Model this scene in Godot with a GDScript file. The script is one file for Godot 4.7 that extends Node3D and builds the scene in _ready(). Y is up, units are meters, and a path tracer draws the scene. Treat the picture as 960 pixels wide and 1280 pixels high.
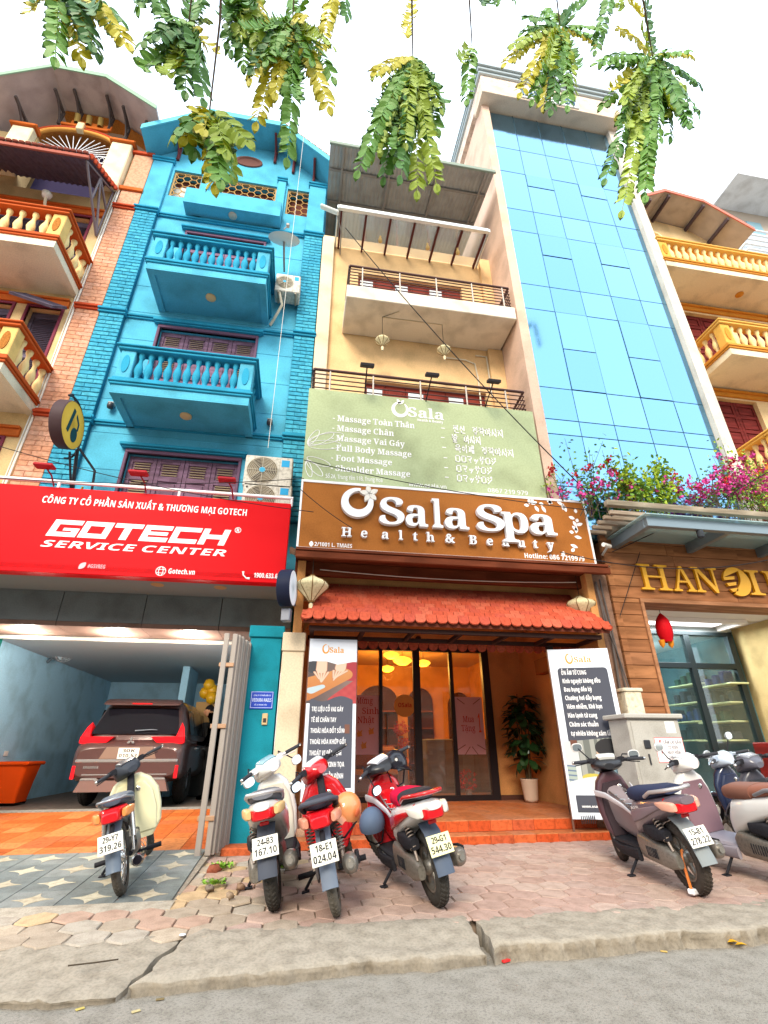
extends Node3D
# A row of narrow town houses with shops, seen from the kerb across the pavement.
# World: x runs along the facades, y up, z towards the street; the camera stands over x = 0, z = 0.
const EYE := Vector3(0, 1.1, 0)
const FOC := 613.0
var cam_r: Vector3
var cam_u: Vector3
var cam_f: Vector3
var rng := RandomNumberGenerator.new()
var used := {}
var base_of := {}
var mats := {}
var tex := {}
var cap_h := {}
const VIET := {"ự": "u+.", "ữ": "u+~", "ở": "o+?", "Ầ": "Â`", "Ả": "A?", "Ấ": "Â'", "Ư": "U+", "Ơ": "O+", "Ạ": "A.", "Ổ": "Ô?", "Ị": "I.", "Ệ": "Ê.", "Ố": "Ô'", "Ớ": "O+'", "Ế": "Ê'", "Ề": "Ê`", "Ọ": "O.", "Ỏ": "O?", "Ừ": "U+`", "ử": "u+?", "ấ": "â'", "ầ": "â`", "ạ": "a.", "ụ": "u.", "ế": "ê'", "ề": "ê`", "ệ": "ê.", "ọ": "o.", "ố": "ô'", "ơ": "o+", "ư": "u+", "ờ": "o+`", "ỳ": "y`", "ễ": "ê~", "ậ": "â.", "ặ": "ă.", "ừ": "u+`", "Ử": "U+?", "Ẳ": "Ă?", "Ậ": "Â.", "Ợ": "O+.", "Ể": "Ê?", "ớ": "o+'", "ợ": "o+.", "ả": "a?", "ị": "i.", "ồ": "ô`", "ộ": "ô.", "ẩ": "â?", "ổ": "ô?"}

func _ready() -> void:
	rng.seed = 7
	setup_camera()
	setup_light()
	make_textures()
	build_ground()
	build_orange_house()
	build_blue_house()
	build_spa_house()
	build_tower()
	build_right_house()
	build_opposite_terrace()
	build_signs()
	build_street_things()
	build_vehicles()
	build_plants()
	build_cables()

func setup_camera() -> void:
	var pitch := deg_to_rad(26.02)
	var yaw := deg_to_rad(9.57)
	var roll := deg_to_rad(-0.22)
	cam_f = Vector3(sin(yaw) * cos(pitch), sin(pitch), -cos(yaw) * cos(pitch))
	var r := Vector3(cos(yaw), 0, sin(yaw))
	var u := r.cross(cam_f)
	cam_r = r * cos(roll) + u * sin(roll)
	cam_u = -r * sin(roll) + u * cos(roll)
	var c := Camera3D.new()
	c.name = "camera"
	c.fov = 2.0 * rad_to_deg(atan(640.0 / FOC))
	c.near = 0.05
	c.far = 600.0
	add_child(c)
	c.transform = Transform3D(Basis(cam_r, cam_u, -cam_f), EYE)
	c.current = true

func setup_light() -> void:
	var sky_m := ProceduralSkyMaterial.new()
	sky_m.sky_top_color = Color(0.84, 0.90, 0.96)
	sky_m.sky_horizon_color = Color(0.95, 0.96, 0.97)
	sky_m.sky_curve = 0.25
	sky_m.ground_horizon_color = Color(0.72, 0.71, 0.69)
	sky_m.ground_bottom_color = Color(0.5, 0.49, 0.47)
	sky_m.sun_angle_max = 1.0
	sky_m.energy_multiplier = 1.0
	var sky := Sky.new()
	sky.sky_material = sky_m
	var e := Environment.new()
	e.background_mode = Environment.BG_SKY
	e.sky = sky
	e.tonemap_mode = Environment.TONE_MAPPER_LINEAR
	e.tonemap_exposure = 3.1
	e.sdfgi_enabled = true
	e.ssao_enabled = true
	e.ssil_enabled = true
	var we := WorldEnvironment.new()
	we.name = "environment"
	we.environment = e
	add_child(we)
	var sun := DirectionalLight3D.new()
	sun.name = "sun"
	sun.light_energy = 0.5
	sun.light_angular_distance = 24.0
	sun.light_color = Color(1.0, 0.96, 0.89)
	sun.shadow_enabled = true
	add_child(sun)
	sun.look_at_from_position(Vector3(-3.5, 7, 9.5), Vector3.ZERO, Vector3.UP)

# ---------- pixels of the photograph to points on a known plane ----------
func ray(u: float, v: float) -> Vector3:
	return cam_f + cam_r * ((u - 480.0) / FOC) + cam_u * ((640.0 - v) / FOC)
func pz(u: float, v: float, z: float) -> Vector3:
	var d := ray(u, v)
	return EYE + d * (z / d.z)
func py(u: float, v: float, y: float) -> Vector3:
	var d := ray(u, v)
	return EYE + d * ((y - EYE.y) / d.y)

# ---------- nodes ----------
func numbered(called: String) -> String:
	var n: int = used.get(called, 0)
	used[called] = n + 1
	return called if n == 0 else "%s_%03d" % [called, n]

func thing(called: String, label: String, category: String, at := Vector3.ZERO, group := "") -> Node3D:
	var o := Node3D.new()
	o.name = numbered(called)
	add_child(o)
	o.position = at
	base_of[o] = at
	tag(o, label, category, group)
	return o

func tag(o: Node, label: String, category: String, group := "") -> void:
	o.set_meta("label", label)
	o.set_meta("category", category)
	if group != "":
		o.set_meta("group", group)

func part(called: String, st: SurfaceTool, m: Material, parent: Node3D, local := false) -> MeshInstance3D:
	var o := MeshInstance3D.new()
	o.name = called
	o.mesh = st.commit()
	o.material_override = m
	parent.add_child(o, true)
	if not local and base_of.has(parent):
		o.position = -base_of[parent]
		base_of[o] = Vector3.ZERO
	return o

func inst(called: String, mesh: Mesh, m: Material, parent: Node3D, x: Transform3D) -> MeshInstance3D:
	var o := MeshInstance3D.new()
	o.name = called
	o.mesh = mesh
	o.material_override = m
	parent.add_child(o, true)
	var off: Vector3 = base_of.get(parent, Vector3.ZERO)
	o.transform = Transform3D(x.basis, x.origin - off)
	return o

func single(called: String, st: SurfaceTool, m: Material, label: String, category: String, group := "") -> MeshInstance3D:
	var o := part(numbered(called), st, m, self)
	tag(o, label, category, group)
	return o

func structure(called: String, st: SurfaceTool, m: Material) -> MeshInstance3D:
	var o := part(called, st, m, self)
	o.set_meta("kind", "structure")
	return o

# ---------- materials and textures ----------
func lin(c: Color) -> Color:
	return c.srgb_to_linear()

func mat(c: Color, rough := 0.75, metal := 0.0, t := "", scale := 1.0, bump := 0.0) -> StandardMaterial3D:
	var key := "%s|%.2f|%.2f|%s|%.2f|%.2f" % [c.to_html(), rough, metal, t, scale, bump]
	if mats.has(key):
		return mats[key]
	var m := StandardMaterial3D.new()
	m.albedo_color = c
	m.roughness = rough
	m.metallic = metal
	if metal == 0.0 and rough >= 0.45: m.metallic_specular = 0.2
	if t != "":
		m.albedo_texture = tex[t]
		m.uv1_triplanar = true
		m.uv1_world_triplanar = true
		m.uv1_scale = Vector3.ONE * scale
		if bump > 0.0 and tex.has(t + "_n"):
			m.normal_enabled = true
			m.normal_texture = tex[t + "_n"]
			m.normal_scale = bump
	mats[key] = m
	return m

func paint(c: Color, rough := 0.25) -> StandardMaterial3D:
	var key := "paint" + c.to_html() + str(rough)
	if mats.has(key):
		return mats[key]
	var m := StandardMaterial3D.new()
	m.albedo_color = c
	m.roughness = rough
	m.clearcoat_enabled = true
	m.clearcoat = 0.7
	m.clearcoat_roughness = 0.08
	mats[key] = m
	return m

func glow(c: Color, energy: float) -> StandardMaterial3D:
	var key := "glow" + c.to_html() + str(energy)
	if mats.has(key):
		return mats[key]
	var m := StandardMaterial3D.new()
	m.albedo_color = c
	m.emission_enabled = true
	m.emission = c
	m.emission_energy_multiplier = energy
	mats[key] = m
	return m

func glass(c: Color, alpha: float, rough := 0.02) -> StandardMaterial3D:
	var key := "glass" + c.to_html() + str(alpha) + str(rough)
	if mats.has(key):
		return mats[key]
	var m := StandardMaterial3D.new()
	m.albedo_color = Color(c.r, c.g, c.b, alpha)
	m.transparency = BaseMaterial3D.TRANSPARENCY_ALPHA
	m.roughness = rough
	m.metallic_specular = 0.5
	mats[key] = m
	return m

func fnl(seed_: int, freq: float, oct := 4) -> FastNoiseLite:
	var n := FastNoiseLite.new()
	n.seed = seed_
	n.noise_type = FastNoiseLite.TYPE_SIMPLEX_SMOOTH
	n.frequency = freq
	n.fractal_octaves = oct
	return n

# albedo image = 1 - sum(weight * noise layer), and a normal map from the first layer
func noise_tex(called: String, size: int, layers: Array, bump := 0.0, sx := 1) -> void:
	var im := Image.create(size, size, false, Image.FORMAT_RGB8)
	var ims := []
	for l in layers:
		var a: Image = fnl(l[0], l[1], l[2]).get_seamless_image(size, size)
		a.convert(Image.FORMAT_L8)
		ims.append(a.get_data())
	var out := PackedByteArray()
	out.resize(size * size * 3)
	for y in size:
		for x in size:
			var r := 1.0
			var warm := 0.0
			for k in ims.size():
				var d: PackedByteArray = ims[k]
				var px := int(x / sx) if layers[k].size() > 5 else x
				var v: float = d[y * size + px] / 255.0
				var lo: float = layers[k][4] if layers[k].size() > 4 else 0.0
				var w: float = layers[k][3] * clampf((v - lo) / (1.0 - lo), 0.0, 1.0)
				r -= w
				if k == 0:
					warm = w
			var i := (y * size + x) * 3
			out[i] = int(clampf(r, 0, 1) * 255)
			out[i + 1] = int(clampf(r - warm * 0.04, 0, 1) * 255)
			out[i + 2] = int(clampf(r - warm * 0.10, 0, 1) * 255)
	im = Image.create_from_data(size, size, false, Image.FORMAT_RGB8, out)
	tex[called] = ImageTexture.create_from_image(im)
	if bump > 0.0:
		var h: Image = im.duplicate()
		h.convert(Image.FORMAT_RGBA8)
		h.bump_map_to_normal_map(bump)
		tex[called + "_n"] = ImageTexture.create_from_image(h)

func make_textures() -> void:
	noise_tex("plaster", 512, [[11, 0.006, 4, 0.13, 0.4], [12, 0.15, 2, 0.07, 0.3]], 3.0)
	noise_tex("rough", 512, [[21, 0.02, 3, 0.16, 0.3], [22, 0.22, 2, 0.32, 0.3]], 6.0)
	noise_tex("concrete", 1024, [[31, 0.008, 5, 0.16, 0.35], [32, 0.05, 4, 0.14, 0.4], [33, 0.3, 2, 0.18, 0.5]], 5.0)
	noise_tex("asphalt", 512, [[41, 0.012, 4, 0.10, 0.35], [42, 0.35, 2, 0.26, 0.35], [43, 0.09, 3, 0.18, 0.5]], 6.0)
	noise_tex("paver", 512, [[51, 0.01, 4, 0.12, 0.35], [52, 0.1, 3, 0.14, 0.45], [53, 0.35, 2, 0.14, 0.4]], 4.0)
	noise_tex("dirt", 512, [[61, 0.015, 5, 0.20, 0.42], [62, 0.08, 3, 0.12, 0.4]], 2.0)
	noise_tex("wood", 512, [[71, 0.02, 4, 0.28, 0.2, 1], [72, 0.2, 2, 0.10, 0.3]], 2.0, 8)

# ---------- shapes, all added to a SurfaceTool ----------
func sf() -> SurfaceTool:
	var st := SurfaceTool.new()
	st.begin(Mesh.PRIMITIVE_TRIANGLES)
	return st

func tri(st: SurfaceTool, a: Vector3, b: Vector3, c: Vector3) -> void:
	var n := (c - a).cross(b - a).normalized()
	for p in [a, b, c]:
		st.set_normal(n)
		st.set_uv(Vector2.ZERO)
		st.add_vertex(p)

func quad(st: SurfaceTool, a: Vector3, b: Vector3, c: Vector3, d: Vector3, uv := false) -> void:
	# a b c d clockwise seen from the front; uv: a top left, b top right
	var n := (c - a).cross(b - a).normalized()
	var ps := [a, b, c, a, c, d]
	var us := [Vector2(0, 0), Vector2(1, 0), Vector2(1, 1), Vector2(0, 0), Vector2(1, 1), Vector2(0, 1)]
	for i in 6:
		st.set_normal(n)
		st.set_uv(us[i] if uv else Vector2.ZERO)
		st.add_vertex(ps[i])

func box(st: SurfaceTool, a: Vector3, b: Vector3, x := Transform3D.IDENTITY) -> void:
	var p := []
	for i in 8:
		p.append(x * Vector3(b.x if i & 1 else a.x, b.y if i & 2 else a.y, b.z if i & 4 else a.z))
	quad(st, p[6], p[7], p[5], p[4]); quad(st, p[3], p[2], p[0], p[1])
	quad(st, p[7], p[3], p[1], p[5]); quad(st, p[2], p[6], p[4], p[0])
	quad(st, p[2], p[3], p[7], p[6]); quad(st, p[4], p[5], p[1], p[0])

# box with chamfered edges
func cbox(st: SurfaceTool, a: Vector3, b: Vector3, r: float, x := Transform3D.IDENTITY) -> void:
	var lo := Vector3(minf(a.x, b.x), minf(a.y, b.y), minf(a.z, b.z))
	var hi := Vector3(maxf(a.x, b.x), maxf(a.y, b.y), maxf(a.z, b.z))
	r = minf(r, minf(hi.x - lo.x, minf(hi.y - lo.y, hi.z - lo.z)) * 0.45)
	var v := {}
	for i in 8:
		for k in 3:
			var q := Vector3(hi.x if i & 1 else lo.x, hi.y if i & 2 else lo.y, hi.z if i & 4 else lo.z)
			for j in 3:
				if j != k:
					q[j] += -r if (i >> j) & 1 else r
			v[i * 3 + k] = x * q
	for k in 3:
		var j := (k + 1) % 3
		var l := (k + 2) % 3
		for s in 2:
			var i0 := s << k
			var f := [i0, i0 | (1 << j), i0 | (1 << j) | (1 << l), i0 | (1 << l)]
			var c := x * ((lo + hi) * 0.5)
			oq(st, v[f[0] * 3 + k], v[f[1] * 3 + k], v[f[2] * 3 + k], v[f[3] * 3 + k], c)
	for k in 3:
		var j := (k + 1) % 3
		var l := (k + 2) % 3
		for s in 4:
			var i0 := ((s & 1) << j) | ((s >> 1) << l)
			var i1 := i0 | (1 << k)
			oq(st, v[i0 * 3 + j], v[i1 * 3 + j], v[i1 * 3 + l], v[i0 * 3 + l], x * ((lo + hi) * 0.5))
	for i in 8:
		var c := x * ((lo + hi) * 0.5)
		var n: Vector3 = (v[i * 3 + 2] - v[i * 3]).cross(v[i * 3 + 1] - v[i * 3])
		if n.dot(v[i * 3] - c) > 0: tri(st, v[i * 3], v[i * 3 + 1], v[i * 3 + 2])
		else: tri(st, v[i * 3], v[i * 3 + 2], v[i * 3 + 1])

func oq(st: SurfaceTool, a: Vector3, b: Vector3, c: Vector3, d: Vector3, centre: Vector3) -> void:
	if (c - a).cross(b - a).dot((a + c) * 0.5 - centre) > 0: quad(st, a, b, c, d)
	else: quad(st, a, d, c, b)

# smooth grid of rows of points
func grid(st: SurfaceTool, rows: Array, closed := false, flip := false) -> void:
	var nr := rows.size()
	var nc: int = rows[0].size()
	var nn := []
	for i in nr:
		var rn := PackedVector3Array()
		for j in nc:
			var ja := (j - 1 + nc) % nc if closed else maxi(j - 1, 0)
			var jb := (j + 1) % nc if closed else mini(j + 1, nc - 1)
			var du: Vector3 = rows[i][jb] - rows[i][ja]
			var dv: Vector3 = rows[mini(i + 1, nr - 1)][j] - rows[maxi(i - 1, 0)][j]
			var n := dv.cross(du)
			if n.length_squared() < 1e-14:
				var i2 := clampi(i, 1, nr - 2) if nr > 2 else i
				du = rows[i2][jb] - rows[i2][ja]
				n = dv.cross(du)
			n = n.normalized()
			rn.append(-n if flip else n)
		nn.append(rn)
	var last := nc if closed else nc - 1
	for i in nr - 1:
		for j in last:
			var k := (j + 1) % nc
			var id := [[i, j], [i, k], [i + 1, k], [i, j], [i + 1, k], [i + 1, j]]
			if flip: id = [[i, j], [i + 1, k], [i, k], [i, j], [i + 1, j], [i + 1, k]]
			for q in id:
				st.set_normal(nn[q[0]][q[1]])
				st.set_uv(Vector2(float(q[1]) / last, float(q[0]) / (nr - 1)))
				st.add_vertex(rows[q[0]][q[1]])

func tube(st: SurfaceTool, pts: Array, r, n := 8, caps := true) -> void:
	var rows := []
	var side := Vector3.ZERO
	for i in pts.size():
		var t: Vector3 = (pts[mini(i + 1, pts.size() - 1)] - pts[maxi(i - 1, 0)]).normalized()
		if side == Vector3.ZERO:
			side = t.cross(Vector3.UP if absf(t.y) < 0.9 else Vector3.RIGHT).normalized()
		side = (side - t * side.dot(t)).normalized()
		var o := t.cross(side)
		var rad: float = r[i] if r is Array else r
		var row := PackedVector3Array()
		for k in n:
			var a := TAU * k / n
			row.append(pts[i] + (side * cos(a) + o * sin(a)) * rad)
		rows.append(row)
	grid(st, rows, true)
	if caps:
		cap(st, rows[0], true)
		cap(st, rows[-1], false)

func cap(st: SurfaceTool, ring: PackedVector3Array, flip: bool) -> void:
	var c := Vector3.ZERO
	for p in ring: c += p
	c /= ring.size()
	for k in ring.size():
		var a := ring[k]
		var b := ring[(k + 1) % ring.size()]
		if flip: tri(st, c, a, b)
		else: tri(st, c, b, a)

func lathe(st: SurfaceTool, prof: Array, n := 12, x := Transform3D.IDENTITY, sharp := false) -> void:
	# prof: Vector2(radius, height) from bottom to top, turned round y
	var rows := []
	for q in prof:
		var row := PackedVector3Array()
		for k in n:
			var a := TAU * k / n
			row.append(x * Vector3(cos(a) * q.x, q.y, sin(a) * q.x))
		rows.append(row)
	if sharp:
		for i in rows.size() - 1:
			grid(st, [rows[i], rows[i + 1]], true)
	else:
		grid(st, rows, true)

func prism(st: SurfaceTool, poly: PackedVector2Array, z0: float, z1: float, x := Transform3D.IDENTITY) -> void:
	if Geometry2D.is_polygon_clockwise(poly):
		poly = poly.duplicate()
		poly.reverse()
	var t := Geometry2D.triangulate_polygon(poly)
	for i in range(0, t.size(), 3):
		var a := poly[t[i]]; var b := poly[t[i + 1]]; var c := poly[t[i + 2]]
		if (b - a).cross(c - a) < 0:
			var w := b; b = c; c = w
		tri(st, x * Vector3(a.x, a.y, z1), x * Vector3(c.x, c.y, z1), x * Vector3(b.x, b.y, z1))
		tri(st, x * Vector3(a.x, a.y, z0), x * Vector3(b.x, b.y, z0), x * Vector3(c.x, c.y, z0))
	for i in poly.size():
		var a := poly[i]
		var b := poly[(i + 1) % poly.size()]
		quad(st, x * Vector3(a.x, a.y, z1), x * Vector3(b.x, b.y, z1), x * Vector3(b.x, b.y, z0), x * Vector3(a.x, a.y, z0))

# closed skin through super-elliptic sections; each section: [centre, half width (x), half height, exponent, tilt of its plane about x]
func loft(st: SurfaceTool, secs: Array, n := 16, x := Transform3D.IDENTITY, capped := true) -> void:
	var rows := []
	for s in secs:
		var e: float = s[3] if s.size() > 3 else 2.0
		var tilt: float = s[4] if s.size() > 4 else 0.0
		var b := Basis(Vector3.RIGHT, tilt)
		var row := PackedVector3Array()
		for k in n:
			var a := TAU * k / n
			var cx := signf(cos(a)) * pow(absf(cos(a)), 2.0 / e)
			var sy := signf(sin(a)) * pow(absf(sin(a)), 2.0 / e)
			row.append(x * (s[0] + b * Vector3(cx * s[1], sy * s[2], 0)))
		rows.append(row)
	grid(st, rows, true)
	if capped:
		cap(st, rows[0], true)
		cap(st, rows[-1], false)

func holes_wall(st: SurfaceTool, x0: float, x1: float, y0: float, y1: float, z0: float, z1: float, holes: Array) -> void:
	# a slab in the xy plane with rectangular openings [xa, xb, ya, yb]
	var xs := [x0, x1]
	var ys := [y0, y1]
	for h in holes:
		xs.append_array([clampf(h[0], x0, x1), clampf(h[1], x0, x1)])
		ys.append_array([clampf(h[2], y0, y1), clampf(h[3], y0, y1)])
	xs.sort(); ys.sort()
	for j in ys.size() - 1:
		if ys[j + 1] - ys[j] < 1e-4: continue
		var i := 0
		while i < xs.size() - 1:
			if xs[i + 1] - xs[i] < 1e-4 or in_hole(xs[i], xs[i + 1], ys[j], ys[j + 1], holes):
				i += 1
				continue
			var k := i + 1
			while k < xs.size() - 1 and (xs[k + 1] - xs[k] < 1e-4 or not in_hole(xs[k], xs[k + 1], ys[j], ys[j + 1], holes)):
				k += 1
			box(st, Vector3(xs[i], ys[j], z0), Vector3(xs[k], ys[j + 1], z1))
			i = k

func in_hole(xa: float, xb: float, ya: float, yb: float, holes: Array) -> bool:
	var cx := (xa + xb) * 0.5
	var cy := (ya + yb) * 0.5
	for h in holes:
		if cx > h[0] and cx < h[1] and cy > h[2] and cy < h[3]:
			return true
	return false

func text(called: String, words: String, m: Material, parent: Node3D, left: Vector3, width: float, height: float, depth := 0.01, font := "Droid Sans", weight := 700, basis := Basis.IDENTITY, slant := 0.0, centred := false) -> MeshInstance3D:
	# lettering whose left baseline end is at `left`, scaled to the given width and letter height (0: keep the proportions)
	var f := SystemFont.new()
	f.font_names = PackedStringArray([font])
	f.font_weight = weight
	var t := TextMesh.new()
	t.font = f
	var marks := []          # [position in the string, kind of mark, upper case]
	var plain := ""
	for i in words.length():
		var ch := words[i]
		if not f.has_char(ch.unicode_at(0)) and VIET.has(ch):
			var d: String = VIET[ch]
			for mk in d.substr(1): marks.append([i, mk, d[0].to_upper() == d[0]])
			ch = d[0]
		plain += ch
	t.text = plain
	t.font_size = 40
	t.pixel_size = 0.01
	t.depth = 1.0
	t.curve_step = 3.0
	t.horizontal_alignment = HORIZONTAL_ALIGNMENT_LEFT
	t.vertical_alignment = VERTICAL_ALIGNMENT_BOTTOM
	var arr := t.get_mesh_arrays()
	var o := MeshInstance3D.new()
	o.name = called
	parent.add_child(o, true)
	if arr.is_empty() or arr[0] == null:
		return o
	var vs: PackedVector3Array = arr[0]
	var lo := vs[0]; var hi := vs[0]
	for v in vs:
		lo = lo.min(v); hi = hi.max(v)
	var hk := font + str(weight)
	if not cap_h.has(hk):
		var th: TextMesh = t.duplicate()
		th.text = "H"
		var hv: PackedVector3Array = th.get_mesh_arrays()[0]
		var hl := hv[0]; var hh := hv[0]
		for v in hv:
			hl = hl.min(v); hh = hh.max(v)
		cap_h[hk] = Vector2(hl.y, hh.y - hl.y)
	var sy: float = height / cap_h[hk].y if height > 0 else width / (hi.x - lo.x)
	var sx := width / (hi.x - lo.x) if width > 0 else sy
	var y0: float = cap_h[hk].x
	var mid := (hi.x - lo.x) * 0.5 if centred else 0.0
	for i in vs.size():
		var q := vs[i]
		var yy := (q.y - y0) * sy
		vs[i] = Vector3((q.x - lo.x - mid) * sx + yy * slant, yy, 0.0 if q.z < 0 else depth)
	var st := sf()
	for i in arr[Mesh.ARRAY_INDEX]:
		st.set_normal(arr[Mesh.ARRAY_NORMAL][i])
		st.set_uv(Vector2.ZERO)
		st.add_vertex(vs[i])
	var unit: float = sy * cap_h[hk].y
	for k in marks:
		var pre := f.get_string_size(plain.substr(0, k[0]), HORIZONTAL_ALIGNMENT_LEFT, -1, 40).x * 0.01
		var adv := f.get_string_size(plain[k[0]], HORIZONTAL_ALIGNMENT_LEFT, -1, 40).x * 0.01
		var wx := adv * sx
		var x := (pre - lo.x - mid) * sx
		var top: float = unit * (1.0 if k[2] else 0.76)
		var hat := 0.26 * unit if plain[k[0]] in "ÂÊÔâêôĂă" else 0.06 * unit
		var c := Vector2(x + wx * 0.5, top + hat)
		var w := unit * 0.13
		var poly := PackedVector2Array()
		match k[1]:
			"'": poly = PackedVector2Array([c + Vector2(-0.3, 0) * w, c + Vector2(0.5, 0) * w, c + Vector2(1.5, 1.6) * w, c + Vector2(0.3, 1.6) * w])
			"`": poly = PackedVector2Array([c + Vector2(-0.5, 0) * w, c + Vector2(0.3, 0) * w, c + Vector2(-0.3, 1.6) * w, c + Vector2(-1.5, 1.6) * w])
			"?": poly = PackedVector2Array([c + Vector2(-0.3, 0) * w, c + Vector2(0.3, 0) * w, c + Vector2(0.9, 1.0) * w, c + Vector2(0.4, 1.8) * w, c + Vector2(-0.8, 1.7) * w, c + Vector2(-0.7, 1.2) * w, c + Vector2(0.0, 1.1) * w])
			"~": poly = PackedVector2Array([c + Vector2(-1.4, 0.1) * w, c + Vector2(-0.5, 0.7) * w, c + Vector2(0.5, 0.2) * w, c + Vector2(1.4, 0.9) * w, c + Vector2(1.3, 1.4) * w, c + Vector2(0.4, 0.9) * w, c + Vector2(-0.5, 1.4) * w, c + Vector2(-1.4, 0.8) * w])
			".": poly = ellipse2(Vector2(c.x, -0.22 * unit), w * 0.6, w * 0.6, 8)
			"+": poly = PackedVector2Array([Vector2(x + wx * 0.8, top * 0.92), Vector2(x + wx * 0.86, top * 0.8), Vector2(x + wx + w * 0.5, top * 0.92), Vector2(x + wx + w * 0.7, top * 1.1), Vector2(x + wx - w * 0.3, top * 1.12), Vector2(x + wx - w * 0.3, top)])
		for q in poly.size(): poly[q].x += poly[q].y * slant
		prism(st, poly, 0.0, depth)
	o.mesh = st.commit()
	o.material_override = m
	var off: Vector3 = base_of.get(parent, Vector3.ZERO)
	o.transform = Transform3D(basis, left - off)
	return o

func C(h: String) -> Color:
	return Color.html(h)

func rect_path(pts: Array) -> PackedVector2Array:
	return PackedVector2Array(pts)

func ellipse2(c: Vector2, rx: float, ry: float, n := 24, a0 := 0.0, a1 := TAU) -> PackedVector2Array:
	var o := PackedVector2Array()
	for k in n:
		var a := a0 + (a1 - a0) * k / (n if is_equal_approx(a1 - a0, TAU) else n - 1)
		o.append(c + Vector2(cos(a) * rx, sin(a) * ry))
	return o

# ================= ground =================
func gy(z: float) -> float:          # pavement, rising gently to the houses
	return 0.028 * maxf(0.0, -4.4 - z)
func dy(z: float) -> float:          # garage ramp
	return minf(0.017 + 0.057 * maxf(0.0, -5.0 - z), 0.28)

func hex_mesh(w: float, d: float, h: float, seed_: int) -> Mesh:
	var r := RandomNumberGenerator.new()
	r.seed = seed_
	var st := sf()
	var top := []
	var low := []
	for k in 6:
		var a := PI / 6 + PI / 3 * k
		var p := Vector3(cos(a) / cos(PI / 6) * w * 0.5, 0, sin(a) * d * 0.577)
		p *= 1.0 - r.randf() * 0.02
		top.append(p * 0.955 + Vector3(0, h, 0))
		low.append(p + Vector3(0, h - 0.009, 0))
	var tilt := Vector3(r.randf_range(-0.012, 0.012), 0, r.randf_range(-0.012, 0.012))
	for k in 6:
		top[k].y += top[k].dot(tilt); low[k].y += low[k].dot(tilt)
	for k in 6:
		var j := (k + 1) % 6
		tri(st, Vector3(0, h, 0), top[k], top[j])
		quad(st, top[j], top[k], low[k], low[j])
		quad(st, low[j], low[k], low[k] * Vector3(1, 0, 1), low[j] * Vector3(1, 0, 1))
	return st.commit()

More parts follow.
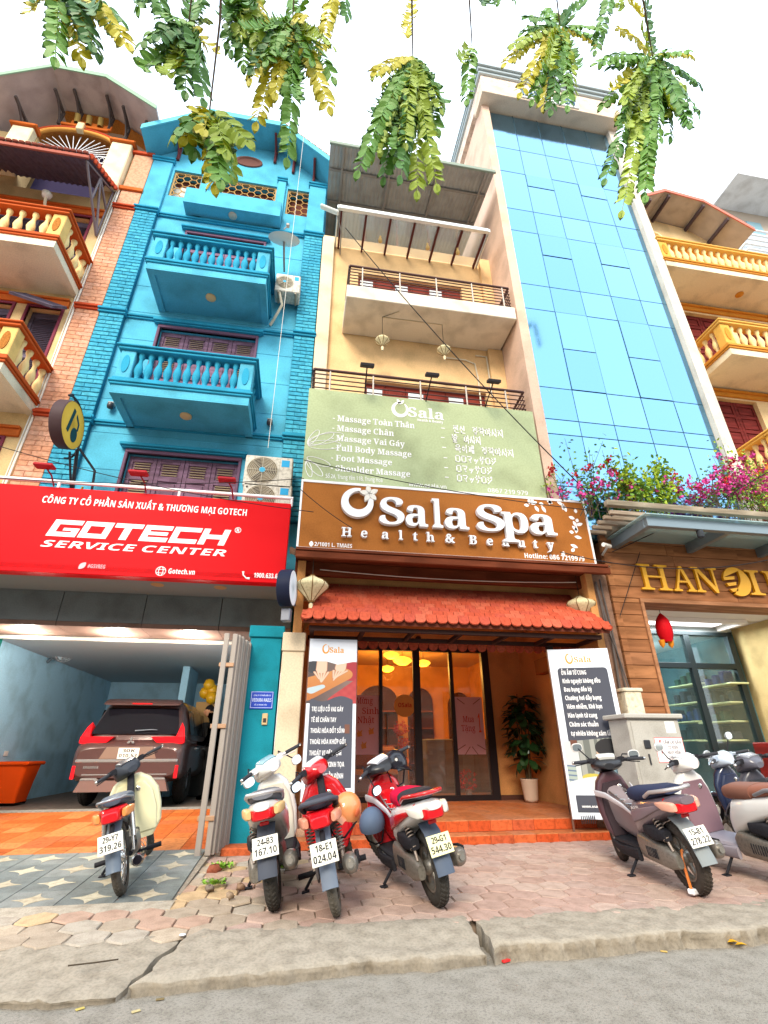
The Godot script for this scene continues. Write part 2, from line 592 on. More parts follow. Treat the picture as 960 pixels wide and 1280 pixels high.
func build_ground() -> void:
	var st := sf()
	box(st, Vector3(-150, -0.5, -120), Vector3(150, -0.3, 60))
	structure("ground", st, mat(C("8a8378"), 0.95, 0.0, "concrete", 0.2))
	st = sf()
	box(st, Vector3(-60, -0.29, -4.2), Vector3(60, -0.12, 14))
	structure("street", st, mat(C("9e988e"), 0.93, 0.0, "asphalt", 0.9, 0.8))
	# ---- kerb of cast concrete slabs
	var kerb := Node3D.new()
	kerb.name = "kerb"
	add_child(kerb)
	kerb.set_meta("kind", "structure")
	var cm := mat(C("a59b8c"), 0.93, 0.0, "concrete", 0.7, 1.0)
	var nz := fnl(5, 3.0, 4)
	var nf := fnl(6, 9.0, 3)
	#        x0    x1    back z (l, r)  front z (l, r)  top y at back, front   skew of the right joint
	var slabs := [[-9.0, -0.86, -4.50, -4.46, -3.72, -3.74, -0.005, -0.075, 0.24],
		[-0.80, 1.30, -4.42, -4.42, -3.77, -3.88, 0.012, -0.045, 0.06],
		[1.36, 14.0, -4.42, -4.44, -3.86, -3.98, 0.004, -0.014, 0.0]]
	for q in slabs:
		st = sf()
		var nx := int((q[1] - q[0]) * 26)
		var rows := []
		for i in nx + 1:
			var f := float(i) / nx
			var row := PackedVector3Array()
			for j in 12:
				var g := minf(j / 9.0, 1.0)
				var skew_r: float = q[8] * (1.0 - g)
				var skew_l: float = (0.24 * (1.0 - g)) if q[0] == -0.80 else ((0.06 * (1.0 - g)) if q[0] > 1 else 0.0)
				var x: float = lerpf(q[0] + skew_l, q[1] + skew_r, f)
				x += nz.get_noise_2d(g * 3.0, q[0] * 9 + (0 if i == 0 else 40)) * 0.05 * (1.0 if i == 0 or i == nx else 0.0)
				var zb: float = lerpf(q[2], q[3], f) + nz.get_noise_2d(x * 0.8, 7) * 0.05
				var zf: float = lerpf(q[4], q[5], f) + nz.get_noise_2d(x * 0.5, 33) * 0.07 + nf.get_noise_2d(x, 3) * 0.03
				var y: float = lerpf(q[6], q[7], g * g * (3 - 2 * g)) + nf.get_noise_2d(x, g * 0.7) * 0.010 + nz.get_noise_2d(x * 0.6, g) * 0.012
				if i == 0 or i == nx: y -= 0.012
				if j == 0: y -= 0.012
				if j == 9: y -= 0.010
				if j == 10: zf -= 0.012 + absf(nf.get_noise_2d(x * 1.6, 60)) * (0.10 if q[0] > 1 else 0.04); y = (y - 0.13) * 0.5
				if j == 11: zf -= 0.02; y = -0.15
				row.append(Vector3(x, y, lerpf(zb, zf, g)))
			rows.append(row)
		grid(st, rows)
		for e in [rows[0], rows[-1]]:
			for j in 11:
				quad(st, e[j], e[j + 1], e[j + 1] * Vector3(1, 0, 1) - Vector3(0, 0.15, 0), e[j] * Vector3(1, 0, 1) - Vector3(0, 0.15, 0))
		part("kerb_slab", st, cm, kerb)
	# ---- pavement: mortar bed and hexagonal pavers
	st = sf()
	quad(st, Vector3(-30, gy(-8.2) - 0.004, -8.2), Vector3(30, gy(-8.2) - 0.004, -8.2), Vector3(30, -0.016, -4.40), Vector3(-30, -0.016, -4.40))
	box(st, Vector3(-30, -0.29, -8.2), Vector3(30, -0.03, -4.40))
	var pave := structure("pavement", st, mat(C("8f7c6c"), 0.95, 0.0, "dirt", 1.2, 0.5))
	var hexes := []
	for k in 4: hexes.append(hex_mesh(0.244, 0.244, 0.012, 40 + k))
	var tones := []
	for c in ["b89a8d", "bda294", "b39587", "c0a799", "b79d91"]:
		tones.append(mat(C(c), 0.88, 0.0, "paver", 1.4, 0.5))
	var grey_tones := []
	for c in ["b5aa9c", "bdac98", "b0a08e", "c8ac88", "b89a88"]:
		grey_tones.append(mat(C(c), 0.9, 0.0, "paver", 1.4, 0.5))
	var slope := Basis(Vector3.RIGHT, atan(0.028))
	var spots := []
	for j in 17:
		for i in 44:
			var x := -3.0 + i * 0.25 + (0.125 if j & 1 else 0.0)
			var z := -4.42 - j * 0.2165
			if x < -0.95 and z < -4.95: continue
			if x > 0.0 and x < 4.55 and z < -6.88: continue
			if z < -7.4 or x < z * 0.44 + 0.1 - 0.6: continue
			if x < -0.1 and z < -6.6: continue
			var q := ((x - 0.166 * -z) / maxf(0.1, -z))
			if q > 0.98: continue
			spots.append([x, z])
	var shown := 0
	var rest := sf()
	for s in spots:
		var worn: bool = s[0] < 0.2 + rng.randf() * 0.3
		var m: Material = grey_tones[rng.randi() % 5] if worn and (s[0] < -0.4 or rng.randf() < 0.4) else tones[rng.randi() % 5]
		var b := slope.rotated(Vector3.UP, 0.0)
		if worn:
			b = b.rotated(Vector3.FORWARD, rng.randf_range(-0.03, 0.03)).rotated(Vector3.UP, rng.randf_range(-0.06, 0.06))
		var at := Vector3(s[0], gy(s[1]) - 0.010 + (rng.randf_range(-0.008, 0.004) if worn else rng.randf_range(-0.002, 0.002)), s[1])
		if shown < 300:
			inst("paver", hexes[rng.randi() % 4], m, pave, Transform3D(b, at))
			shown += 1
		else:
			rest.append_from(hexes[rng.randi() % 4], 0, Transform3D(b, at))
	if spots.size() > 300:
		var ro := part("far_pavers", rest, tones[0], pave)
		ro.set_meta("kind", "stuff")
	# ---- driveway: concrete edge, star tiles, orange tiles
	st = sf()
	quad(st, Vector3(-9, dy(-9.6) - 0.012, -9.6), Vector3(-0.72, dy(-9.6) - 0.012, -9.6), Vector3(-0.86, 0.006, -4.98), Vector3(-9, 0.006, -4.98))
	box(st, Vector3(-9, -0.2, -9.6), Vector3(-0.86, -0.02, -4.98))
	quad(st, Vector3(-0.72, 0.27, -9.6), Vector3(-0.72, -0.1, -9.6), Vector3(-0.86, -0.1, -4.98), Vector3(-0.86, 0.006, -4.98))
	var drive := structure("driveway", st, mat(C("9b9184"), 0.93, 0.0, "concrete", 0.8, 0.8))
	var db := Basis(Vector3.RIGHT, atan(0.057))
	# cement edging along the front of the ramp
	st = sf()
	var er := []
	for i in 90:
		var x := -5.0 + i * 0.0466
		var w := 0.10 + nz.get_noise_2d(x * 0.7, 90) * 0.06
		er.append(PackedVector3Array([Vector3(x, 0.03, -5.13), Vector3(x, 0.026 + nf.get_noise_2d(x, 5) * 0.006, -5.06), Vector3(x, 0.014, -4.98 + w * 0.3), Vector3(x, -0.02, -4.93 + w)]))
	grid(st, er)
	part("cement_edging", st, mat(C("b4aa9b"), 0.93, 0.0, "concrete", 0.9, 1.0), drive)
	var greys := []
	for c in ["7f8583", "888c8a", "787e7d"]: greys.append(mat(C(c), 0.7, 0.0, "paver", 1.1, 0.2))
	var star_m := [mat(C("bfb7a2"), 0.7, 0.0, "dirt", 1.7), mat(C("b5aa94"), 0.7, 0.0, "dirt", 1.3)]
	var tile := sf()
	cbox(tile, Vector3(-0.217, 0, -0.217), Vector3(0.217, 0.014, 0.217), 0.003)
	var tile_mesh := tile.commit()
	var star := sf()
	var sp := PackedVector2Array()
	for k in 32:
		var a := TAU * k / 32
		var rr := pow(pow(absf(cos(a)), 0.62) + pow(absf(sin(a)), 0.62), -1.0 / 0.62) * 0.158
		sp.append(Vector2(cos(a), sin(a)) * rr)
	prism(star, sp, 0.0, 0.0022, Transform3D(Basis(Vector3.RIGHT, -PI / 2), Vector3(0, 0.0142, 0)))
	var star_mesh := star.commit()
	for j in 4:
		for i in 11:
			var x := -1.10 - i * 0.44
			var z := -5.30 - j * 0.44
			if x < z * 0.44 - 1.0: continue
			var x3 := Transform3D(db, Vector3(x, dy(z) - 0.010, z))
			inst("tile", tile_mesh, greys[rng.randi() % 3], drive, x3)
			inst("star_inlay", star_mesh, star_m[rng.randi() % 2], drive, x3)
	var oranges := []
	for c in ["b85f2c", "c06d38", "b05626", "c67c48", "b56238"]: oranges.append(mat(C(c), 0.55, 0.0, "dirt", 1.6, 0.1))
	tile = sf()
	cbox(tile, Vector3(-0.1475, 0, -0.1475), Vector3(0.1475, 0.014, 0.1475), 0.002)
	tile_mesh = tile.commit()
	for j in 9:
		for i in 14:
			var x := -1.02 - i * 0.3
			var z := -6.98 - j * 0.3
			if x < z * 0.44 - 0.6: continue
			inst("floor_tile", tile_mesh, oranges[rng.randi() % 5], drive, Transform3D(db, Vector3(x, dy(z) - 0.010, z)))
	st = sf()
	box(st, Vector3(-5.2, 0.262, -9.78), Vector3(-0.75, 0.292, -9.56))
	box(st, Vector3(-5.2, 0.292, -9.70), Vector3(-0.75, 0.300, -9.64))
	part("gate_track", st, mat(C("9a9690"), 0.6, 0.4, "dirt", 2.0), drive)
	# ---- litter and rubble on the ground
	var red_m := paint(C("d8161c"), 0.4)
	var clip := thing("clothes_peg", "small bright red plastic peg lying by the kerb crack", "peg", py(638, 1201, -0.12))
	for k in 2:
		st = sf()
		cbox(st, Vector3(-0.075, 0, -0.012), Vector3(0.075, 0.014, 0.012), 0.004, Transform3D(Basis(Vector3.UP, 0.42 - 0.5 * k).rotated(Vector3.RIGHT, 0.0), Vector3(0.0, 0.004 + 0.0145 * k, 0.012 - 0.02 * k)))
		part("jaw", st, red_m, clip, true)
	var lf := sf()
	for k in 5:
		var a := k * 1.3
		var c := Vector3(cos(a) * 0.04, 0.01 + 0.012 * (k % 3), sin(a) * 0.03)
		tri(lf, c + Vector3(-0.035, 0, 0.0), c + Vector3(0.02, 0.012, -0.03), c + Vector3(0.035, 0.004, 0.02))
		tri(lf, c + Vector3(-0.035, 0, 0.0), c + Vector3(0.035, 0.004, 0.02), c + Vector3(-0.01, 0.012, 0.028))
	var leaves := thing("dry_leaf", "crumpled yellow leaf lying in the gutter beside the broken kerb", "leaf", py(920, 1184, -0.119))
	part("blade", lf, mat(C("c89a2a"), 0.7), leaves, true)
	var specks := [[170, 1265, "b5a67c"], [100, 1262, "b8a660"], [830, 1190, "b89a5a"], [525, 1197, "b8a268"], [200, 1250, "7a6a4c"]]
	for q in specks:
		st = sf()
		var o := py(q[0], q[1], -0.118)
		var f := rng.randf_range(-1.0, 1.0)
		cbox(st, Vector3(-0.022, 0, -0.012), Vector3(0.022, 0.006, 0.01), 0.003, Transform3D(Basis(Vector3.UP, f), o))
		single("paper_scrap", st, mat(C(q[2]), 0.8), "tiny yellowish scrap of litter on the asphalt near the kerb", "litter", "scraps of litter in the gutter")
	st = sf()
	tube(st, [py(85, 1207, 0.002), py(120, 1203, 0.006), py(148, 1199, 0.002)], 0.004, 5)
	single("twig", st, mat(C("4a4036"), 0.9), "thin dark twig lying on the sloping concrete slab", "twig")
	st = sf()
	lathe(st, [Vector2(0.001, 0), Vector2(0.022, 0.0), Vector2(0.022, 0.005), Vector2(0.001, 0.008)], 10, Transform3D(Basis(), py(228, 1169, 0.004)))
	single("bottle_cap", st, mat(C("dfe2e4"), 0.4), "flat white disc lying on the pavement at the slab joint", "cap")
	# broken bricks and stones at the foot of the gate post
	for q in [[268, 1090, 0.06, "a8624c"], [300, 1110, 0.035, "a0826c"], [262, 1112, 0.03, "94867a"], [330, 1095, 0.04, "8f7a68"], [287, 1121, 0.03, "b09a84"], [315, 1082, 0.035, "a06a50"], [278, 1102, 0.028, "9a8a7a"]]:
		st = sf()
		var o := py(q[0], q[1], 0.05)
		var rr: float = q[2]
		var rows := []
		for i in 5:
			var row := PackedVector3Array()
			for k in 7:
				var a := TAU * k / 7
				var lat := -PI / 2 + PI * i / 4
				var rad: float = rr * (1.0 + nf.get_noise_3d(cos(a) * 2 + q[0], lat * 2, sin(a) * 2) * 0.9)
				row.append(o + Vector3(cos(a) * cos(lat) * rad * 1.3, sin(lat) * rad * 0.8 + rr * 0.3, sin(a) * cos(lat) * rad))
			rows.append(row)
		grid(st, rows, true)
		single("broken_brick", st, mat(C(q[3]), 0.95, 0.0, "rough", 3.0, 0.6), "small broken lump of brick or stone by the foot of the teal gate post", "rubble", "rubble at the gate post")

# ================= pieces shared by the houses =================
func baluster_mesh(h: float, r: float) -> Mesh:
	var st := sf()
	var pr := [Vector2(0.75, 0), Vector2(0.75, 0.06), Vector2(0.5, 0.1), Vector2(0.62, 0.2), Vector2(1.0, 0.36), Vector2(0.85, 0.5), Vector2(0.45, 0.68), Vector2(0.42, 0.8), Vector2(0.7, 0.88), Vector2(0.75, 0.94), Vector2(0.75, 1.0)]
	var p := []
	for q in pr: p.append(Vector2(q.x * r, q.y * h))
	lathe(st, p, 10)
	return st.commit()

# projecting balcony with a moulded slab, posts, balusters and hand rail; c holds the materials
func balcony(house: Node3D, x0: float, x1: float, yb: float, zf: float, zw: float, c: Dictionary, n: int, ns: int, lamp := true) -> void:
	var st := sf()
	# slab with a coffered underside
	box(st, Vector3(x0, yb + 0.03, zw), Vector3(x1, yb + 0.17, zf))
	for q in [[x0, x1, zf - 0.13, zf - 0.001], [x0, x0 + 0.13, zw, zf - 0.13], [x1 - 0.13, x1, zw, zf - 0.13]]:
		box(st, Vector3(q[0] + 0.001, yb, q[2]), Vector3(q[1] - 0.001, yb + 0.029, q[3]))
	var slab := part("balcony_slab", st, c.slab, house)
	st = sf()
	for q in [[0.171, 0.215, 0.03], [0.216, 0.262, 0.055], [0.263, 0.33, 0.02]]:
		cbox(st, Vector3(x0 - q[2], yb + q[0], zw), Vector3(x1 + q[2], yb + q[1], zf + q[2]), 0.008)
	part("moulding", st, c.trim, slab)
	st = sf()
	var yr := yb + 0.93
	for q in [[0.0, 0.05, 0.04], [0.051, 0.085, 0.075]]:
		var g: float = q[2]
		cbox(st, Vector3(x0 - g, yr + q[0], zf - 0.20), Vector3(x1 + g, yr + q[1], zf + g), 0.008)
		cbox(st, Vector3(x0 - g, yr + q[0], zw), Vector3(x0 + 0.16, yr + q[1], zf - 0.201), 0.008)
		cbox(st, Vector3(x1 - 0.16, yr + q[0], zw), Vector3(x1 + g, yr + q[1], zf - 0.201), 0.008)
	part("hand_rail", st, c.rail, house)
	for s in 2:
		st = sf()
		var px := x0 if s == 0 else x1 - 0.24
		cbox(st, Vector3(px, yb + 0.331, zf - 0.22), Vector3(px + 0.24, yr - 0.001, zf - 0.01), 0.01)
		var post := part("post", st, c.post, house)
		st = sf()
		var e := ellipse2(Vector2(px + 0.12, yb + 0.63), 0.06, 0.19, 14)
		prism(st, e, zf - 0.009, zf + 0.004)
		part("oval_panel", st, c.get("panel", c.post), post)
	var bm := baluster_mesh(yr - yb - 0.332, 0.074)
	for k in n:
		var x := lerpf(x0 + 0.24, x1 - 0.24, (k + 0.5) / n)
		inst("baluster", bm, c.bal, house, Transform3D(Basis(), Vector3(x, yb + 0.331, zf - 0.09)))
	for k in ns:
		var z := lerpf(zf - 0.22, zw, (k + 0.5) / ns)
		for s in 2:
			inst("baluster", bm, c.bal, house, Transform3D(Basis(), Vector3(x0 + 0.08 if s == 0 else x1 - 0.08, yb + 0.331, z)))
	if lamp:
		st = sf()
		lathe(st, [Vector2(0.001, -0.05), Vector2(0.07, -0.045), Vector2(0.1, -0.02), Vector2(0.1, 0.0)], 16, Transform3D(Basis(), Vector3((x0 + x1) * 0.5, yb + 0.029, (zf + zw) * 0.5)))
		part("ceiling_lamp", st, c.get("lamp", mat(C("d9b98a"), 0.5)), house)

# a leaf of a louvred shutter: frame, cross rails, slats
func shutter(parent: Node3D, x0: float, x1: float, y0: float, y1: float, z: float, m: Material, slat_m: Material, fields: Array, turn := Transform3D.IDENTITY) -> void:
	# fields: [from, to, kind] as fractions of the height; kind 0 louvre, 1 raised panel
	var st := sf()
	var f := 0.07
	box(st, Vector3(x0, y0, z - 0.03), Vector3(x1, y1, z), turn)
	cbox(st, Vector3(x0, y0, z), Vector3(x0 + f, y1, z + 0.025), 0.005, turn)
	cbox(st, Vector3(x1 - f, y0, z), Vector3(x1, y1, z + 0.025), 0.005, turn)
	var last := 0.0
	for q in fields:
		cbox(st, Vector3(x0 + f, y0 + last * (y1 - y0), z), Vector3(x1 - f, y0 + q[0] * (y1 - y0), z + 0.024), 0.005, turn)
		if q[2] == 1:
			cbox(st, Vector3(x0 + f + 0.03, y0 + q[0] * (y1 - y0) + 0.03, z), Vector3(x1 - f - 0.03, y0 + q[1] * (y1 - y0) - 0.03, z + 0.018), 0.012, turn)
		last = q[1]
	cbox(st, Vector3(x0 + f, y0 + last * (y1 - y0), z), Vector3(x1 - f, y1, z + 0.024), 0.005, turn)
	var leaf := part("shutter", st, m, parent)
	st = sf()
	var any := false
	for q in fields:
		if q[2] == 0:
			any = true
			var n := int((q[1] - q[0]) * (y1 - y0) / 0.045)
			for k in n:
				var y: float = y0 + lerpf(q[0], q[1], (k + 0.5) / n) * (y1 - y0)
				box(st, Vector3(x0 + f + 0.03, -0.018, -0.004), Vector3(x1 - f - 0.03, 0.018, 0.004), turn * Transform3D(Basis(Vector3.RIGHT, -0.7), Vector3(0, y, z + 0.012)))
	if any: part("louvres", st, slat_m, leaf)

func brick_pier(house: Node3D, x0: float, x1: float, y0: float, y1: float, zw: float, proud: float, tones: Array, joint: Material, h := 0.1, gap := 0.007) -> void:
	var st := sf()
	box(st, Vector3(x0 + 0.004, y0, zw), Vector3(x1 - 0.004, y1, zw + proud - 0.012))
	var pier := part("brick_pier", st, joint, house)
	var w := x1 - x0
	var rows := int(round((y1 - y0) / h))
	var bh := (y1 - y0) / rows
	var meshes := {}
	for j in rows:
		var cut := 0.64 if j & 1 else 0.36
		for q in [[0.0, cut], [cut, 1.0]]:
			var len: float = (q[1] - q[0]) * w
			var key := int(len * 1000)
			if not meshes.has(key):
				var b := sf()
				cbox(b, Vector3(-len * 0.5 + 0.003, -bh * 0.5 + gap, 0), Vector3(len * 0.5 - 0.003, bh * 0.5 - gap, 0.013 + gap * 1.6), 0.006)
				meshes[key] = b.commit()
			inst("brick", meshes[key], tones[rng.randi() % tones.size()], pier, Transform3D(Basis(), Vector3(x0 + (q[0] + q[1]) * 0.5 * w, y0 + (j + 0.5) * bh, zw + proud - 0.013 + rng.randf_range(-0.002, 0.002))))

func bands(house: Node3D, called: String, x0: float, x1: float, ys: Array, zw: float, m: Material) -> void:
	# string course of stepped mouldings; ys: [y0, y1, proud]
	var st := sf()
	for q in ys: cbox(st, Vector3(x0, q[0], zw), Vector3(x1, q[1], zw + q[2]), 0.006)
	part(called, st, m, house)

func gable_roof(house: Node3D, outline: Array, zf: float, zb: float, thick: float, under: Material, edge: Material) -> void:
	# bent roof sheet following an outline of Vector2 from left to right, with a thin drip edge in front
	var st := sf()
	var up := PackedVector2Array()
	var lo := []
	for q in outline: up.append(q + Vector2(0, thick))
	for q in outline: lo.append(q)
	lo.reverse()
	for q in lo: up.append(q)
	prism(st, up, zb, zf)
	var roof := part("roof", st, under, house)
	st = sf()
	for i in outline.size() - 1:
		var a: Vector2 = outline[i]
		var b: Vector2 = outline[i + 1]
		var d := (b - a).normalized()
		prism(st, PackedVector2Array([a - Vector2(0, 0.03), b - Vector2(0, 0.03), b + Vector2(0, thick + 0.03), a + Vector2(0, thick + 0.03)]), zf + 0.002, zf + 0.03)
	part("verge_board", st, edge, roof)

func bracket(house: Node3D, at: Vector3, h: float, d: float, m: Material) -> void:
	var st := sf()
	cbox(st, at + Vector3(-0.035, -h, 0), at + Vector3(0.035, 0, 0.06), 0.008)
	cbox(st, at + Vector3(-0.03, -0.07, 0.06), at + Vector3(0.03, 0, d), 0.008)
	var pts := []
	for k in 7:
		var a := PI / 2 * k / 6
		pts.append(at + Vector3(0, -h * 0.85 * (1 - sin(a)) - 0.05, 0.05 + (d - 0.08) * (1 - cos(a))))
	tube(st, pts, 0.025, 6)
	part("bracket", st, m, house)

# ================= blue house =================
func build_blue_house() -> void:
	var h := thing("blue_house", "narrow bright blue four-storey house with two small balustraded balconies and brick piers", "house", Vector3(-2.3, 0, -8))
	var wall_m := mat(C("58b2d0"), 0.8, 0.0, "plaster", 0.35, 0.3)
	var trim_m := mat(C("2f97ba"), 0.75, 0.0, "plaster", 0.5)
	var bal := {"slab": wall_m, "trim": trim_m, "rail": trim_m, "post": wall_m, "panel": trim_m, "bal": mat(C("2f93b2"), 0.7)}
	var L := -4.43
	var R := -0.15
	var doors := [[-3.24, -1.34, 3.75, 5.87], [-3.26, -1.36, 6.75, 8.88], [-3.22, -1.5, 9.70, 11.85]]
	var wins := [[-3.90, -3.22, 13.13, 14.15], [-2.96, -1.40, 13.13, 14.15], [-1.13, -0.52, 13.13, 14.15]]
	var st := sf()
	holes_wall(st, L, R, 3.41, 14.45, -8.35, -8.0, doors + wins)
	var A := Vector2(-4.60, 14.45); var B := Vector2(-3.2, 15.64); var C2 := Vector2(-1.41, 15.64); var D := Vector2(-0.03, 14.40)
	prism(st, PackedVector2Array([Vector2(L, 14.451), Vector2(R, 14.451), Vector2(R, 14.50), C2 - Vector2(0, 0.0), B, Vector2(L, 14.56)]), -8.35, -8.0)
	var wall := part("wall", st, wall_m, h)
	# shallow rusticated courses on the wall
	st = sf()
	var yy := 4.75
	while yy < 12.25:
		holes_wall(st, L + 0.48, R - 0.44, yy + 0.008, minf(yy + 0.74, 12.25), -8.0, -7.992, doors)
		yy += 0.75
	part("plaster_course", st, wall_m, wall)
	gable_roof(h, [A, B, C2, D], -7.35, -9.6, 0.12, wall_m, mat(C("63bcd2"), 0.6))
	# tiles showing along the right verge
	for k in 9:
		st = sf()
		var p := C2.lerp(D, (k + 0.5) / 9.0)
		cbox(st, Vector3(-0.10, 0, -0.1), Vector3(0.09, 0.03, 0.1), 0.01, Transform3D(Basis(Vector3.BACK, -0.73 + 0.1), Vector3(p.x, p.y + 0.17, -7.42)))
		part("roof_tile", st, mat(C("b8896c"), 0.8), h)
	for x in [-3.9, -3.0, -1.55, -1.05, -0.5]:
		var top: float = 15.62 if x > -3.1 and x < -1.4 else (15.64 - (x + 1.41) * 0.9 if x > -1.4 else 15.64 - (-3.2 - x) * 0.85)
		bracket(h, Vector3(x, top - 0.02, -8.0), 0.5, 0.5, mat(C("6d3b3e"), 0.7))
	st = sf()
	lathe(st, [Vector2(0.30, 0), Vector2(0.30, 0.03), Vector2(0.24, 0.03), Vector2(0.24, 0.005), Vector2(0.0, 0.005)], 24, Transform3D(Basis(Vector3.RIGHT, PI / 2).scaled(Vector3(1.15, 0.7, 1)), Vector3(-2.2, 14.98, -8.0)))
	part("oval_vent", st, mat(C("6b4a44"), 0.8), h)
	# brick piers and string courses
	var tones := [mat(C("4cb6d6"), 0.75, 0.0, "rough", 0.9), mat(C("46aed0"), 0.75, 0.0, "rough", 0.9), mat(C("54bddb"), 0.75, 0.0, "rough", 0.9)]
	var jm := mat(C("23708c"), 0.85)
	for s in 2:
		var x0 := -4.42 if s == 0 else -0.58
		var x1 := -3.96 if s == 0 else -0.155
		var y := 4.3 if s == 0 else 4.7
		for t in [6.38, 9.02, 12.28]:
			brick_pier(h, x0, x1, y, t, -8.0, 0.10, tones, jm, 0.098)
			bands(h, "pier_cap", x0 - 0.03, x1 + 0.03, [[t, t + 0.05, 0.15], [t + 0.051, t + 0.10, 0.19], [t + 0.101, t + 0.16, 0.13]], -8.0, trim_m)
			y = t + 0.16
		st = sf()
		cbox(st, Vector3(x0, y, -8.0), Vector3(x1, 14.3, -7.93), 0.01)
		part("pilaster", st, wall_m, h)
		bands(h, "capital", x0 - 0.03, x1 + 0.03, [[14.301, 14.36, 0.10], [14.361, 14.42, 0.13], [14.421, 14.47, 0.09]], -8.0, trim_m)
	for t in [6.38, 9.02, 12.28]:
		bands(h, "string_course", -3.929, -0.611, [[t + 0.02, t + 0.06, 0.045], [t + 0.061, t + 0.11, 0.075]], -7.995, trim_m)
	for x in [-3.11, -1.28]:
		st = sf()
		cbox(st, Vector3(x - 0.10, 12.45, -8.0), Vector3(x + 0.10, 14.3, -7.93), 0.01)
		part("pilaster", st, wall_m, h)
		bands(h, "capital", x - 0.13, x + 0.13, [[14.301, 14.35, 0.10], [14.351, 14.40, 0.13]], -8.0, trim_m)
	# projecting planter slab under the middle grille
	st = sf()
	box(st, Vector3(-3.36, 12.45, -7.99), Vector3(-1.18, 12.98, -7.63))
	part("planter_slab", st, bal.slab, h)
	st = sf()
	lathe(st, [Vector2(0.001, -0.05), Vector2(0.08, -0.04), Vector2(0.1, 0.0)], 14, Transform3D(Basis(), Vector3(-2.27, 12.449, -7.8)))
	part("ceiling_lamp", st, mat(C("b9b0a4"), 0.5), h)
	# top floor: hexagonal lattice grilles before pale curtains
	for q in wins:
		var w := thing_part(h, "window")
		st = sf()
		for e in [[q[0], q[1], q[2], q[2] + 0.04], [q[0], q[1], q[3] - 0.04, q[3]], [q[0], q[0] + 0.04, q[2] + 0.04, q[3] - 0.04], [q[1] - 0.04, q[1], q[2] + 0.04, q[3] - 0.04]]:
			box(st, Vector3(e[0], e[2], -8.10), Vector3(e[1], e[3], -8.05))
		part("frame", st, mat(C("b09468"), 0.6), w)
		st = sf()
		lattice(st, q, -8.06)
		part("lattice", st, mat(C("c79a5e"), 0.6), w)
		st = sf()
		box(st, Vector3(q[0], q[2], -8.28), Vector3(q[1], q[3], -8.26))
		part("back_panel", st, mat(C("6d4036"), 0.8), w)
		if q[0] < -2.5:
			st = sf()
			var xr: float = q[1] if q[0] < -3.5 else -2.25
			curtain(st, q[0] + 0.02, xr, q[2] + 0.02, q[3] - 0.35, -8.2, 0.012)
			part("curtain", st, mat(C("d2cfc6"), 0.9), w)
	# balconies and shuttered doors
	balcony(h, -3.38, -1.16, 9.33, -6.96, -8.0, bal, 11, 4)
	balcony(h, -3.38, -1.16, 6.40, -7.00, -8.0, bal, 11, 4)
	var sm := mat(C("8b6d86"), 0.65, 0.0, "wood", 1.2)
	var sl := mat(C("9b8a72"), 0.7)
	for q in doors:
		var d := thing_part(h, "door")
		st = sf()
		for e in [[q[0] - 0.05, q[1] + 0.05, q[3], q[3] + 0.07], [q[0] - 0.05, q[0], q[2], q[3]], [q[1], q[1] + 0.05, q[2], q[3]]]:
			cbox(st, Vector3(e[0], e[2], -8.05), Vector3(e[1], e[3], -7.95), 0.008)
		part("frame", st, mat(C("6c5268"), 0.7), d)
		var w: float = (q[1] - q[0]) / 4
		for k in 4:
			var fl := [[0.05, 0.45, 1], [0.5, 0.78, 0 if k == 0 or k == 3 else 1], [0.83, 0.95, 0]]
			shutter(d, q[0] + w * k + 0.004, q[0] + w * (k + 1) - 0.004, q[2], q[3], -8.12, sm, sl, fl)
		st = sf()
		cbox(st, Vector3(q[0] - 0.14, q[3] + 0.10, -7.99), Vector3(q[1] + 0.14, q[3] + 0.16, -7.86), 0.01)
		cbox(st, Vector3(q[0] - 0.10, q[3] + 0.071, -7.99), Vector3(q[1] + 0.10, q[3] + 0.099, -7.90), 0.006)
		part("lintel", st, trim_m, d)
	# dark body behind so that no light leaks through
	st = sf()
	box(st, Vector3(L, 3.0, -14), Vector3(R, 14.4, -8.5))
	part("core", st, wall_m, h)
	# ---- garage at street level
	var gm := mat(C("6e7577"), 0.6, 0.0, "plaster", 0.5)
	st = sf()
	box(st, Vector3(-5.6, 3.33, -8.02), Vector3(-0.17, 3.40, -6.95))
	part("sign_soffit", st, mat(C("7d868a"), 0.7), h)
	st = sf()
	var fx := [-5.6, -3.62, -2.42, -1.28, -0.17]
	for k in 4:
		cbox(st, Vector3(fx[k] + 0.004, 2.87, -8.10), Vector3(fx[k + 1] - 0.004, 3.329, -8.0), 0.006)
	part("fascia_panel", st, gm, h)
	st = sf()
	for k in 4:
		box(st, Vector3(fx[k] + 0.004, 2.80, -8.75), Vector3(fx[k + 1] - 0.004, 2.868, -8.0))
	part("entrance_soffit", st, mat(C("7a6258"), 0.6, 0.0, "plaster", 0.6), h)
	for x in [-4.2, -2.9, -1.75]:
		st = sf()
		lathe(st, [Vector2(0.001, -0.008), Vector2(0.07, -0.006), Vector2(0.075, 0.0)], 14, Transform3D(Basis(), Vector3(x, 2.799, -8.4)))
		part("downlight", st, glow(C("fff6ea"), 1.2), h)
		var dl := OmniLight3D.new()
		dl.name = "downlight_lamp"
		dl.light_color = Color(1.0, 0.96, 0.9)
		dl.light_energy = 0.9
		dl.light_size = 0.07
		dl.omni_range = 8.0
		dl.omni_attenuation = 2.0
		dl.shadow_enabled = true
		h.add_child(dl)
		dl.position = Vector3(x, 2.66, -8.4) - base_of[h]
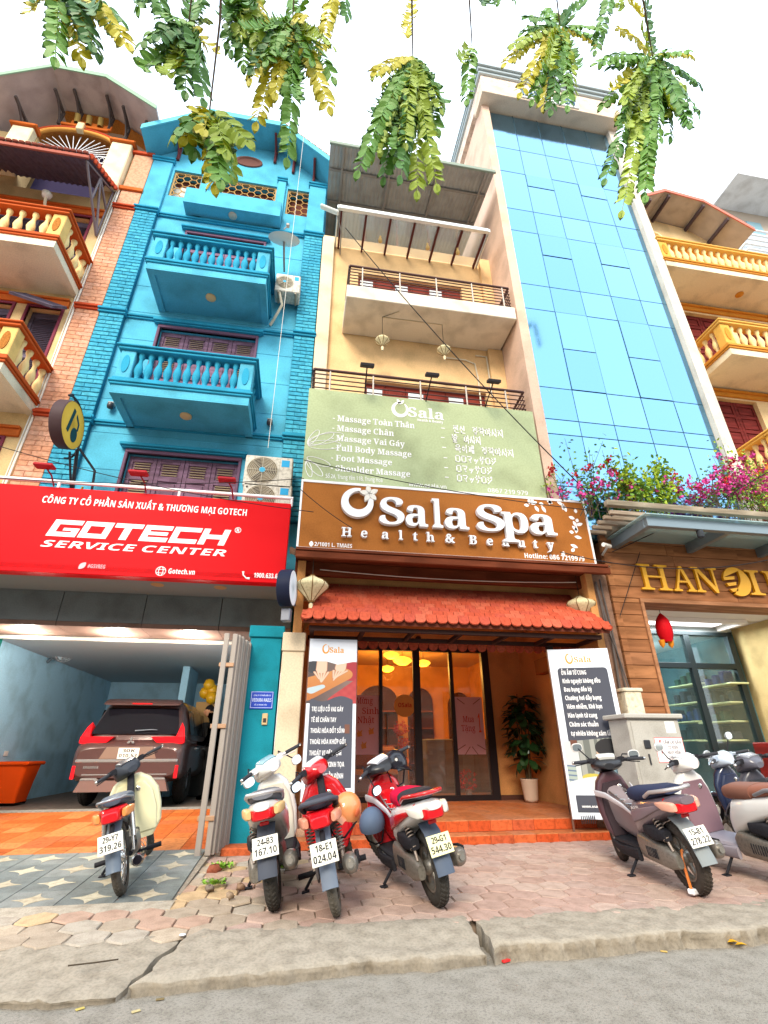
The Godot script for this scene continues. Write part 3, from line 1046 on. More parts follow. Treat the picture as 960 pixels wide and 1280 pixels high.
	for x in [-2.15, -1.25]:
		st = sf()
		lathe(st, [Vector2(0.001, -0.008), Vector2(0.09, -0.006), Vector2(0.095, 0.0)], 14, Transform3D(Basis(), Vector3(x, 3.329, -7.45)))
		part("downlight", st, mat(C("b08a62"), 0.5), h)
	st = sf()
	tube(st, [Vector3(-5.2, 2.76, -8.76), Vector3(-0.2, 2.76, -8.76)], 0.035, 8)
	part("shutter_tube", st, mat(C("b7b3ac"), 0.4, 0.5), h)
	# garage room: side walls, ceiling, back wall, floor
	st = sf()
	box(st, Vector3(-5.35, 0.0, -15.5), Vector3(-5.15, 2.95, -9.0))
	part("garage_wall", st, mat(C("a6cfe6"), 0.7, 0.0, "plaster", 0.4), h)
	st = sf()
	box(st, Vector3(-0.75, 0.0, -15.5), Vector3(-0.55, 2.95, -8.2))
	part("garage_wall", st, mat(C("a6cfe6"), 0.7, 0.0, "plaster", 0.4), h)
	st = sf()
	box(st, Vector3(-5.35, 2.87, -15.5), Vector3(-0.55, 2.95, -8.75))
	part("garage_ceiling", st, mat(C("b4c0c6"), 0.8), h)
	st = sf()
	box(st, Vector3(-5.35, 0.0, -15.7), Vector3(-0.55, 2.95, -15.5))
	box(st, Vector3(-2.6, 0.28, -13.3), Vector3(-2.45, 2.86, -12.2))
	part("back_wall", st, mat(C("a6cfe6"), 0.7, 0.0, "plaster", 0.4), h)
	st = sf()
	box(st, Vector3(-5.15, 0.0, -15.5), Vector3(-0.75, 0.27, -9.6))
	part("garage_floor", st, mat(C("77685f"), 0.5, 0.0, "dirt", 0.9), h)
	st = sf()
	box(st, Vector3(-5.9, 0.0, -9.4), Vector3(-5.0, 2.87, -8.05))
	part("teal_pier", st, mat(C("14746a"), 0.6, 0.0, "plaster", 0.5), h)
	st = sf()
	for q in [[-5.14, 1.05, -10.9], [-5.14, 0.72, -11.3]]:
		cbox(st, Vector3(q[0], q[1], q[2] - 0.08), Vector3(q[0] + 0.012, q[1] + 0.08, q[2] + 0.06), 0.004)
	part("socket", st, mat(C("d8d8d2"), 0.5), h)

func thing_part(parent: Node3D, called: String) -> Node3D:
	# an empty part that gathers its sub-parts
	var o := Node3D.new()
	o.name = called
	parent.add_child(o, true)
	o.position = -base_of.get(parent, Vector3.ZERO)
	base_of[o] = Vector3.ZERO
	return o

func lattice(st: SurfaceTool, q: Array, z: float) -> void:
	var s := 0.105
	var hgt := s * 1.0
	var nx := int((q[1] - q[0]) / (s * 1.5)) + 1
	var ny := int((q[3] - q[2]) / (hgt * 2.0)) + 1
	for i in nx + 1:
		for j in ny + 1:
			var c := Vector2(q[0] + i * s * 1.5, q[2] + j * hgt * 2.0 + (hgt if i & 1 else 0.0))
			for k in 3:
				var a := PI / 3 * k
				var p := c + Vector2(cos(a), sin(a)) * s
				var r := c + Vector2(cos(a + PI / 3), sin(a + PI / 3)) * s
				p = p.clamp(Vector2(q[0], q[2]), Vector2(q[1], q[3]))
				r = r.clamp(Vector2(q[0], q[2]), Vector2(q[1], q[3]))
				if p.distance_to(r) < 0.02 or (p.x == r.x and (p.x == q[0] or p.x == q[1])): continue
				tube(st, [Vector3(p.x, p.y, z), Vector3(r.x, r.y, z)], 0.013, 4, false)

func curtain(st: SurfaceTool, x0: float, x1: float, y0: float, y1: float, z: float, amp: float) -> void:
	var rows := []
	for i in 41:
		var x := lerpf(x0, x1, i / 40.0)
		var w := sin(x * 42.0) * amp + sin(x * 17.0) * amp
		rows.append(PackedVector3Array([Vector3(x, y0, z + w), Vector3(x, y1, z + w * 0.6)]))
	grid(st, rows)

# ================= orange house at the left =================
func build_orange_house() -> void:
	var h := thing("orange_house", "cream and orange house with terracotta brick pier, arched top window and bent grey roof", "house", Vector3(-6.8, 0, -8))
	var cream := mat(C("e3c38e"), 0.8, 0.0, "plaster", 0.35, 0.3)
	var orange := mat(C("cf6a2e"), 0.75, 0.0, "plaster", 0.5)
	var red := mat(C("b8492a"), 0.7)
	var grit := mat(C("c8823e"), 0.95, 0.0, "rough", 2.2, 1.0)
	var bal := {"slab": mat(C("efe0c4"), 0.85, 0.0, "plaster", 0.4), "trim": mat(C("bd5528"), 0.7), "rail": mat(C("c25a2a"), 0.7), "post": mat(C("e6bd74"), 0.8, 0.0, "plaster", 0.6), "panel": grit, "bal": mat(C("eccf92"), 0.7)}
	var L := -9.2
	var R := -4.9
	var doors := [[-7.6, -5.30, 9.75, 11.9], [-5.75, -5.16, 6.9, 9.05], [-7.4, -6.05, 6.7, 9.05], [-7.0, -5.3, 3.9, 5.95]]
	var arch := [-7.15, -5.42, 12.6, 14.55]
	var st := sf()
	holes_wall(st, L, R, 3.4, 14.55, -8.35, -8.0, doors + [arch])
	var wall := part("wall", st, cream, h)
	# gable of gritty orange render above the arch
	st = sf()
	var cx: float = (arch[0] + arch[1]) * 0.5
	var pl := PackedVector2Array([Vector2(L, 14.55), Vector2(arch[0], 14.55)])
	for k in 17:
		var a := PI - PI * k / 16
		pl.append(Vector2(cx + cos(a) * (arch[1] - arch[0]) * 0.5, 14.551 + sin(a) * 0.42))
	pl.append_array(PackedVector2Array([Vector2(arch[1], 14.55), Vector2(-4.42, 14.55), Vector2(-4.42, 14.95), Vector2(-5.61, 15.84), Vector2(-6.82, 15.84), Vector2(-8.1, 14.9), Vector2(L, 14.2)]))
	prism(st, pl, -8.35, -8.0)
	part("gable", st, grit, h)
	for q in [[0.0, 0.07, "e0a04e"], [0.075, 0.13, "b8492a"]]:
		st = sf()
		var pts := []
		for k in 21:
			var a := PI - PI * k / 20
			pts.append(Vector3(cx + cos(a) * (0.90 + q[0]), 14.56 + sin(a) * (0.46 + q[0]), -7.97))
		tube(st, pts, 0.055, 6)
		part("arch_moulding", st, mat(C(q[2]), 0.7), h)
	st = sf()
	cbox(st, Vector3(cx - 0.08, 14.95, -8.0), Vector3(cx + 0.08, 15.22, -7.86), 0.015)
	part("keystone", st, mat(C("ecdcae"), 0.7), h)
	st = sf()
	cbox(st, Vector3(cx - 0.5, 15.16, -8.0), Vector3(cx + 0.6, 15.24, -7.93), 0.01)
	cbox(st, Vector3(cx - 0.3, 15.241, -8.0), Vector3(cx + 0.65, 15.42, -7.95), 0.01)
	part("vent_panel", st, mat(C("d3702f"), 0.8), h)
	for k in 3:
		st = sf()
		lathe(st, [Vector2(0.065, -0.14), Vector2(0.065, 0.10)], 10, Transform3D(Basis(Vector3.RIGHT, 0.3), Vector3(cx - 0.15 + k * 0.27, 15.42, -7.90)))
		part("vent_pot", st, mat(C("a58a4e"), 0.8), h)
	gable_roof(h, [Vector2(-8.6, 14.35), Vector2(-6.82, 15.85), Vector2(-5.61, 15.85), Vector2(-4.28, 14.90)], -7.1, -9.8, 0.09, mat(C("bcaaa6"), 0.85, 0.0, "plaster", 0.6), mat(C("8fae94"), 0.6))
	for q in [[-7.55, 15.1], [-6.85, 15.7], [-6.45, 15.82], [-5.70, 15.82], [-5.25, 15.5], [-4.62, 15.05]]:
		bracket(h, Vector3(q[0], q[1], -8.0), 0.52, 0.55, mat(C("5d5350"), 0.8))
	# arch grille: radiating bars and scrolls before a dark room
	var win := thing_part(h, "window")
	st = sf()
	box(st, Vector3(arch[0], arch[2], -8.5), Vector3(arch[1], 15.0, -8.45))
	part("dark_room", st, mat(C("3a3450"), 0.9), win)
	st = sf()
	for k in 17:
		var a := PI * k / 16
		tube(st, [Vector3(cx + cos(a) * 0.12, 14.2 + sin(a) * 0.05, -8.05), Vector3(cx + cos(a) * 0.86, 14.3 + sin(a) * 0.62, -8.05)], 0.012, 5, false)
	for yv in [14.25, 14.0, 13.7, 13.4]:
		tube(st, [Vector3(arch[0], yv, -8.05), Vector3(arch[1], yv, -8.05)], 0.012, 5, false)
	for k in 13:
		var x := lerpf(arch[0], arch[1], (k + 0.5) / 13)
		for yv in [13.55, 13.85, 14.12]:
			var ring := []
			for m in 11: ring.append(Vector3(x + cos(TAU * m / 10) * 0.055, yv + sin(TAU * m / 10) * 0.1, -8.05))
			tube(st, ring, 0.009, 4, false)
	part("grille", st, mat(C("cfd2da"), 0.5, 0.3), win)
	# stub pillars either side of the arch, piers, string courses
	for q in [[-5.40, -4.93], [-7.62, -7.15]]:
		st = sf()
		cbox(st, Vector3(q[0], 12.9, -8.0), Vector3(q[1], 14.55, -7.80), 0.02)
		part("pilaster", st, mat(C("f0e2bd"), 0.8, 0.0, "plaster", 0.5), h)
		bands(h, "capital", q[0] - 0.05, q[1] + 0.05, [[14.551, 14.62, 0.26], [14.621, 14.68, 0.22]], -8.0, orange)
	var tones := [mat(C("eaae8e"), 0.85, 0.0, "rough", 1.0), mat(C("e6a684"), 0.85, 0.0, "rough", 1.0), mat(C("eeb598"), 0.85, 0.0, "rough", 1.0)]
	var y := 4.4
	for t in [6.42, 9.06, 12.25]:
		brick_pier(h, -4.88, -4.43, y, t, -8.0, 0.09, tones, mat(C("dd9c7c"), 0.9), 0.1, 0.002)
		bands(h, "pier_cap", -4.91, -4.425, [[t, t + 0.05, 0.13], [t + 0.051, t + 0.10, 0.17], [t + 0.101, t + 0.16, 0.12]], -8.0, red)
		y = t + 0.16
	st = sf()
	cbox(st, Vector3(-4.88, y, -8.0), Vector3(-4.43, 12.95, -7.93), 0.01)
	cbox(st, Vector3(-4.88, 13.06, -8.0), Vector3(-4.43, 14.4, -7.93), 0.01)
	part("pilaster", st, tones[0], h)
	bands(h, "string_course", -4.95, -4.41, [[12.951, 13.059, 0.12]], -8.0, orange)
	bands(h, "string_course", -4.93, -4.41, [[14.401, 14.49, 0.12]], -8.0, red)
	for t in [6.0, 9.1, 11.95]:
		bands(h, "lintel_band", -9.0, -5.05, [[t, t + 0.14, 0.06], [t + 0.141, t + 0.19, 0.10]], -8.0, orange)
	# balconies
	balcony(h, -8.4, -4.97, 9.43, -6.86, -8.0, bal, 13, 4, false)
	balcony(h, -8.4, -4.93, 6.47, -6.82, -8.0, bal, 13, 4, false)
	# purple shutters
	var sm := mat(C("6f6678"), 0.65, 0.0, "wood", 1.2)
	var sl := mat(C("5c5464"), 0.7)
	for q in doors:
		var d := thing_part(h, "door")
		var n := maxi(1, int(round((q[1] - q[0]) / 0.55)))
		var w: float = (q[1] - q[0]) / n
		for k in n:
			shutter(d, q[0] + w * k + 0.004, q[0] + w * (k + 1) - 0.004, q[2], q[3] - 0.02, -8.15, sm, sl, [[0.04, 0.45, 0], [0.5, 0.93, 0]])
		st = sf()
		for e in [[q[0] - 0.05, q[0], q[2], q[3]], [q[1], q[1] + 0.05, q[2], q[3]], [q[0] - 0.05, q[1] + 0.05, q[3], q[3] + 0.05]]:
			cbox(st, Vector3(e[0], e[2], -8.04), Vector3(e[1], e[3], -7.97), 0.006)
		part("frame", st, mat(C("7d3a4a"), 0.7), d)
	# top-hung shutter propped open over the middle-floor window
	shutter(thing_part(h, "window"), -0.42, 0.42, -0.42, 0.0, 0.0, sm, sl, [[0.15, 0.85, 0]], Transform3D(Basis(Vector3.RIGHT, -0.75).rotated(Vector3.BACK, -0.28), Vector3(-5.42, 9.12, -7.88)))
	# sloping awning of corrugated sheet over the upper balcony, on two angle-iron trusses
	st = sf()
	var rows := []
	for i in 121:
		var x := lerpf(-8.6, -4.98, i / 120.0)
		var wv := 0.022 * sin(i * TAU / 4.0)
		rows.append(PackedVector3Array([Vector3(x, 12.16 + wv, -6.75), Vector3(x, 12.98 + wv, -8.0)]))
	grid(st, rows)
	part("awning_sheet", st, mat(C("6b5f6e"), 0.7, 0.0, "dirt", 0.8), h)
	st = sf()
	for i in 30:
		var x := lerpf(-8.6, -5.0, (i + 0.5) / 30.0)
		cbox(st, Vector3(x - 0.058, 12.18, -6.82), Vector3(x + 0.055, 12.23, -6.72), 0.02)
	cbox(st, Vector3(-8.6, 12.06, -6.80), Vector3(-4.98, 12.15, -6.76), 0.005)
	part("awning_edge", st, mat(C("a05a4c"), 0.7), h)
	st = sf()
	for i in 9:
		tube(st, [Vector3(-4.97, 12.2 + i * 0.094, -6.8 - i * 0.144), Vector3(-4.97, 12.24 + i * 0.094, -6.86 - i * 0.144)], 0.055, 6)
	part("awning_ridge", st, mat(C("c4553a"), 0.7), h)
	for x in [-5.05, -7.9]:
		st = sf()
		for q in [[Vector3(x, 12.1, -6.85), Vector3(x, 12.88, -7.98)], [Vector3(x, 11.3, -7.96), Vector3(x, 12.86, -7.96)], [Vector3(x, 12.1, -6.85), Vector3(x, 11.3, -7.96)], [Vector3(x, 12.46, -7.4), Vector3(x, 11.72, -7.4)], [Vector3(x, 12.46, -7.4), Vector3(x, 11.3, -7.96)], [Vector3(x, 12.46, -7.4), Vector3(x, 12.2, -7.96)]]:
			tube(st, q, 0.028, 4)
		part("truss", st, mat(C("7d6f72"), 0.6, 0.2), h)
	st = sf()
	tube(st, [Vector3(-6.1, 11.6, -7.98), Vector3(-6.1, 11.75, -7.7), Vector3(-6.1, 11.9, -7.65)], 0.03, 8)
	part("lamp_arm", st, mat(C("d8cdb2"), 0.6), h)
	st = sf()
	lathe(st, [Vector2(0.02, 0.16), Vector2(0.1, 0.06), Vector2(0.08, -0.04), Vector2(0.001, -0.08)], 12, Transform3D(Basis(), Vector3(-6.1, 11.95, -7.65)))
	part("lamp_globe", st, mat(C("e2ddd0"), 0.5), h)
	# conduit and drain pipes down the corner
	for q in [[-4.93, 0.022, "ece6da"], [-4.98, 0.014, "d9d3c8"]]:
		st = sf()
		tube(st, [Vector3(q[0], 13.1, -7.95), Vector3(q[0], 9.6, -7.95), Vector3(q[0] + 0.02, 6.8, -7.94), Vector3(q[0] - 0.03, 4.4, -7.95)], q[1], 6)
		part("pipe", st, mat(C(q[2]), 0.5), h)
	st = sf()
	box(st, Vector3(L, 3.3, -14), Vector3(-4.45, 14.4, -8.55))
	box(st, Vector3(-12, 0.0, -9), Vector3(-5.95, 3.3, -8.2))
	part("core", st, cream, h)

# ================= yellow house and pale block at the right =================
func build_right_house() -> void:
	var h := thing("yellow_house", "yellow and cream house with stacked balustraded balconies beyond the glass tower", "house", Vector3(10.8, 0, -8))
	var cream := mat(C("e8cb9a"), 0.8, 0.0, "plaster", 0.35, 0.3)
	var ochre := mat(C("d08a34"), 0.75, 0.0, "plaster", 0.5)
	var bal := {"slab": mat(C("f0e0c0"), 0.85, 0.0, "plaster", 0.4), "trim": mat(C("d08c3a"), 0.7), "rail": mat(C("e8b860"), 0.7), "post": mat(C("e0ac52"), 0.8, 0.0, "plaster", 0.6), "panel": ochre, "bal": mat(C("ecd096"), 0.7), "lamp": mat(C("d08c34"), 0.5)}
	var L := 8.34
	var R := 13.2
	var doors := [[9.45, 10.62, 9.35, 11.66], [10.95, 12.2, 9.35, 11.66], [9.45, 10.62, 6.4, 8.77], [10.95, 12.2, 6.4, 8.77], [9.3, 10.6, 3.6, 5.8]]
	var st := sf()
	holes_wall(st, L, R, 3.3, 14.2, -8.35, -8.0, doors)
	prism(st, PackedVector2Array([Vector2(L, 14.201), Vector2(12.4, 14.201), Vector2(10.9, 15.35), Vector2(9.5, 15.55), Vector2(L, 15.0)]), -8.35, -8.0)
	part("wall", st, cream, h)
	st = sf()
	prism(st, PackedVector2Array([Vector2(8.6, 13.4), Vector2(12.0, 13.4), Vector2(11.6, 13.85), Vector2(10.9, 13.85), Vector2(10.5, 14.3), Vector2(9.3, 14.3), Vector2(9.0, 14.75), Vector2(8.6, 14.75)]), -8.0, -7.95)
	part("gable_panel", st, mat(C("c8823e"), 0.95, 0.0, "rough", 2.2, 1.0), h)
	for q in [[9.35, 14.62, 0.30, 0.22]]:
		st = sf()
		var pts := []
		for k in 25: pts.append(Vector3(q[0] + cos(TAU * k / 24) * q[2], q[1] + sin(TAU * k / 24) * q[3], -7.94))
		tube(st, pts, 0.04, 6, false)
		part("oval_moulding", st, mat(C("f0ddae"), 0.7), h)
	for x in [9.6, 11.0]:
		st = sf()
		var pts := []
		for k in 13: pts.append(Vector3(x + cos(PI * k / 12) * 0.6, 13.45 + sin(PI * k / 12) * 0.34, -7.92))
		tube(st, pts, 0.06, 6, false)
		part("arch_moulding", st, mat(C("f0ddae"), 0.7), h)
	gable_roof(h, [Vector2(8.2, 14.85), Vector2(9.47, 15.60), Vector2(10.66, 15.42), Vector2(12.0, 14.45)], -7.2, -9.6, 0.06, mat(C("bcb2aa"), 0.85, 0.0, "plaster", 0.6), mat(C("c97767"), 0.6))
	for q in [[8.9, 15.2], [9.6, 15.55], [10.66, 15.38], [11.3, 14.93]]:
		st = sf()
		cbox(st, Vector3(q[0] - 0.03, q[1] - 0.14, -8.3), Vector3(q[0] + 0.03, q[1] - 0.02, -7.22), 0.008)
		part("rafter", st, mat(C("54484c"), 0.7), h)
	balcony(h, 8.36, 13.4, 11.97, -7.0, -8.0, bal, 22, 3)
	balcony(h, 9.02, 13.4, 9.02, -6.86, -8.0, bal, 17, 4)
	balcony(h, 9.30, 13.4, 6.07, -6.9, -8.0, bal, 16, 4)
	for t in [5.9, 8.82, 11.72]:
		bands(h, "lintel_band", 8.4, 13.2, [[t, t + 0.12, 0.05], [t + 0.121, t + 0.18, 0.10]], -8.0, ochre)
	var dm := mat(C("7d2f2c"), 0.6, 0.0, "wood", 1.0)
	for q in doors:
		var d := thing_part(h, "door")
		var w: float = (q[1] - q[0]) / 2
		for k in 2:
			shutter(d, q[0] + w * k + 0.004, q[0] + w * (k + 1) - 0.004, q[2], q[3], -8.12, dm, dm, [[0.04, 0.28, 1], [0.33, 0.42, 1], [0.47, 0.62, 1], [0.66, 0.80, 1], [0.84, 0.95, 1]])
	st = sf()
	box(st, Vector3(L, 3.3, -14), Vector3(R, 14.1, -8.55))
	part("core", st, cream, h)
	# pale modern block behind, with a deep white roof slab and a louvred screen
	var b := thing("pale_block", "pale grey modern block with deep overhanging white roof rising behind the yellow house", "building", Vector3(16, 0, -10))
	st = sf()
	box(st, Vector3(13.45, 0, -20), Vector3(24, 16.9, -8.6))
	part("wall", st, mat(C("b9c1c9"), 0.7, 0.0, "plaster", 0.3), b)
	st = sf()
	var rp := [pz(918, 199, -8), pz(926, 217, -8)]
	box(st, Vector3(13.9, rp[1].y, -16.5), Vector3(24, rp[0].y, -8.0))
	part("roof_slab", st, mat(C("dfe3e9"), 0.7, 0.0, "plaster", 0.4), b)
	st = sf()
	box(st, Vector3(14.2, 16.9, -16), Vector3(24, rp[1].y, -9.2))
	part("upper_storey", st, mat(C("b8ab9c"), 0.7), b)
	st = sf()
	box(st, Vector3(15.1, 17.2, -9.19), Vector3(15.7, 18.6, -9.16))
	part("window", st, glass(C("8fb9c8"), 0.9), b)
	for k in 6:
		st = sf()
		var y := 15.2 + k * 0.26
		tube(st, [Vector3(13.2, y, -12.0), Vector3(13.2, y, -8.3), Vector3(18, y, -8.3)], 0.04, 6)
		part("louvre_rail", st, mat(C("dfe4e8"), 0.5), b)

# ================= terrace across the street, mirrored in the shop glass =================
func build_opposite_terrace() -> void:
	var h := thing("opposite_terrace", "plain pale terrace with dark windows across the street, mirrored in the glass doors", "building", Vector3(0, 0, 13))
	var st := sf()
	box(st, Vector3(-26, -0.3, 13), Vector3(26, 8.2, 19))
	part("wall", st, mat(C("a39a8c"), 0.85, 0.0, "plaster", 0.3), h)
	st = sf()
	cbox(st, Vector3(-26.3, 8.2, 12.5), Vector3(26.3, 8.5, 19), 0.02)
	part("roof_slab", st, mat(C("8a7a70"), 0.85), h)
	for k in 13:
		for j in 2:
			st = sf()
			var x := -24.0 + k * 4.0
			cbox(st, Vector3(x - 0.8, 1.0 + j * 3.6 - (0.9 if j == 0 else 0.0), 12.93), Vector3(x + 0.8, 3.0 + j * 3.6, 12.99), 0.01)
			part("window", st, mat(C("4a5458"), 0.2), h)

# ================= spa house =================
func bar_rail(parent: Node3D, pts: Array, y0: float, y1: float, bars: int, posts: Array, m: Material, pm: Material) -> void:
	# railing of horizontal bars along a path of Vector2(x, z)
	var r := thing_part(parent, "railing")
	for k in bars + 1:
		var st := sf()
		var y := lerpf(y0, y1, float(k) / bars)
		var p := []
		for q in pts: p.append(Vector3(q.x, y, q.y))
		for i in p.size() - 1:
			tube(st, [p[i], p[i + 1]], 0.028 if k == bars else 0.012, 6)
		part("top_rail" if k == bars else "bar", st, m, r)
	for q in posts:
		var st := sf()
		tube(st, [Vector3(q.x, y0 - 0.06, q.y), Vector3(q.x, y1, q.y)], 0.018, 6)
		part("post", st, pm, r)

func lantern(called: String, label: String, at: Vector3, r: float, cloth: Material, hang: float, group := "") -> void:
	# spindle-shaped silk lantern with ribs, finial and tassel; at = its widest point
	var t := thing(called, label, "lantern", at, group)
	var st := sf()
	var prof := [Vector2(0.16, -0.92), Vector2(0.42, -0.62), Vector2(0.72, -0.32), Vector2(0.96, -0.06), Vector2(1.0, 0.1), Vector2(0.88, 0.26), Vector2(0.55, 0.42), Vector2(0.3, 0.56), Vector2(0.14, 0.66)]
	var rows := []
	var n := 32
	for q in prof:
		var row := PackedVector3Array()
		for k in n:
			var a := TAU * k / n
			var dent := 1.0 - 0.05 * absf(sin(a * 4.0))
			row.append(Vector3(cos(a) * q.x * dent, q.y, sin(a) * q.x * dent) * r)
		rows.append(row)
	grid(st, rows, true)
	part("silk", st, cloth, t, true)
	var rib := mat(C("7a5a34"), 0.6)
	st = sf()
	for k in 8:
		var a := TAU * k / 8
		var p := []
		for q in prof: p.append(Vector3(cos(a) * q.x * 1.01, q.y, sin(a) * q.x * 1.01) * r)
		tube(st, p, 0.006, 4, false)
	part("ribs", st, rib, t, true)
	st = sf()
	lathe(st, [Vector2(0.17 * r, -1.0 * r), Vector2(0.17 * r, -0.9 * r)], 10)
	lathe(st, [Vector2(0.15 * r, 0.64 * r), Vector2(0.15 * r, 0.72 * r), Vector2(0.001, 0.74 * r)], 10)
	part("collar", st, rib, t, true)
	st = sf()
	tube(st, [Vector3(0, -1.0 * r, 0), Vector3(0, -1.12 * r, 0), Vector3(0, -1.75 * r, 0)], [0.012, 0.03, 0.022], 8)
	part("tassel", st, mat(C("d9cba6"), 0.9), t, true)
	st = sf()
	tube(st, [Vector3(0, 0.7 * r, 0), Vector3(0, hang, 0)], 0.006, 5)
	part("cord", st, mat(C("3a332c"), 0.8), t, true)

func build_spa_house() -> void:
	var h := thing("spa_house", "peach four-storey house with railed balconies, glass canopy and red-tiled porch roof", "house", Vector3(2.2, 0, -8))
	var peach := mat(C("e6c08e"), 0.82, 0.0, "plaster", 0.35, 0.3)
	var cream := mat(C("e4d0b2"), 0.82, 0.0, "plaster", 0.4, 0.2)
	var rust := mat(C("dc9e62"), 0.75, 0.0, "plaster", 0.4, 0.2)
	var brown := mat(C("7c3f28"), 0.7, 0.0, "wood", 0.7)
	var doors := [[0.95, 3.62, 6.35, 8.12], [0.75, 3.3, 9.75, 11.35]]
	var st := sf()
	holes_wall(st, -0.14, 4.09, 3.75, 12.55, -8.35, -8.0, doors)
	part("wall", st, peach, h)
	st = sf()
	cbox(st, Vector3(-0.14, 3.75, -8.0), Vector3(0.14, 12.35, -7.86), 0.01)
	part("corner_pier", st, cream, h)
	st = sf()
	box(st, Vector3(3.82, 9.72, -8.0), Vector3(4.085, 12.4, -7.9))
	box(st, Vector3(3.75, 6.3, -8.0), Vector3(4.085, 9.34, -7.9))
	part("pilaster", st, peach, h)
	for q in doors:
		var d := thing_part(h, "door")
		var n := 6
		var w: float = (q[1] - q[0]) / n
		for k in n:
			st = sf()
			var x0: float = q[0] + k * w
			var pane := k % 2 == 0
			cbox(st, Vector3(x0 + 0.004, q[2], -8.14), Vector3(x0 + w - 0.004, q[3], -8.10), 0.006)
			if not pane:
				cbox(st, Vector3(x0 + 0.06, q[2] + 0.1, -8.10), Vector3(x0 + w - 0.06, q[3] - 0.12, -8.075), 0.012)
			var leaf := part("leaf", st, mat(C("8e3b30"), 0.6, 0.0, "wood", 1.0), d)
			if pane:
				for r in 4:
					st = sf()
					var y0: float = lerpf(q[2] + 0.15, q[3] - 0.08, r / 4.0)
					box(st, Vector3(x0 + 0.06, y0 + 0.03, -8.10), Vector3(x0 + w - 0.06, y0 + (q[3] - q[2] - 0.25) / 4 - 0.03, -8.092))
					part("pane", st, mat(C("cfd6da"), 0.2), leaf)
	st = sf()
	box(st, Vector3(-0.14, 3.75, -15), Vector3(4.085, 12.5, -8.5))
	part("core", st, peach, h)
	# ---- third floor balcony
	st = sf()
	cbox(st, Vector3(0.43, 9.35, -8.0), Vector3(4.06, 9.70, -7.0), 0.012)
	part("balcony_slab", st, mat(C("e6dac8"), 0.85, 0.0, "plaster", 0.5), h)
	var dark := mat(C("4d2f2c"), 0.5, 0.3)
	var pale := mat(C("b3a79c"), 0.5, 0.3)
	bar_rail(h, [Vector2(0.48, -7.95), Vector2(0.48, -7.05), Vector2(4.0, -7.05), Vector2(4.0, -7.6)], 9.78, 10.33, 6, [Vector2(0.75, -7.05), Vector2(1.55, -7.05), Vector2(2.35, -7.05), Vector2(3.15, -7.05), Vector2(3.85, -7.05)], dark, pale)
	# ---- second floor balcony behind the banner
	st = sf()
	cbox(st, Vector3(-0.12, 6.05, -7.98), Vector3(4.06, 6.35, -7.12), 0.012)
	part("balcony_slab", st, cream, h)
	bar_rail(h, [Vector2(-0.1, -7.85), Vector2(-0.1, -7.08), Vector2(3.98, -7.08), Vector2(4.02, -7.7)], 6.5, 7.44, 9, [Vector2(0.2, -7.08), Vector2(1.0, -7.08), Vector2(1.9, -7.08), Vector2(2.8, -7.08), Vector2(3.6, -7.08)], dark, pale)
	# ---- flat glass canopy on dark rafters under the top floor
	st = sf()
	box(st, Vector3(0.20, 12.18, -7.98), Vector3(3.70, 12.195, -7.02))
	part("canopy_glass", st, glass(C("cfdde0"), 0.3, 0.1), h)
	st = sf()
	cbox(st, Vector3(0.18, 12.12, -7.06), Vector3(3.72, 12.23, -6.98), 0.008)
	cbox(st, Vector3(0.14, 12.12, -7.98), Vector3(0.18, 12.23, -6.99), 0.008)
	cbox(st, Vector3(3.72, 12.12, -7.98), Vector3(3.76, 12.23, -6.99), 0.008)
	part("canopy_frame", st, mat(C("d5d8d6"), 0.4, 0.4), h)
	for k in 7:
		st = sf()
		var x := lerpf(0.24, 3.66, k / 6.0)
		cbox(st, Vector3(x - 0.022, 12.09, -7.985), Vector3(x + 0.022, 12.179, -7.07), 0.006)
		part("rafter", st, mat(C("5a2e2a"), 0.6), h)
	for x in [1.2, 2.35, 3.1]:
		st = sf()
		tube(st, [Vector3(x, 12.09, -7.5), Vector3(x, 11.98, -7.5)], 0.025, 8)
		lathe(st, [Vector2(0.001, -0.1), Vector2(0.05, -0.07), Vector2(0.045, 0.0)], 10, Transform3D(Basis(), Vector3(x, 11.98, -7.5)))
		part("canopy_lamp", st, mat(C("c9a66a"), 0.5), h)
	# ---- roof terrace and corrugated steel roof
	st = sf()
	box(st, Vector3(-0.14, 12.551, -10.6), Vector3(4.09, 14.0, -10.4))
	part("terrace_wall", st, mat(C("b5aca0"), 0.85), h)
	for x in [0.9, 1.75, 2.6, 3.4]:
		st = sf()
		cbox(st, Vector3(x - 0.03, 12.55, -8.2), Vector3(x + 0.03, 14.05, -8.14), 0.006)
		part("terrace_post", st, mat(C("7d4238"), 0.6), h)
	st = sf()
	var rows := []
	for i in 161:
		var x := lerpf(-0.12, 3.92, i / 160.0)
		var w := 0.014 * sin(i * TAU / 4.0)
		rows.append(PackedVector3Array([Vector3(x, 13.93 + w, -6.62), Vector3(x, 14.16 + w, -8.4), Vector3(x, 14.45 + w, -10.6)]))
	grid(st, rows)
	part("steel_roof", st, mat(C("aeacaa"), 0.7, 0.0, "plaster", 0.7), h)
	for k in 4:
		st = sf()
		var x := lerpf(0.2, 3.7, k / 3.0)
		cbox(st, Vector3(x - 0.025, -0.09, -2.0), Vector3(x + 0.025, -0.022, 2.0), 0.006, Transform3D(Basis(Vector3.RIGHT, 0.129), Vector3(0, 14.19, -8.62)))
		part("roof_rafter", st, mat(C("9a9490"), 0.6, 0.2), h)
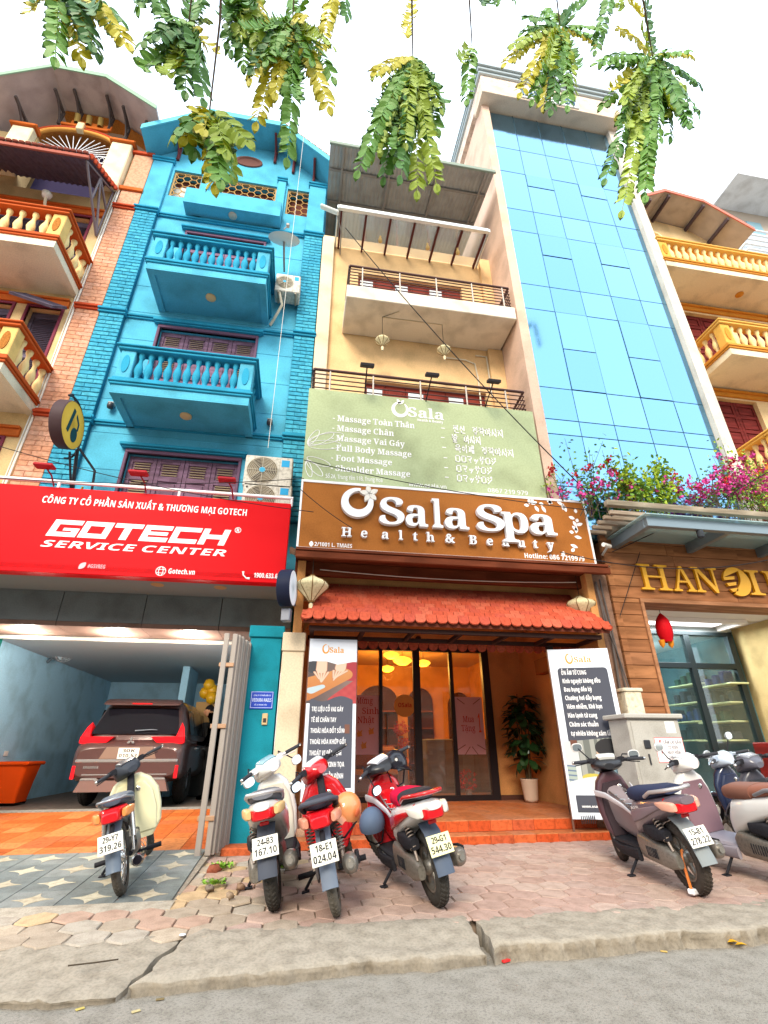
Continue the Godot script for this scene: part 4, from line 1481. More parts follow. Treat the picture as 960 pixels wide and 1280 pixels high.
	for k in 2:
		st = sf()
		var z := -7.25 - k * 0.85
		cbox(st, Vector3(-0.1, 13.86 + (-6.62 - z) * 0.129, z - 0.03), Vector3(3.9, 13.93 + (-6.62 - z) * 0.129 - 0.018, z + 0.03), 0.006)
		part("purlin", st, mat(C("8d8783"), 0.6, 0.2), h)
	st = sf()
	cbox(st, Vector3(-0.14, 13.86, -6.65), Vector3(3.94, 13.97, -6.60), 0.008)
	part("gutter", st, mat(C("8a968a"), 0.6), h)
	# conduits on the wall
	st = sf()
	tube(st, [Vector3(2.7, 8.98, -7.97), Vector3(3.2, 8.98, -7.97), Vector3(3.42, 8.9, -7.97), Vector3(3.46, 8.5, -7.97), Vector3(3.46, 7.2, -7.97)], 0.018, 6)
	tube(st, [Vector3(3.46, 9.15, -7.97), Vector3(3.72, 9.15, -7.97), Vector3(3.74, 8.0, -7.97)], 0.018, 6)
	part("conduit", st, mat(C("d8cdb8"), 0.6), h)
	st = sf()
	tube(st, [Vector3(1.55, 9.34, -7.2), Vector3(1.23, 9.34, -7.4), Vector3(1.9, 9.34, -7.4), Vector3(2.53, 9.34, -7.4)], 0.008, 5)
	part("ceiling_cable", st, mat(C("c9b694"), 0.6), h)
	# ---- ground floor porch
	st = sf()
	box(st, Vector3(-0.16, 3.71, -8.0), Vector3(4.72, 3.749, -6.66))
	part("porch_soffit", st, brown, h)
	st = sf()
	box(st, Vector3(-0.16, 3.22, -8.34), Vector3(4.9, 3.709, -7.62))
	part("porch_beam", st, rust, h)
	st = sf()
	box(st, Vector3(0.0, 3.30, -9.9), Vector3(4.6, 3.40, -8.341))
	part("porch_ceiling", st, rust, h)
	st = sf()
	cbox(st, Vector3(-0.16, 3.60, -6.74), Vector3(4.76, 3.708, -6.68), 0.01)
	cbox(st, Vector3(-0.16, 3.50, -7.25), Vector3(4.72, 3.709, -7.15), 0.01)
	part("awning_beam", st, brown, h)
	st = sf()
	rows = []
	for i in 201:
		var x := lerpf(-0.25, 4.80, i / 200.0)
		var w := 0.013 * sin(i * TAU / 4.0)
		rows.append(PackedVector3Array([Vector3(x, 3.735 + w, -6.68), Vector3(x, 3.75 + w, -7.0)]))
	grid(st, rows)
	part("awning_sheet", st, mat(C("cbbda8"), 0.7, 0.0, "dirt", 1.5), h)
	st = sf()
	box(st, Vector3(-0.12, 0.0, -9.9), Vector3(0.0, 3.7, -7.1))
	part("porch_wall", st, rust, h)
	st = sf()
	box(st, Vector3(4.50, 0.0, -9.9), Vector3(4.62, 3.7, -7.0))
	part("porch_wall", st, rust, h)
	st = sf()
	holes_wall(st, 0.0, 4.5, 0.0, 3.299, -10.1, -9.9, [[0.72, 3.82, 0.29, 3.05]])
	part("shop_wall", st, rust, h)
	st = sf()
	box(st, Vector3(3.83, 0.29, -9.9), Vector3(4.5, 0.37, -9.885))
	part("skirting", st, mat(C("5a3a30"), 0.6), h)
	st = sf()
	cbox(st, Vector3(4.34, 2.36, -8.9), Vector3(4.50, 2.62, -8.3), 0.01)
	part("meter_box", st, mat(C("8a4a2c"), 0.6), h)
	st = sf()
	tube(st, [Vector3(4.63, 3.55, -6.95), Vector3(4.70, 2.6, -6.93), Vector3(4.66, 1.6, -6.94), Vector3(4.72, 0.8, -6.9)], 0.02, 6)
	tube(st, [Vector3(4.72, 3.6, -6.96), Vector3(4.76, 2.4, -6.95), Vector3(4.80, 1.2, -6.93)], 0.014, 6)
	tube(st, [Vector3(4.66, 3.4, -6.97), Vector3(4.62, 2.9, -6.9), Vector3(4.72, 2.5, -6.9), Vector3(4.82, 1.75, -6.9)], 0.010, 5)
	part("cable_bundle", st, mat(C("5b5350"), 0.7), h)
	st = sf()
	box(st, Vector3(4.621, 0.0, -8.0), Vector3(4.88, 3.7, -7.02))
	part("gap_pier", st, mat(C("8a6a58"), 0.85, 0.0, "dirt", 0.8), h)
	# ---- porch roof of red fish-scale tiles on two black posts
	build_porch_roof()
	# ---- steps and tiled floor
	build_spa_steps()
	# ---- folding glass door
	build_spa_door(h)
	build_spa_interior()
	# cream post between the teal gate post and the porch
	st = sf()
	var pt := pz(365, 790, -7.05)
	cbox(st, Vector3(-0.24, 0.0, -7.6), Vector3(0.06, pt.y - 0.26, -7.08), 0.01)
	cbox(st, Vector3(-0.25, pt.y - 0.259, -7.62), Vector3(0.07, pt.y, -7.06), 0.012)
	single("cream_post", st, cream, "plain cream masonry post between the teal post and the porch", "post")
	# camera over the door
	var cam := thing("security_camera", "small dark dome camera over the glass door", "camera", pz(523, 799, -9.85))
	st = sf()
	lathe(st, [Vector2(0.06, 0.03), Vector2(0.06, 0.0), Vector2(0.05, -0.03), Vector2(0.03, -0.055), Vector2(0.001, -0.062)], 14, Transform3D(Basis(Vector3.RIGHT, -0.6), Vector3.ZERO))
	part("dome", st, mat(C("3a3034"), 0.2), cam, true)
	st = sf()
	cbox(st, Vector3(-0.05, -0.05, -0.05), Vector3(0.05, 0.05, -0.02), 0.01)
	part("mount", st, mat(C("b08a62"), 0.5), cam, true)
	# lanterns
	var silk := mat(C("e6d9ae"), 0.75, 0.0, "dirt", 3.0)
	silk.backlight_enabled = true
	silk.backlight = Color(0.35, 0.3, 0.18)
	lantern("silk_lantern", "cream silk lantern hanging at the porch corner beside the round lightbox", pz(390, 733, -6.85), 0.235, silk, 0.48, "cream silk lanterns")
	lantern("silk_lantern", "cream silk lantern half hidden behind the right hip of the tiled roof", pz(726, 757, -7.15), 0.235, silk, 0.5, "cream silk lanterns")
	lantern("silk_lantern", "cream ribbed lantern under the balcony on the side of the corner pier", pz(478, 426, -7.4), 0.15, silk, 9.35 - pz(478, 426, -7.4).y, "lanterns under the balcony")
	lantern("silk_lantern", "cream ribbed lantern under the balcony on the side of the glass tower", pz(555, 438, -7.4), 0.15, silk, 9.35 - pz(555, 438, -7.4).y, "lanterns under the balcony")

func build_porch_roof() -> void:
	var t := thing("porch_roof", "red fish-scale tiled hipped porch roof on black posts over the spa entrance", "roof", Vector3(2.3, 0.3, -7.2))
	var e0 := Vector3(0.02, 2.72, -6.70); var e1 := Vector3(4.54, 2.72, -6.70)
	var r0 := Vector3(0.46, 3.44, -7.60); var r1 := Vector3(4.42, 3.44, -7.60)
	var st := sf()
	quad(st, r0, r1, e1, e0)
	quad(st, r0 + Vector3(0, -0.05, 0), r1 + Vector3(0, -0.05, 0), e1 + Vector3(0, -0.05, 0), e0 + Vector3(0, -0.05, 0))
	quad(st, e0, e1, e1 + Vector3(0, -0.05, 0), e0 + Vector3(0, -0.05, 0))
	tri(st, e0, r0, Vector3(0.02, 2.72, -7.62)); tri(st, e1, r1, Vector3(4.54, 2.72, -7.62))
	part("roof_deck", st, mat(C("6e3a2c"), 0.8), t)
	# tiles
	var up := (r0 + r1 - e0 - e1).normalized()
	var nrm := up.cross(Vector3.RIGHT).normalized()
	if nrm.y < 0: nrm = -nrm
	var w := 0.158
	var pts := PackedVector2Array([Vector2(-w * 0.48, 0.17), Vector2(-w * 0.48, 0.04)])
	for k in 7:
		var a := PI + PI * k / 6
		pts.append(Vector2(cos(a) * w * 0.48, 0.04 + sin(a) * 0.07))
	pts.append(Vector2(w * 0.48, 0.17))
	st = sf()
	prism(st, pts, 0.0, 0.02)
	var mesh := st.commit()
	var reds := []
	for c in ["c4583e", "c0533a", "c85e44", "bd5440", "c9644a"]: reds.append(mat(C(c), 0.7, 0.0, "dirt", 2.0))
	var len := (r0 - e0).dot(up)
	var rows := 9
	for j in rows:
		var f := float(j) / rows
		var a := e0.lerp(r0, f); var b := e1.lerp(r1, f)
		var n := int((b.x - a.x) / w)
		var off := (w * 0.5 if j & 1 else 0.0)
		for i in n + 1:
			var x := a.x + off + (i + 0.25) * w
			if x > b.x: continue
			var p := Vector3(x, a.y, a.z) + nrm * 0.03 - up * 0.035
			var tilt := Basis(Vector3.RIGHT, up, nrm)
			tilt = tilt * Basis(Vector3.RIGHT, 0.17) * Basis(Vector3.BACK, rng.randf_range(-0.02, 0.02))
			inst("roof_tile", mesh, reds[rng.randi() % 5], t, Transform3D(tilt, p))
	# hips and ridge
	for q in [[e0, r0, 9], [e1, r1, 9]]:
		for k in q[2]:
			st = sf()
			var p: Vector3 = q[0].lerp(q[1], float(k) / q[2])
			var p2: Vector3 = q[0].lerp(q[1], (k + 1.12) / q[2])
			tube(st, [p + nrm * 0.025, p2 + nrm * 0.02], [0.052, 0.042], 8)
			part("hip_tile", st, reds[k % 5], t)
	st = sf()
	tube(st, [r0, r1], 0.045, 8)
	part("ridge", st, mat(C("b0694e"), 0.8), t)
	# scalloped lower edge on the return eaves and timber frame
	st = sf()
	for q in [[Vector3(0.10, 2.60, -6.86), Vector3(4.46, 2.66, -6.80)], [Vector3(0.10, 2.60, -7.5), Vector3(4.46, 2.66, -7.44)]]:
		cbox(st, q[0], q[1], 0.006)
	for k in 7:
		var x := lerpf(0.12, 4.38, k / 6.0)
		cbox(st, Vector3(x, 2.60, -7.44), Vector3(x + 0.06, 2.655, -6.86), 0.006)
	part("eave_frame", st, mat(C("45302c"), 0.6), t)
	for k in 28:
		st = sf()
		var x := lerpf(0.15, 4.41, k / 27.0)
		prism(st, ellipse2(Vector2(x, 2.575), 0.076, 0.075, 14), -7.56, -7.54)
		part("scallop_tile", st, reds[k % 5], t)
	for q in [[0.52, -7.0], [3.90, -7.0]]:
		st = sf()
		cbox(st, Vector3(q[0] - 0.045, 0.29, q[1] - 0.45), Vector3(q[0] + 0.045, 2.6, q[1] - 0.36), 0.008)
		part("post", st, mat(C("2f2a2c"), 0.5, 0.2), t)

func build_spa_steps() -> void:
	var t := thing("entrance_steps", "two orange-tiled steps and tiled floor leading to the glass door", "steps", Vector3(2.2, 0.05, -7.2))
	var st := sf()
	box(st, Vector3(0.05, 0.0, -7.25), Vector3(4.30, 0.150, -6.92))
	box(st, Vector3(0.05, 0.0, -9.95), Vector3(4.12, 0.278, -7.22))
	box(st, Vector3(4.12, 0.0, -9.95), Vector3(4.5, 0.278, -7.45))
	part("mortar", st, mat(C("c9a68c"), 0.9, 0.0, "dirt", 1.0), t)
	var reds := []
	for c in ["c95a30", "c2522b", "d0653a", "bf5a38"]: reds.append(mat(C(c), 0.5, 0.0, "dirt", 1.5))
	var floor_m := []
	for c in ["c0764a", "b96f46", "c67e54", "bb7a58"]: floor_m.append(mat(C(c), 0.45, 0.0, "dirt", 1.2))
	var rs := sf()
	cbox(rs, Vector3(-0.148, 0, 0), Vector3(0.148, 0.118, 0.014), 0.003)
	var riser := rs.commit()
	rs = sf()
	cbox(rs, Vector3(-0.148, 0, 0), Vector3(0.148, 0.012, 0.302), 0.003)
	var tread := rs.commit()
	rs = sf()
	cbox(rs, Vector3(-0.148, 0, -0.148), Vector3(0.148, 0.012, 0.148), 0.002)
	var flo := rs.commit()
	for i in 14:
		var x := 4.14 - i * 0.3
		if x < 0.1: continue
		inst("riser_tile", riser, reds[rng.randi() % 4], t, Transform3D(Basis().scaled(Vector3(1, 0.75, 1)), Vector3(x, 0.066, -6.92)))
		inst("tread_tile", tread, floor_m[rng.randi() % 4], t, Transform3D(Basis(), Vector3(x, 0.150, -7.21)))
	for i in 13:
		var x := 3.96 - i * 0.3
		inst("riser_tile", riser, reds[rng.randi() % 4], t, Transform3D(Basis(), Vector3(x, 0.164, -7.22)))
	for j in 9:
		for i in 15:
			var x := 4.33 - i * 0.3
			if x < 0.1 or (x > 4.1 and j < 1): continue
			inst("floor_tile", flo, floor_m[rng.randi() % 4], t, Transform3D(Basis(), Vector3(x if j > 0 else x - 0.07, 0.279, -7.355 - j * 0.3)))

func build_spa_door(h: Node3D) -> void:
	var d := thing_part(h, "glass_door")
	var fm := mat(C("241c20"), 0.45, 0.2)
	var z0 := -9.98
	var st := sf()
	var X0 := 0.72
	var X1 := 3.82
	var yb := 0.29
	var yt := 3.05
	for q in [[X0, X1, yt - 0.13, yt], [X0, X1, yb, yb + 0.09], [X0, X0 + 0.13, yb, yt - 0.13], [X1 - 0.15, X1, yb + 0.09, yt - 0.13]]:
		box(st, Vector3(q[0], q[2], z0), Vector3(q[1], q[3], z0 + 0.11))
	part("frame", st, fm, d)
	var xs := [X0 + 0.13]
	for u in [[474, 478], [515.5, 524], [560, 564.5]]:
		xs.append((pz(u[0], 815, z0 + 0.08).x)); xs.append(pz(u[1], 815, z0 + 0.08).x)
	xs.append(X1 - 0.15)
	for k in 3:
		st = sf()
		box(st, Vector3(xs[1 + k * 2], yb + 0.09, z0 + 0.01), Vector3(xs[2 + k * 2], yt - 0.13, z0 + 0.09))
		part("stile", st, fm, d)
	for k in 4:
		st = sf()
		box(st, Vector3(xs[k * 2], yb + 0.09, z0 + 0.04), Vector3(xs[k * 2 + 1], yt - 0.13, z0 + 0.05))
		part("pane", st, glass(C("d8d0c4"), 0.07, 0.0), d)
	st = sf()
	tube(st, [Vector3(xs[2] + 0.08, 1.2, z0 + 0.13), Vector3(xs[2] + 0.08, 1.75, z0 + 0.13)], 0.015, 8)
	part("handle", st, mat(C("8a8480"), 0.3, 0.8), d)
	# posters stuck on the panes
	var q := [[446, 869, 474, 934, "pink poster with red birthday lettering and gift sketches on the door pane"], [568, 871, 607, 934, "pink poster with buy-one-get-one lettering on the door pane by the wall"]]
	for k in 2:
		var a := pz(q[k][0], q[k][1], z0 + 0.055)
		var b := pz(q[k][2], q[k][3], z0 + 0.055)
		if k == 0: a.x -= 0.05
		b.y = a.y - 1.02
		var po := thing("poster", q[k][4], "poster", Vector3((a.x + b.x) * 0.5, b.y, z0 + 0.055))
		st = sf()
		box(st, Vector3(a.x, b.y, z0 + 0.052), Vector3(b.x, a.y, z0 + 0.055))
		part("sheet", st, mat(C("d3aab4"), 0.6), po)
		var w := b.x - a.x
		var rm := mat(C("b5302c"), 0.6)
		if k == 0:
			for l in [["Mừng", 0.02, 0.13], ["Sinh", 0.14, 0.31], ["Nhật", 0.05, 0.47]]:
				text("lettering", l[0], rm, po, Vector3(a.x + 0.02 + l[1], a.y - l[2] - 0.02, z0 + 0.056), w * 0.66, 0.11, 0.002, "Droid Serif", 400)
			for g in 3:
				gift(po, Vector3(a.x + w * [0.25, 0.7, 0.42][g], b.y + [0.30, 0.34, 0.1][g], z0 + 0.057))
		else:
			text("lettering", "Mua", rm, po, Vector3(a.x + 0.14, a.y - 0.46, z0 + 0.056), w * 0.4, 0.11, 0.002, "Droid Serif", 400)
			text("lettering", "Tặng", rm, po, Vector3(a.x + 0.10, a.y - 0.62, z0 + 0.056), w * 0.5, 0.11, 0.002, "Droid Serif", 400)
			text("lettering", "1", mat(C("d5522c"), 0.6), po, Vector3(a.x + w * 0.80, a.y - 0.64, z0 + 0.056), w * 0.1, 0.34, 0.002, "Droid Serif", 700)
			st = sf()
			for s in [[0.15, 0.12, 0.5], [0.85, 0.12, -0.5], [0.22, 0.92, -0.6], [0.8, 0.92, 0.6], [0.35, 0.06, 0.9], [0.62, 0.06, -0.9]]:
				box(st, Vector3(-0.09, -0.007, 0), Vector3(0.09, 0.007, 0.002), Transform3D(Basis(Vector3.BACK, s[2]), Vector3(a.x + w * s[0], b.y + (a.y - b.y) * s[1], z0 + 0.056)))
			part("sprigs", st, mat(C("8d5a52"), 0.6), po)
	# round lightbox logo hanging on the pane
	var c := pz(506, 882, z0 + 0.075)
	var rb := thing("round_sign", "round orange disc sign hung on the glass door", "sign", c)
	st = sf()
	lathe(st, [Vector2(0.0, 0.0), Vector2(0.205, 0.0), Vector2(0.205, -0.02), Vector2(0.0, -0.02)], 28, Transform3D(Basis(Vector3.RIGHT, PI / 2), Vector3.ZERO), true)
	part("disc", st, mat(C("dba25a"), 0.5), rb, true)
	base_of[rb] = Vector3.ZERO
	text("lettering", "OSala", mat(C("c04028"), 0.5), rb, Vector3(0, -0.03, 0.003), 0.26, 0.08, 0.003, "Droid Sans", 700, Basis.IDENTITY, 0.0, true)

func gift(po: Node3D, at: Vector3) -> void:
	var st := sf()
	box(st, Vector3(-0.045, 0, 0), Vector3(0.045, 0.08, 0.002), Transform3D(Basis(Vector3.BACK, 0.2), at))
	for s in [-1, 1]:
		tri(st, at + Vector3(0, 0.085, 0.003), at + Vector3(s * 0.05, 0.12, 0.003), at + Vector3(s * 0.035, 0.075, 0.003))
	part("gift_print", st, mat(C("cf8a4a"), 0.6), po)

func build_spa_interior() -> void:
	var r := thing("spa_room", "warm amber reception room behind the glass door with arched brown niches", "room", Vector3(2.3, 0.29, -12))
	var warm := mat(C("d99a45"), 0.7, 0.0, "plaster", 0.5)
	var st := sf()
	box(st, Vector3(-0.12, 0.0, -14.3), Vector3(-0.02, 3.4, -10.1))
	box(st, Vector3(4.9, 0.0, -14.3), Vector3(5.0, 3.4, -10.1))
	box(st, Vector3(-0.12, 0.0, -14.4), Vector3(5.0, 3.4, -14.3))
	part("room_wall", st, warm, r)
	st = sf()
	box(st, Vector3(-0.12, 3.3, -14.3), Vector3(5.0, 3.4, -10.101))
	part("ceiling", st, mat(C("caa06a"), 0.8), r)
	st = sf()
	box(st, Vector3(-0.12, 0.1, -14.3), Vector3(5.0, 0.28, -9.951))
	part("floor", st, mat(C("8a5a38"), 0.35, 0.0, "wood", 0.6), r)
	var bm := mat(C("4a2216"), 0.5, 0.0, "wood", 0.8)
	for q in [[0.2, 1.25, 2.2], [1.7, 2.75, 2.35], [3.05, 3.75, 2.3], [4.2, 4.85, 2.2]]:
		var n := thing_part(r, "niche")
		var pl := PackedVector2Array([Vector2(q[0], 0.29), Vector2(q[1], 0.29)])
		for k in 13: pl.append(Vector2((q[0] + q[1]) * 0.5 + cos(PI * k / 12) * (q[1] - q[0]) * 0.5, q[2] + sin(PI * k / 12) * 0.4))
		st = sf()
		prism(st, pl, -14.29, -14.2)
		part("panel", st, bm, n)
		for k in 4:
			st = sf()
			box(st, Vector3(q[0] + 0.04, 0.8 + k * 0.42, -14.2), Vector3(q[1] - 0.04, 0.83 + k * 0.42, -14.0))
			part("shelf", st, mat(C("7d4526"), 0.5), n)
	st = sf()
	cbox(st, Vector3(2.95, 0.28, -12.4), Vector3(4.7, 1.35, -11.9), 0.02)
	single("reception_desk", st, mat(C("6b7178"), 0.4, 0.0, "wood", 0.6), "dark panelled reception desk inside the amber room", "desk")
	st = sf()
	cbox(st, Vector3(1.0, 0.28, -12.2), Vector3(2.3, 0.75, -11.3), 0.08)
	cbox(st, Vector3(1.0, 0.751, -12.2), Vector3(2.3, 1.2, -11.95), 0.08)
	single("sofa", st, mat(C("7a5238"), 0.7), "low brown sofa inside the amber room", "sofa")
	# shell lamps of the ceiling
	var i := 0
	for q in [[489, 819, 0.17], [503, 826, 0.2], [529, 829, 0.16], [484, 836, 0.15]]:
		var at := pz(q[0], q[1], -11.6 - 0.25 * i)
		i += 1
		var l := thing("shell_lamp", "glowing yellow oval shell lamp hanging in the amber room", "lamp", at, "glowing shell lamps")
		st = sf()
		var rr: float = q[2] * 1.15
		lathe(st, [Vector2(0.001, -0.45 * rr), Vector2(0.5 * rr, -0.38 * rr), Vector2(0.9 * rr, -0.12 * rr), Vector2(rr, 0.02 * rr), Vector2(0.8 * rr, 0.25 * rr), Vector2(0.3 * rr, 0.42 * rr), Vector2(0.02, 0.46 * rr)], 20)
		part("shade", st, glow(C("ffb733"), 1.0), l, true)
		st = sf()
		for k in 8:
			var a := TAU * k / 8
			tube(st, [Vector3(cos(a) * 0.5 * rr, -0.385 * rr, sin(a) * 0.5 * rr), Vector3(cos(a) * 0.91 * rr, -0.12 * rr, sin(a) * 0.91 * rr), Vector3(cos(a) * 1.01 * rr, 0.02 * rr, sin(a) * 1.01 * rr), Vector3(cos(a) * 0.3 * rr, 0.43 * rr, sin(a) * 0.3 * rr)], 0.004, 4, false)
		part("ribs", st, mat(C("8a5a20"), 0.6), l, true)
		st = sf()
		tube(st, [Vector3(0, 0.46 * rr, 0), Vector3(0, 3.3 - at.y, 0)], 0.006, 5)
		part("cord", st, mat(C("3a2a20"), 0.7), l, true)
		var o := OmniLight3D.new()
		o.name = "bulb_light"
		o.light_color = Color(1.0, 0.72, 0.34)
		o.light_energy = 0.6
		o.light_size = rr
		o.omni_range = 9.0
		o.omni_attenuation = 2.0
		o.shadow_enabled = true
		l.add_child(o)
		o.position = Vector3(0, -0.6 * rr, 0)
	# porch downlight glow and small spot in the ceiling of the room
	st = sf()
	var sp := pz(539, 819, -10.8)
	lathe(st, [Vector2(0.001, -0.006), Vector2(0.05, -0.004), Vector2(0.055, 0.0)], 12, Transform3D(Basis(), Vector3(sp.x, 3.299, -10.8)))
	single("ceiling_spot", st, glow(C("fff4e0"), 2.0), "small white spot lamp in the ceiling of the amber room", "lamp")
	# bouquets
	for q in [[585, 975, -10.6, 0.20, "b01218", "bunch of dark red flowers in a vase behind the end door pane"], [501, 912, -10.7, 0.15, "c8281e", "round red paper flower standing behind the middle door pane"], [505, 930, -10.5, 0.10, "e0561c", "small orange flower arrangement behind the middle door pane"]]:
		var at := pz(q[0], q[1], q[2])
		var b := thing("bouquet", q[5], "flowers", at)
		st = sf()
		for k in 60:
			var d: Vector3 = Vector3(rng.randfn(), rng.randfn(), rng.randfn()).normalized() * q[3] * rng.randf_range(0.7, 1.0)
			var s := 0.04
			var bb := Basis(Vector3(rng.randfn(), rng.randfn(), rng.randfn()).normalized(), rng.randf() * TAU)
			for m in 3:
				var a := bb * Vector3(s, 0, 0).rotated(Vector3.UP, m * 2.1); var c := bb * Vector3(s, 0.02, 0).rotated(Vector3.UP, m * 2.1 + 1.2)
				tri(st, d, d + a, d + c)
		part("petals", st, mat(C(q[4]), 0.7), b, true)
		st = sf()
		lathe(st, [Vector2(0.05, -at.y + 0.285), Vector2(0.08, -at.y * 0.6), Vector2(0.05, -q[3] * 0.8)], 12)
		part("vase", st, mat(C("8a8480"), 0.3), b, true)

# ================= glass tower with the wood-clad shop =================
func build_tower() -> void:
	var h := thing("glass_tower", "tall narrow office tower faced in mirror-blue glass between pale pink piers", "building", Vector3(6.2, 0, -7))
	var pink := mat(C("dcbca6"), 0.85, 0.0, "plaster", 0.3, 0.3)
	var L := 4.09
	var R := 8.33
	var st := sf()
	box(st, Vector3(L, 3.75, -13.5), Vector3(4.30, 17.95, -7.0))
	part("side_wall", st, pink, h)
	st = sf()
	box(st, Vector3(8.08, 4.3, -13.5), Vector3(R, 17.95, -7.0))
	part("side_wall", st, mat(C("e2d6c6"), 0.85, 0.0, "plaster", 0.3), h)
	# glazing: panes in front of dark rails
	var xs := [4.30, 5.08, 5.84, 6.61, 7.37, 8.08]
	var ys := [4.35, 5.4, 6.54, 6.89, 7.68, 8.78, 9.88, 10.67, 11.77, 12.55, 13.41, 14.49, 15.0, 16.12, 17.22, 17.85]
	var kinds := [0, 1, 0, 1, 0]
	st = sf()
	box(st, Vector3(4.30, 4.3, -7.32), Vector3(8.08, 17.95, -7.22))
	part("backing", st, mat(C("10242e"), 0.6), h)
	var gl := []
	for k in 4:
		var m := StandardMaterial3D.new()
		m.albedo_color = [C("78a6c6"), C("7caaca"), C("75a3c4"), C("7fadcc")][k]
		m.metallic = 1.0
		m.roughness = 0.08
		gl.append(m)
	for i in 5:
		var col := []
		if kinds[i] == 0: col = [4.35, 5.4, 6.54, 6.89, 7.68, 9.88, 10.67 - 0.0, 12.55, 13.41, 15.0, 16.12, 17.85]
		else: col = [4.35, 5.4, 6.54, 6.89, 7.68, 8.78, 9.88, 10.67, 11.77, 12.55, 13.41, 14.49, 15.0, 16.12, 17.85]
		for j in col.size() - 1:
			st = sf()
			var g := 0.008
			var c := Vector3((xs[i] + xs[i + 1]) * 0.5, (col[j] + col[j + 1]) * 0.5, -7.12)
			var hw: float = (xs[i + 1] - xs[i]) * 0.5 - g
			var hh: float = (col[j + 1] - col[j]) * 0.5 - g
			var proud := 0.0
			if kinds[i] == 1 and (col[j] == 8.78 or col[j] == 11.77 or col[j] == 14.49 or col[j] == 7.68): proud = 0.012
			var b := Basis(Vector3.RIGHT, rng.randf_range(-0.002, 0.002)).rotated(Vector3.UP, rng.randf_range(-0.002, 0.002))
			cbox(st, Vector3(-hw, -hh, -0.02), Vector3(hw, hh, proud), 0.004, Transform3D(b, c))
			part("pane", st, gl[rng.randi() % 4], h)
	# thin rails standing a little behind the panes
	st = sf()
	for x in xs.slice(1, 5):
		box(st, Vector3(x - 0.011, 4.3, -7.22), Vector3(x + 0.011, 17.9, -7.128))
	for y in [5.4, 6.54, 6.89, 7.68, 9.88, 10.67, 12.55, 13.41, 15.0, 16.12]:
		box(st, Vector3(4.3, y - 0.011, -7.221), Vector3(8.08, y + 0.011, -7.129))
	part("rails", st, mat(C("1d4a5c"), 0.4, 0.4), h)
	# head beam, parapet and coping
	st = sf()
	cbox(st, Vector3(4.0, 17.9, -7.35), Vector3(8.35, 18.35, -6.68), 0.01)
	part("head_beam", st, mat(C("e0cdb8"), 0.85, 0.0, "plaster", 0.4), h)
	st = sf()
	box(st, Vector3(4.05, 18.351, -13.5), Vector3(8.34, 18.9, -6.72))
	part("parapet", st, mat(C("e4d0c0"), 0.85, 0.0, "dirt", 0.6), h)
	for k in 3:
		st = sf()
		cbox(st, Vector3(3.98 - k * 0.03, 18.90 + k * 0.13, -13.5), Vector3(8.38 + k * 0.02, 19.0 + k * 0.13, -6.66 + k * 0.05), 0.01)
		part("coping", st, mat(C("aab4b6"), 0.4, 0.5), h)
	st = sf()
	box(st, Vector3(4.3, 4.3, -13.5), Vector3(8.08, 18.2, -7.33))
	part("core", st, pink, h)
	# name board on the parapet
	var nb := thing("name_board", "white letter board along the parapet of the glass tower", "sign", Vector3(6.1, 18.3, -6.6))
	st = sf()
	var a := pz(649, 121, -6.64); var b := pz(729, 148, -6.64)
	b.y = 17.96
	cbox(st, Vector3(a.x, b.y, -6.679), Vector3(b.x, b.y + 0.42, -6.64), 0.008)
	part("board", st, mat(C("e9edf0"), 0.5), nb)
	text("lettering", "HANOI LTDS", mat(C("4a6a80"), 0.4, 0.4), nb, Vector3(a.x + 0.08, b.y + 0.07, -6.638), b.x - a.x - 0.2, 0.3, 0.03, "Droid Serif", 700)
	build_wood_shop()

func shelf_at(u: float, v: float) -> Vector3:
	var d := ray(u, v)
	return EYE + d * (8.27 / d.x)

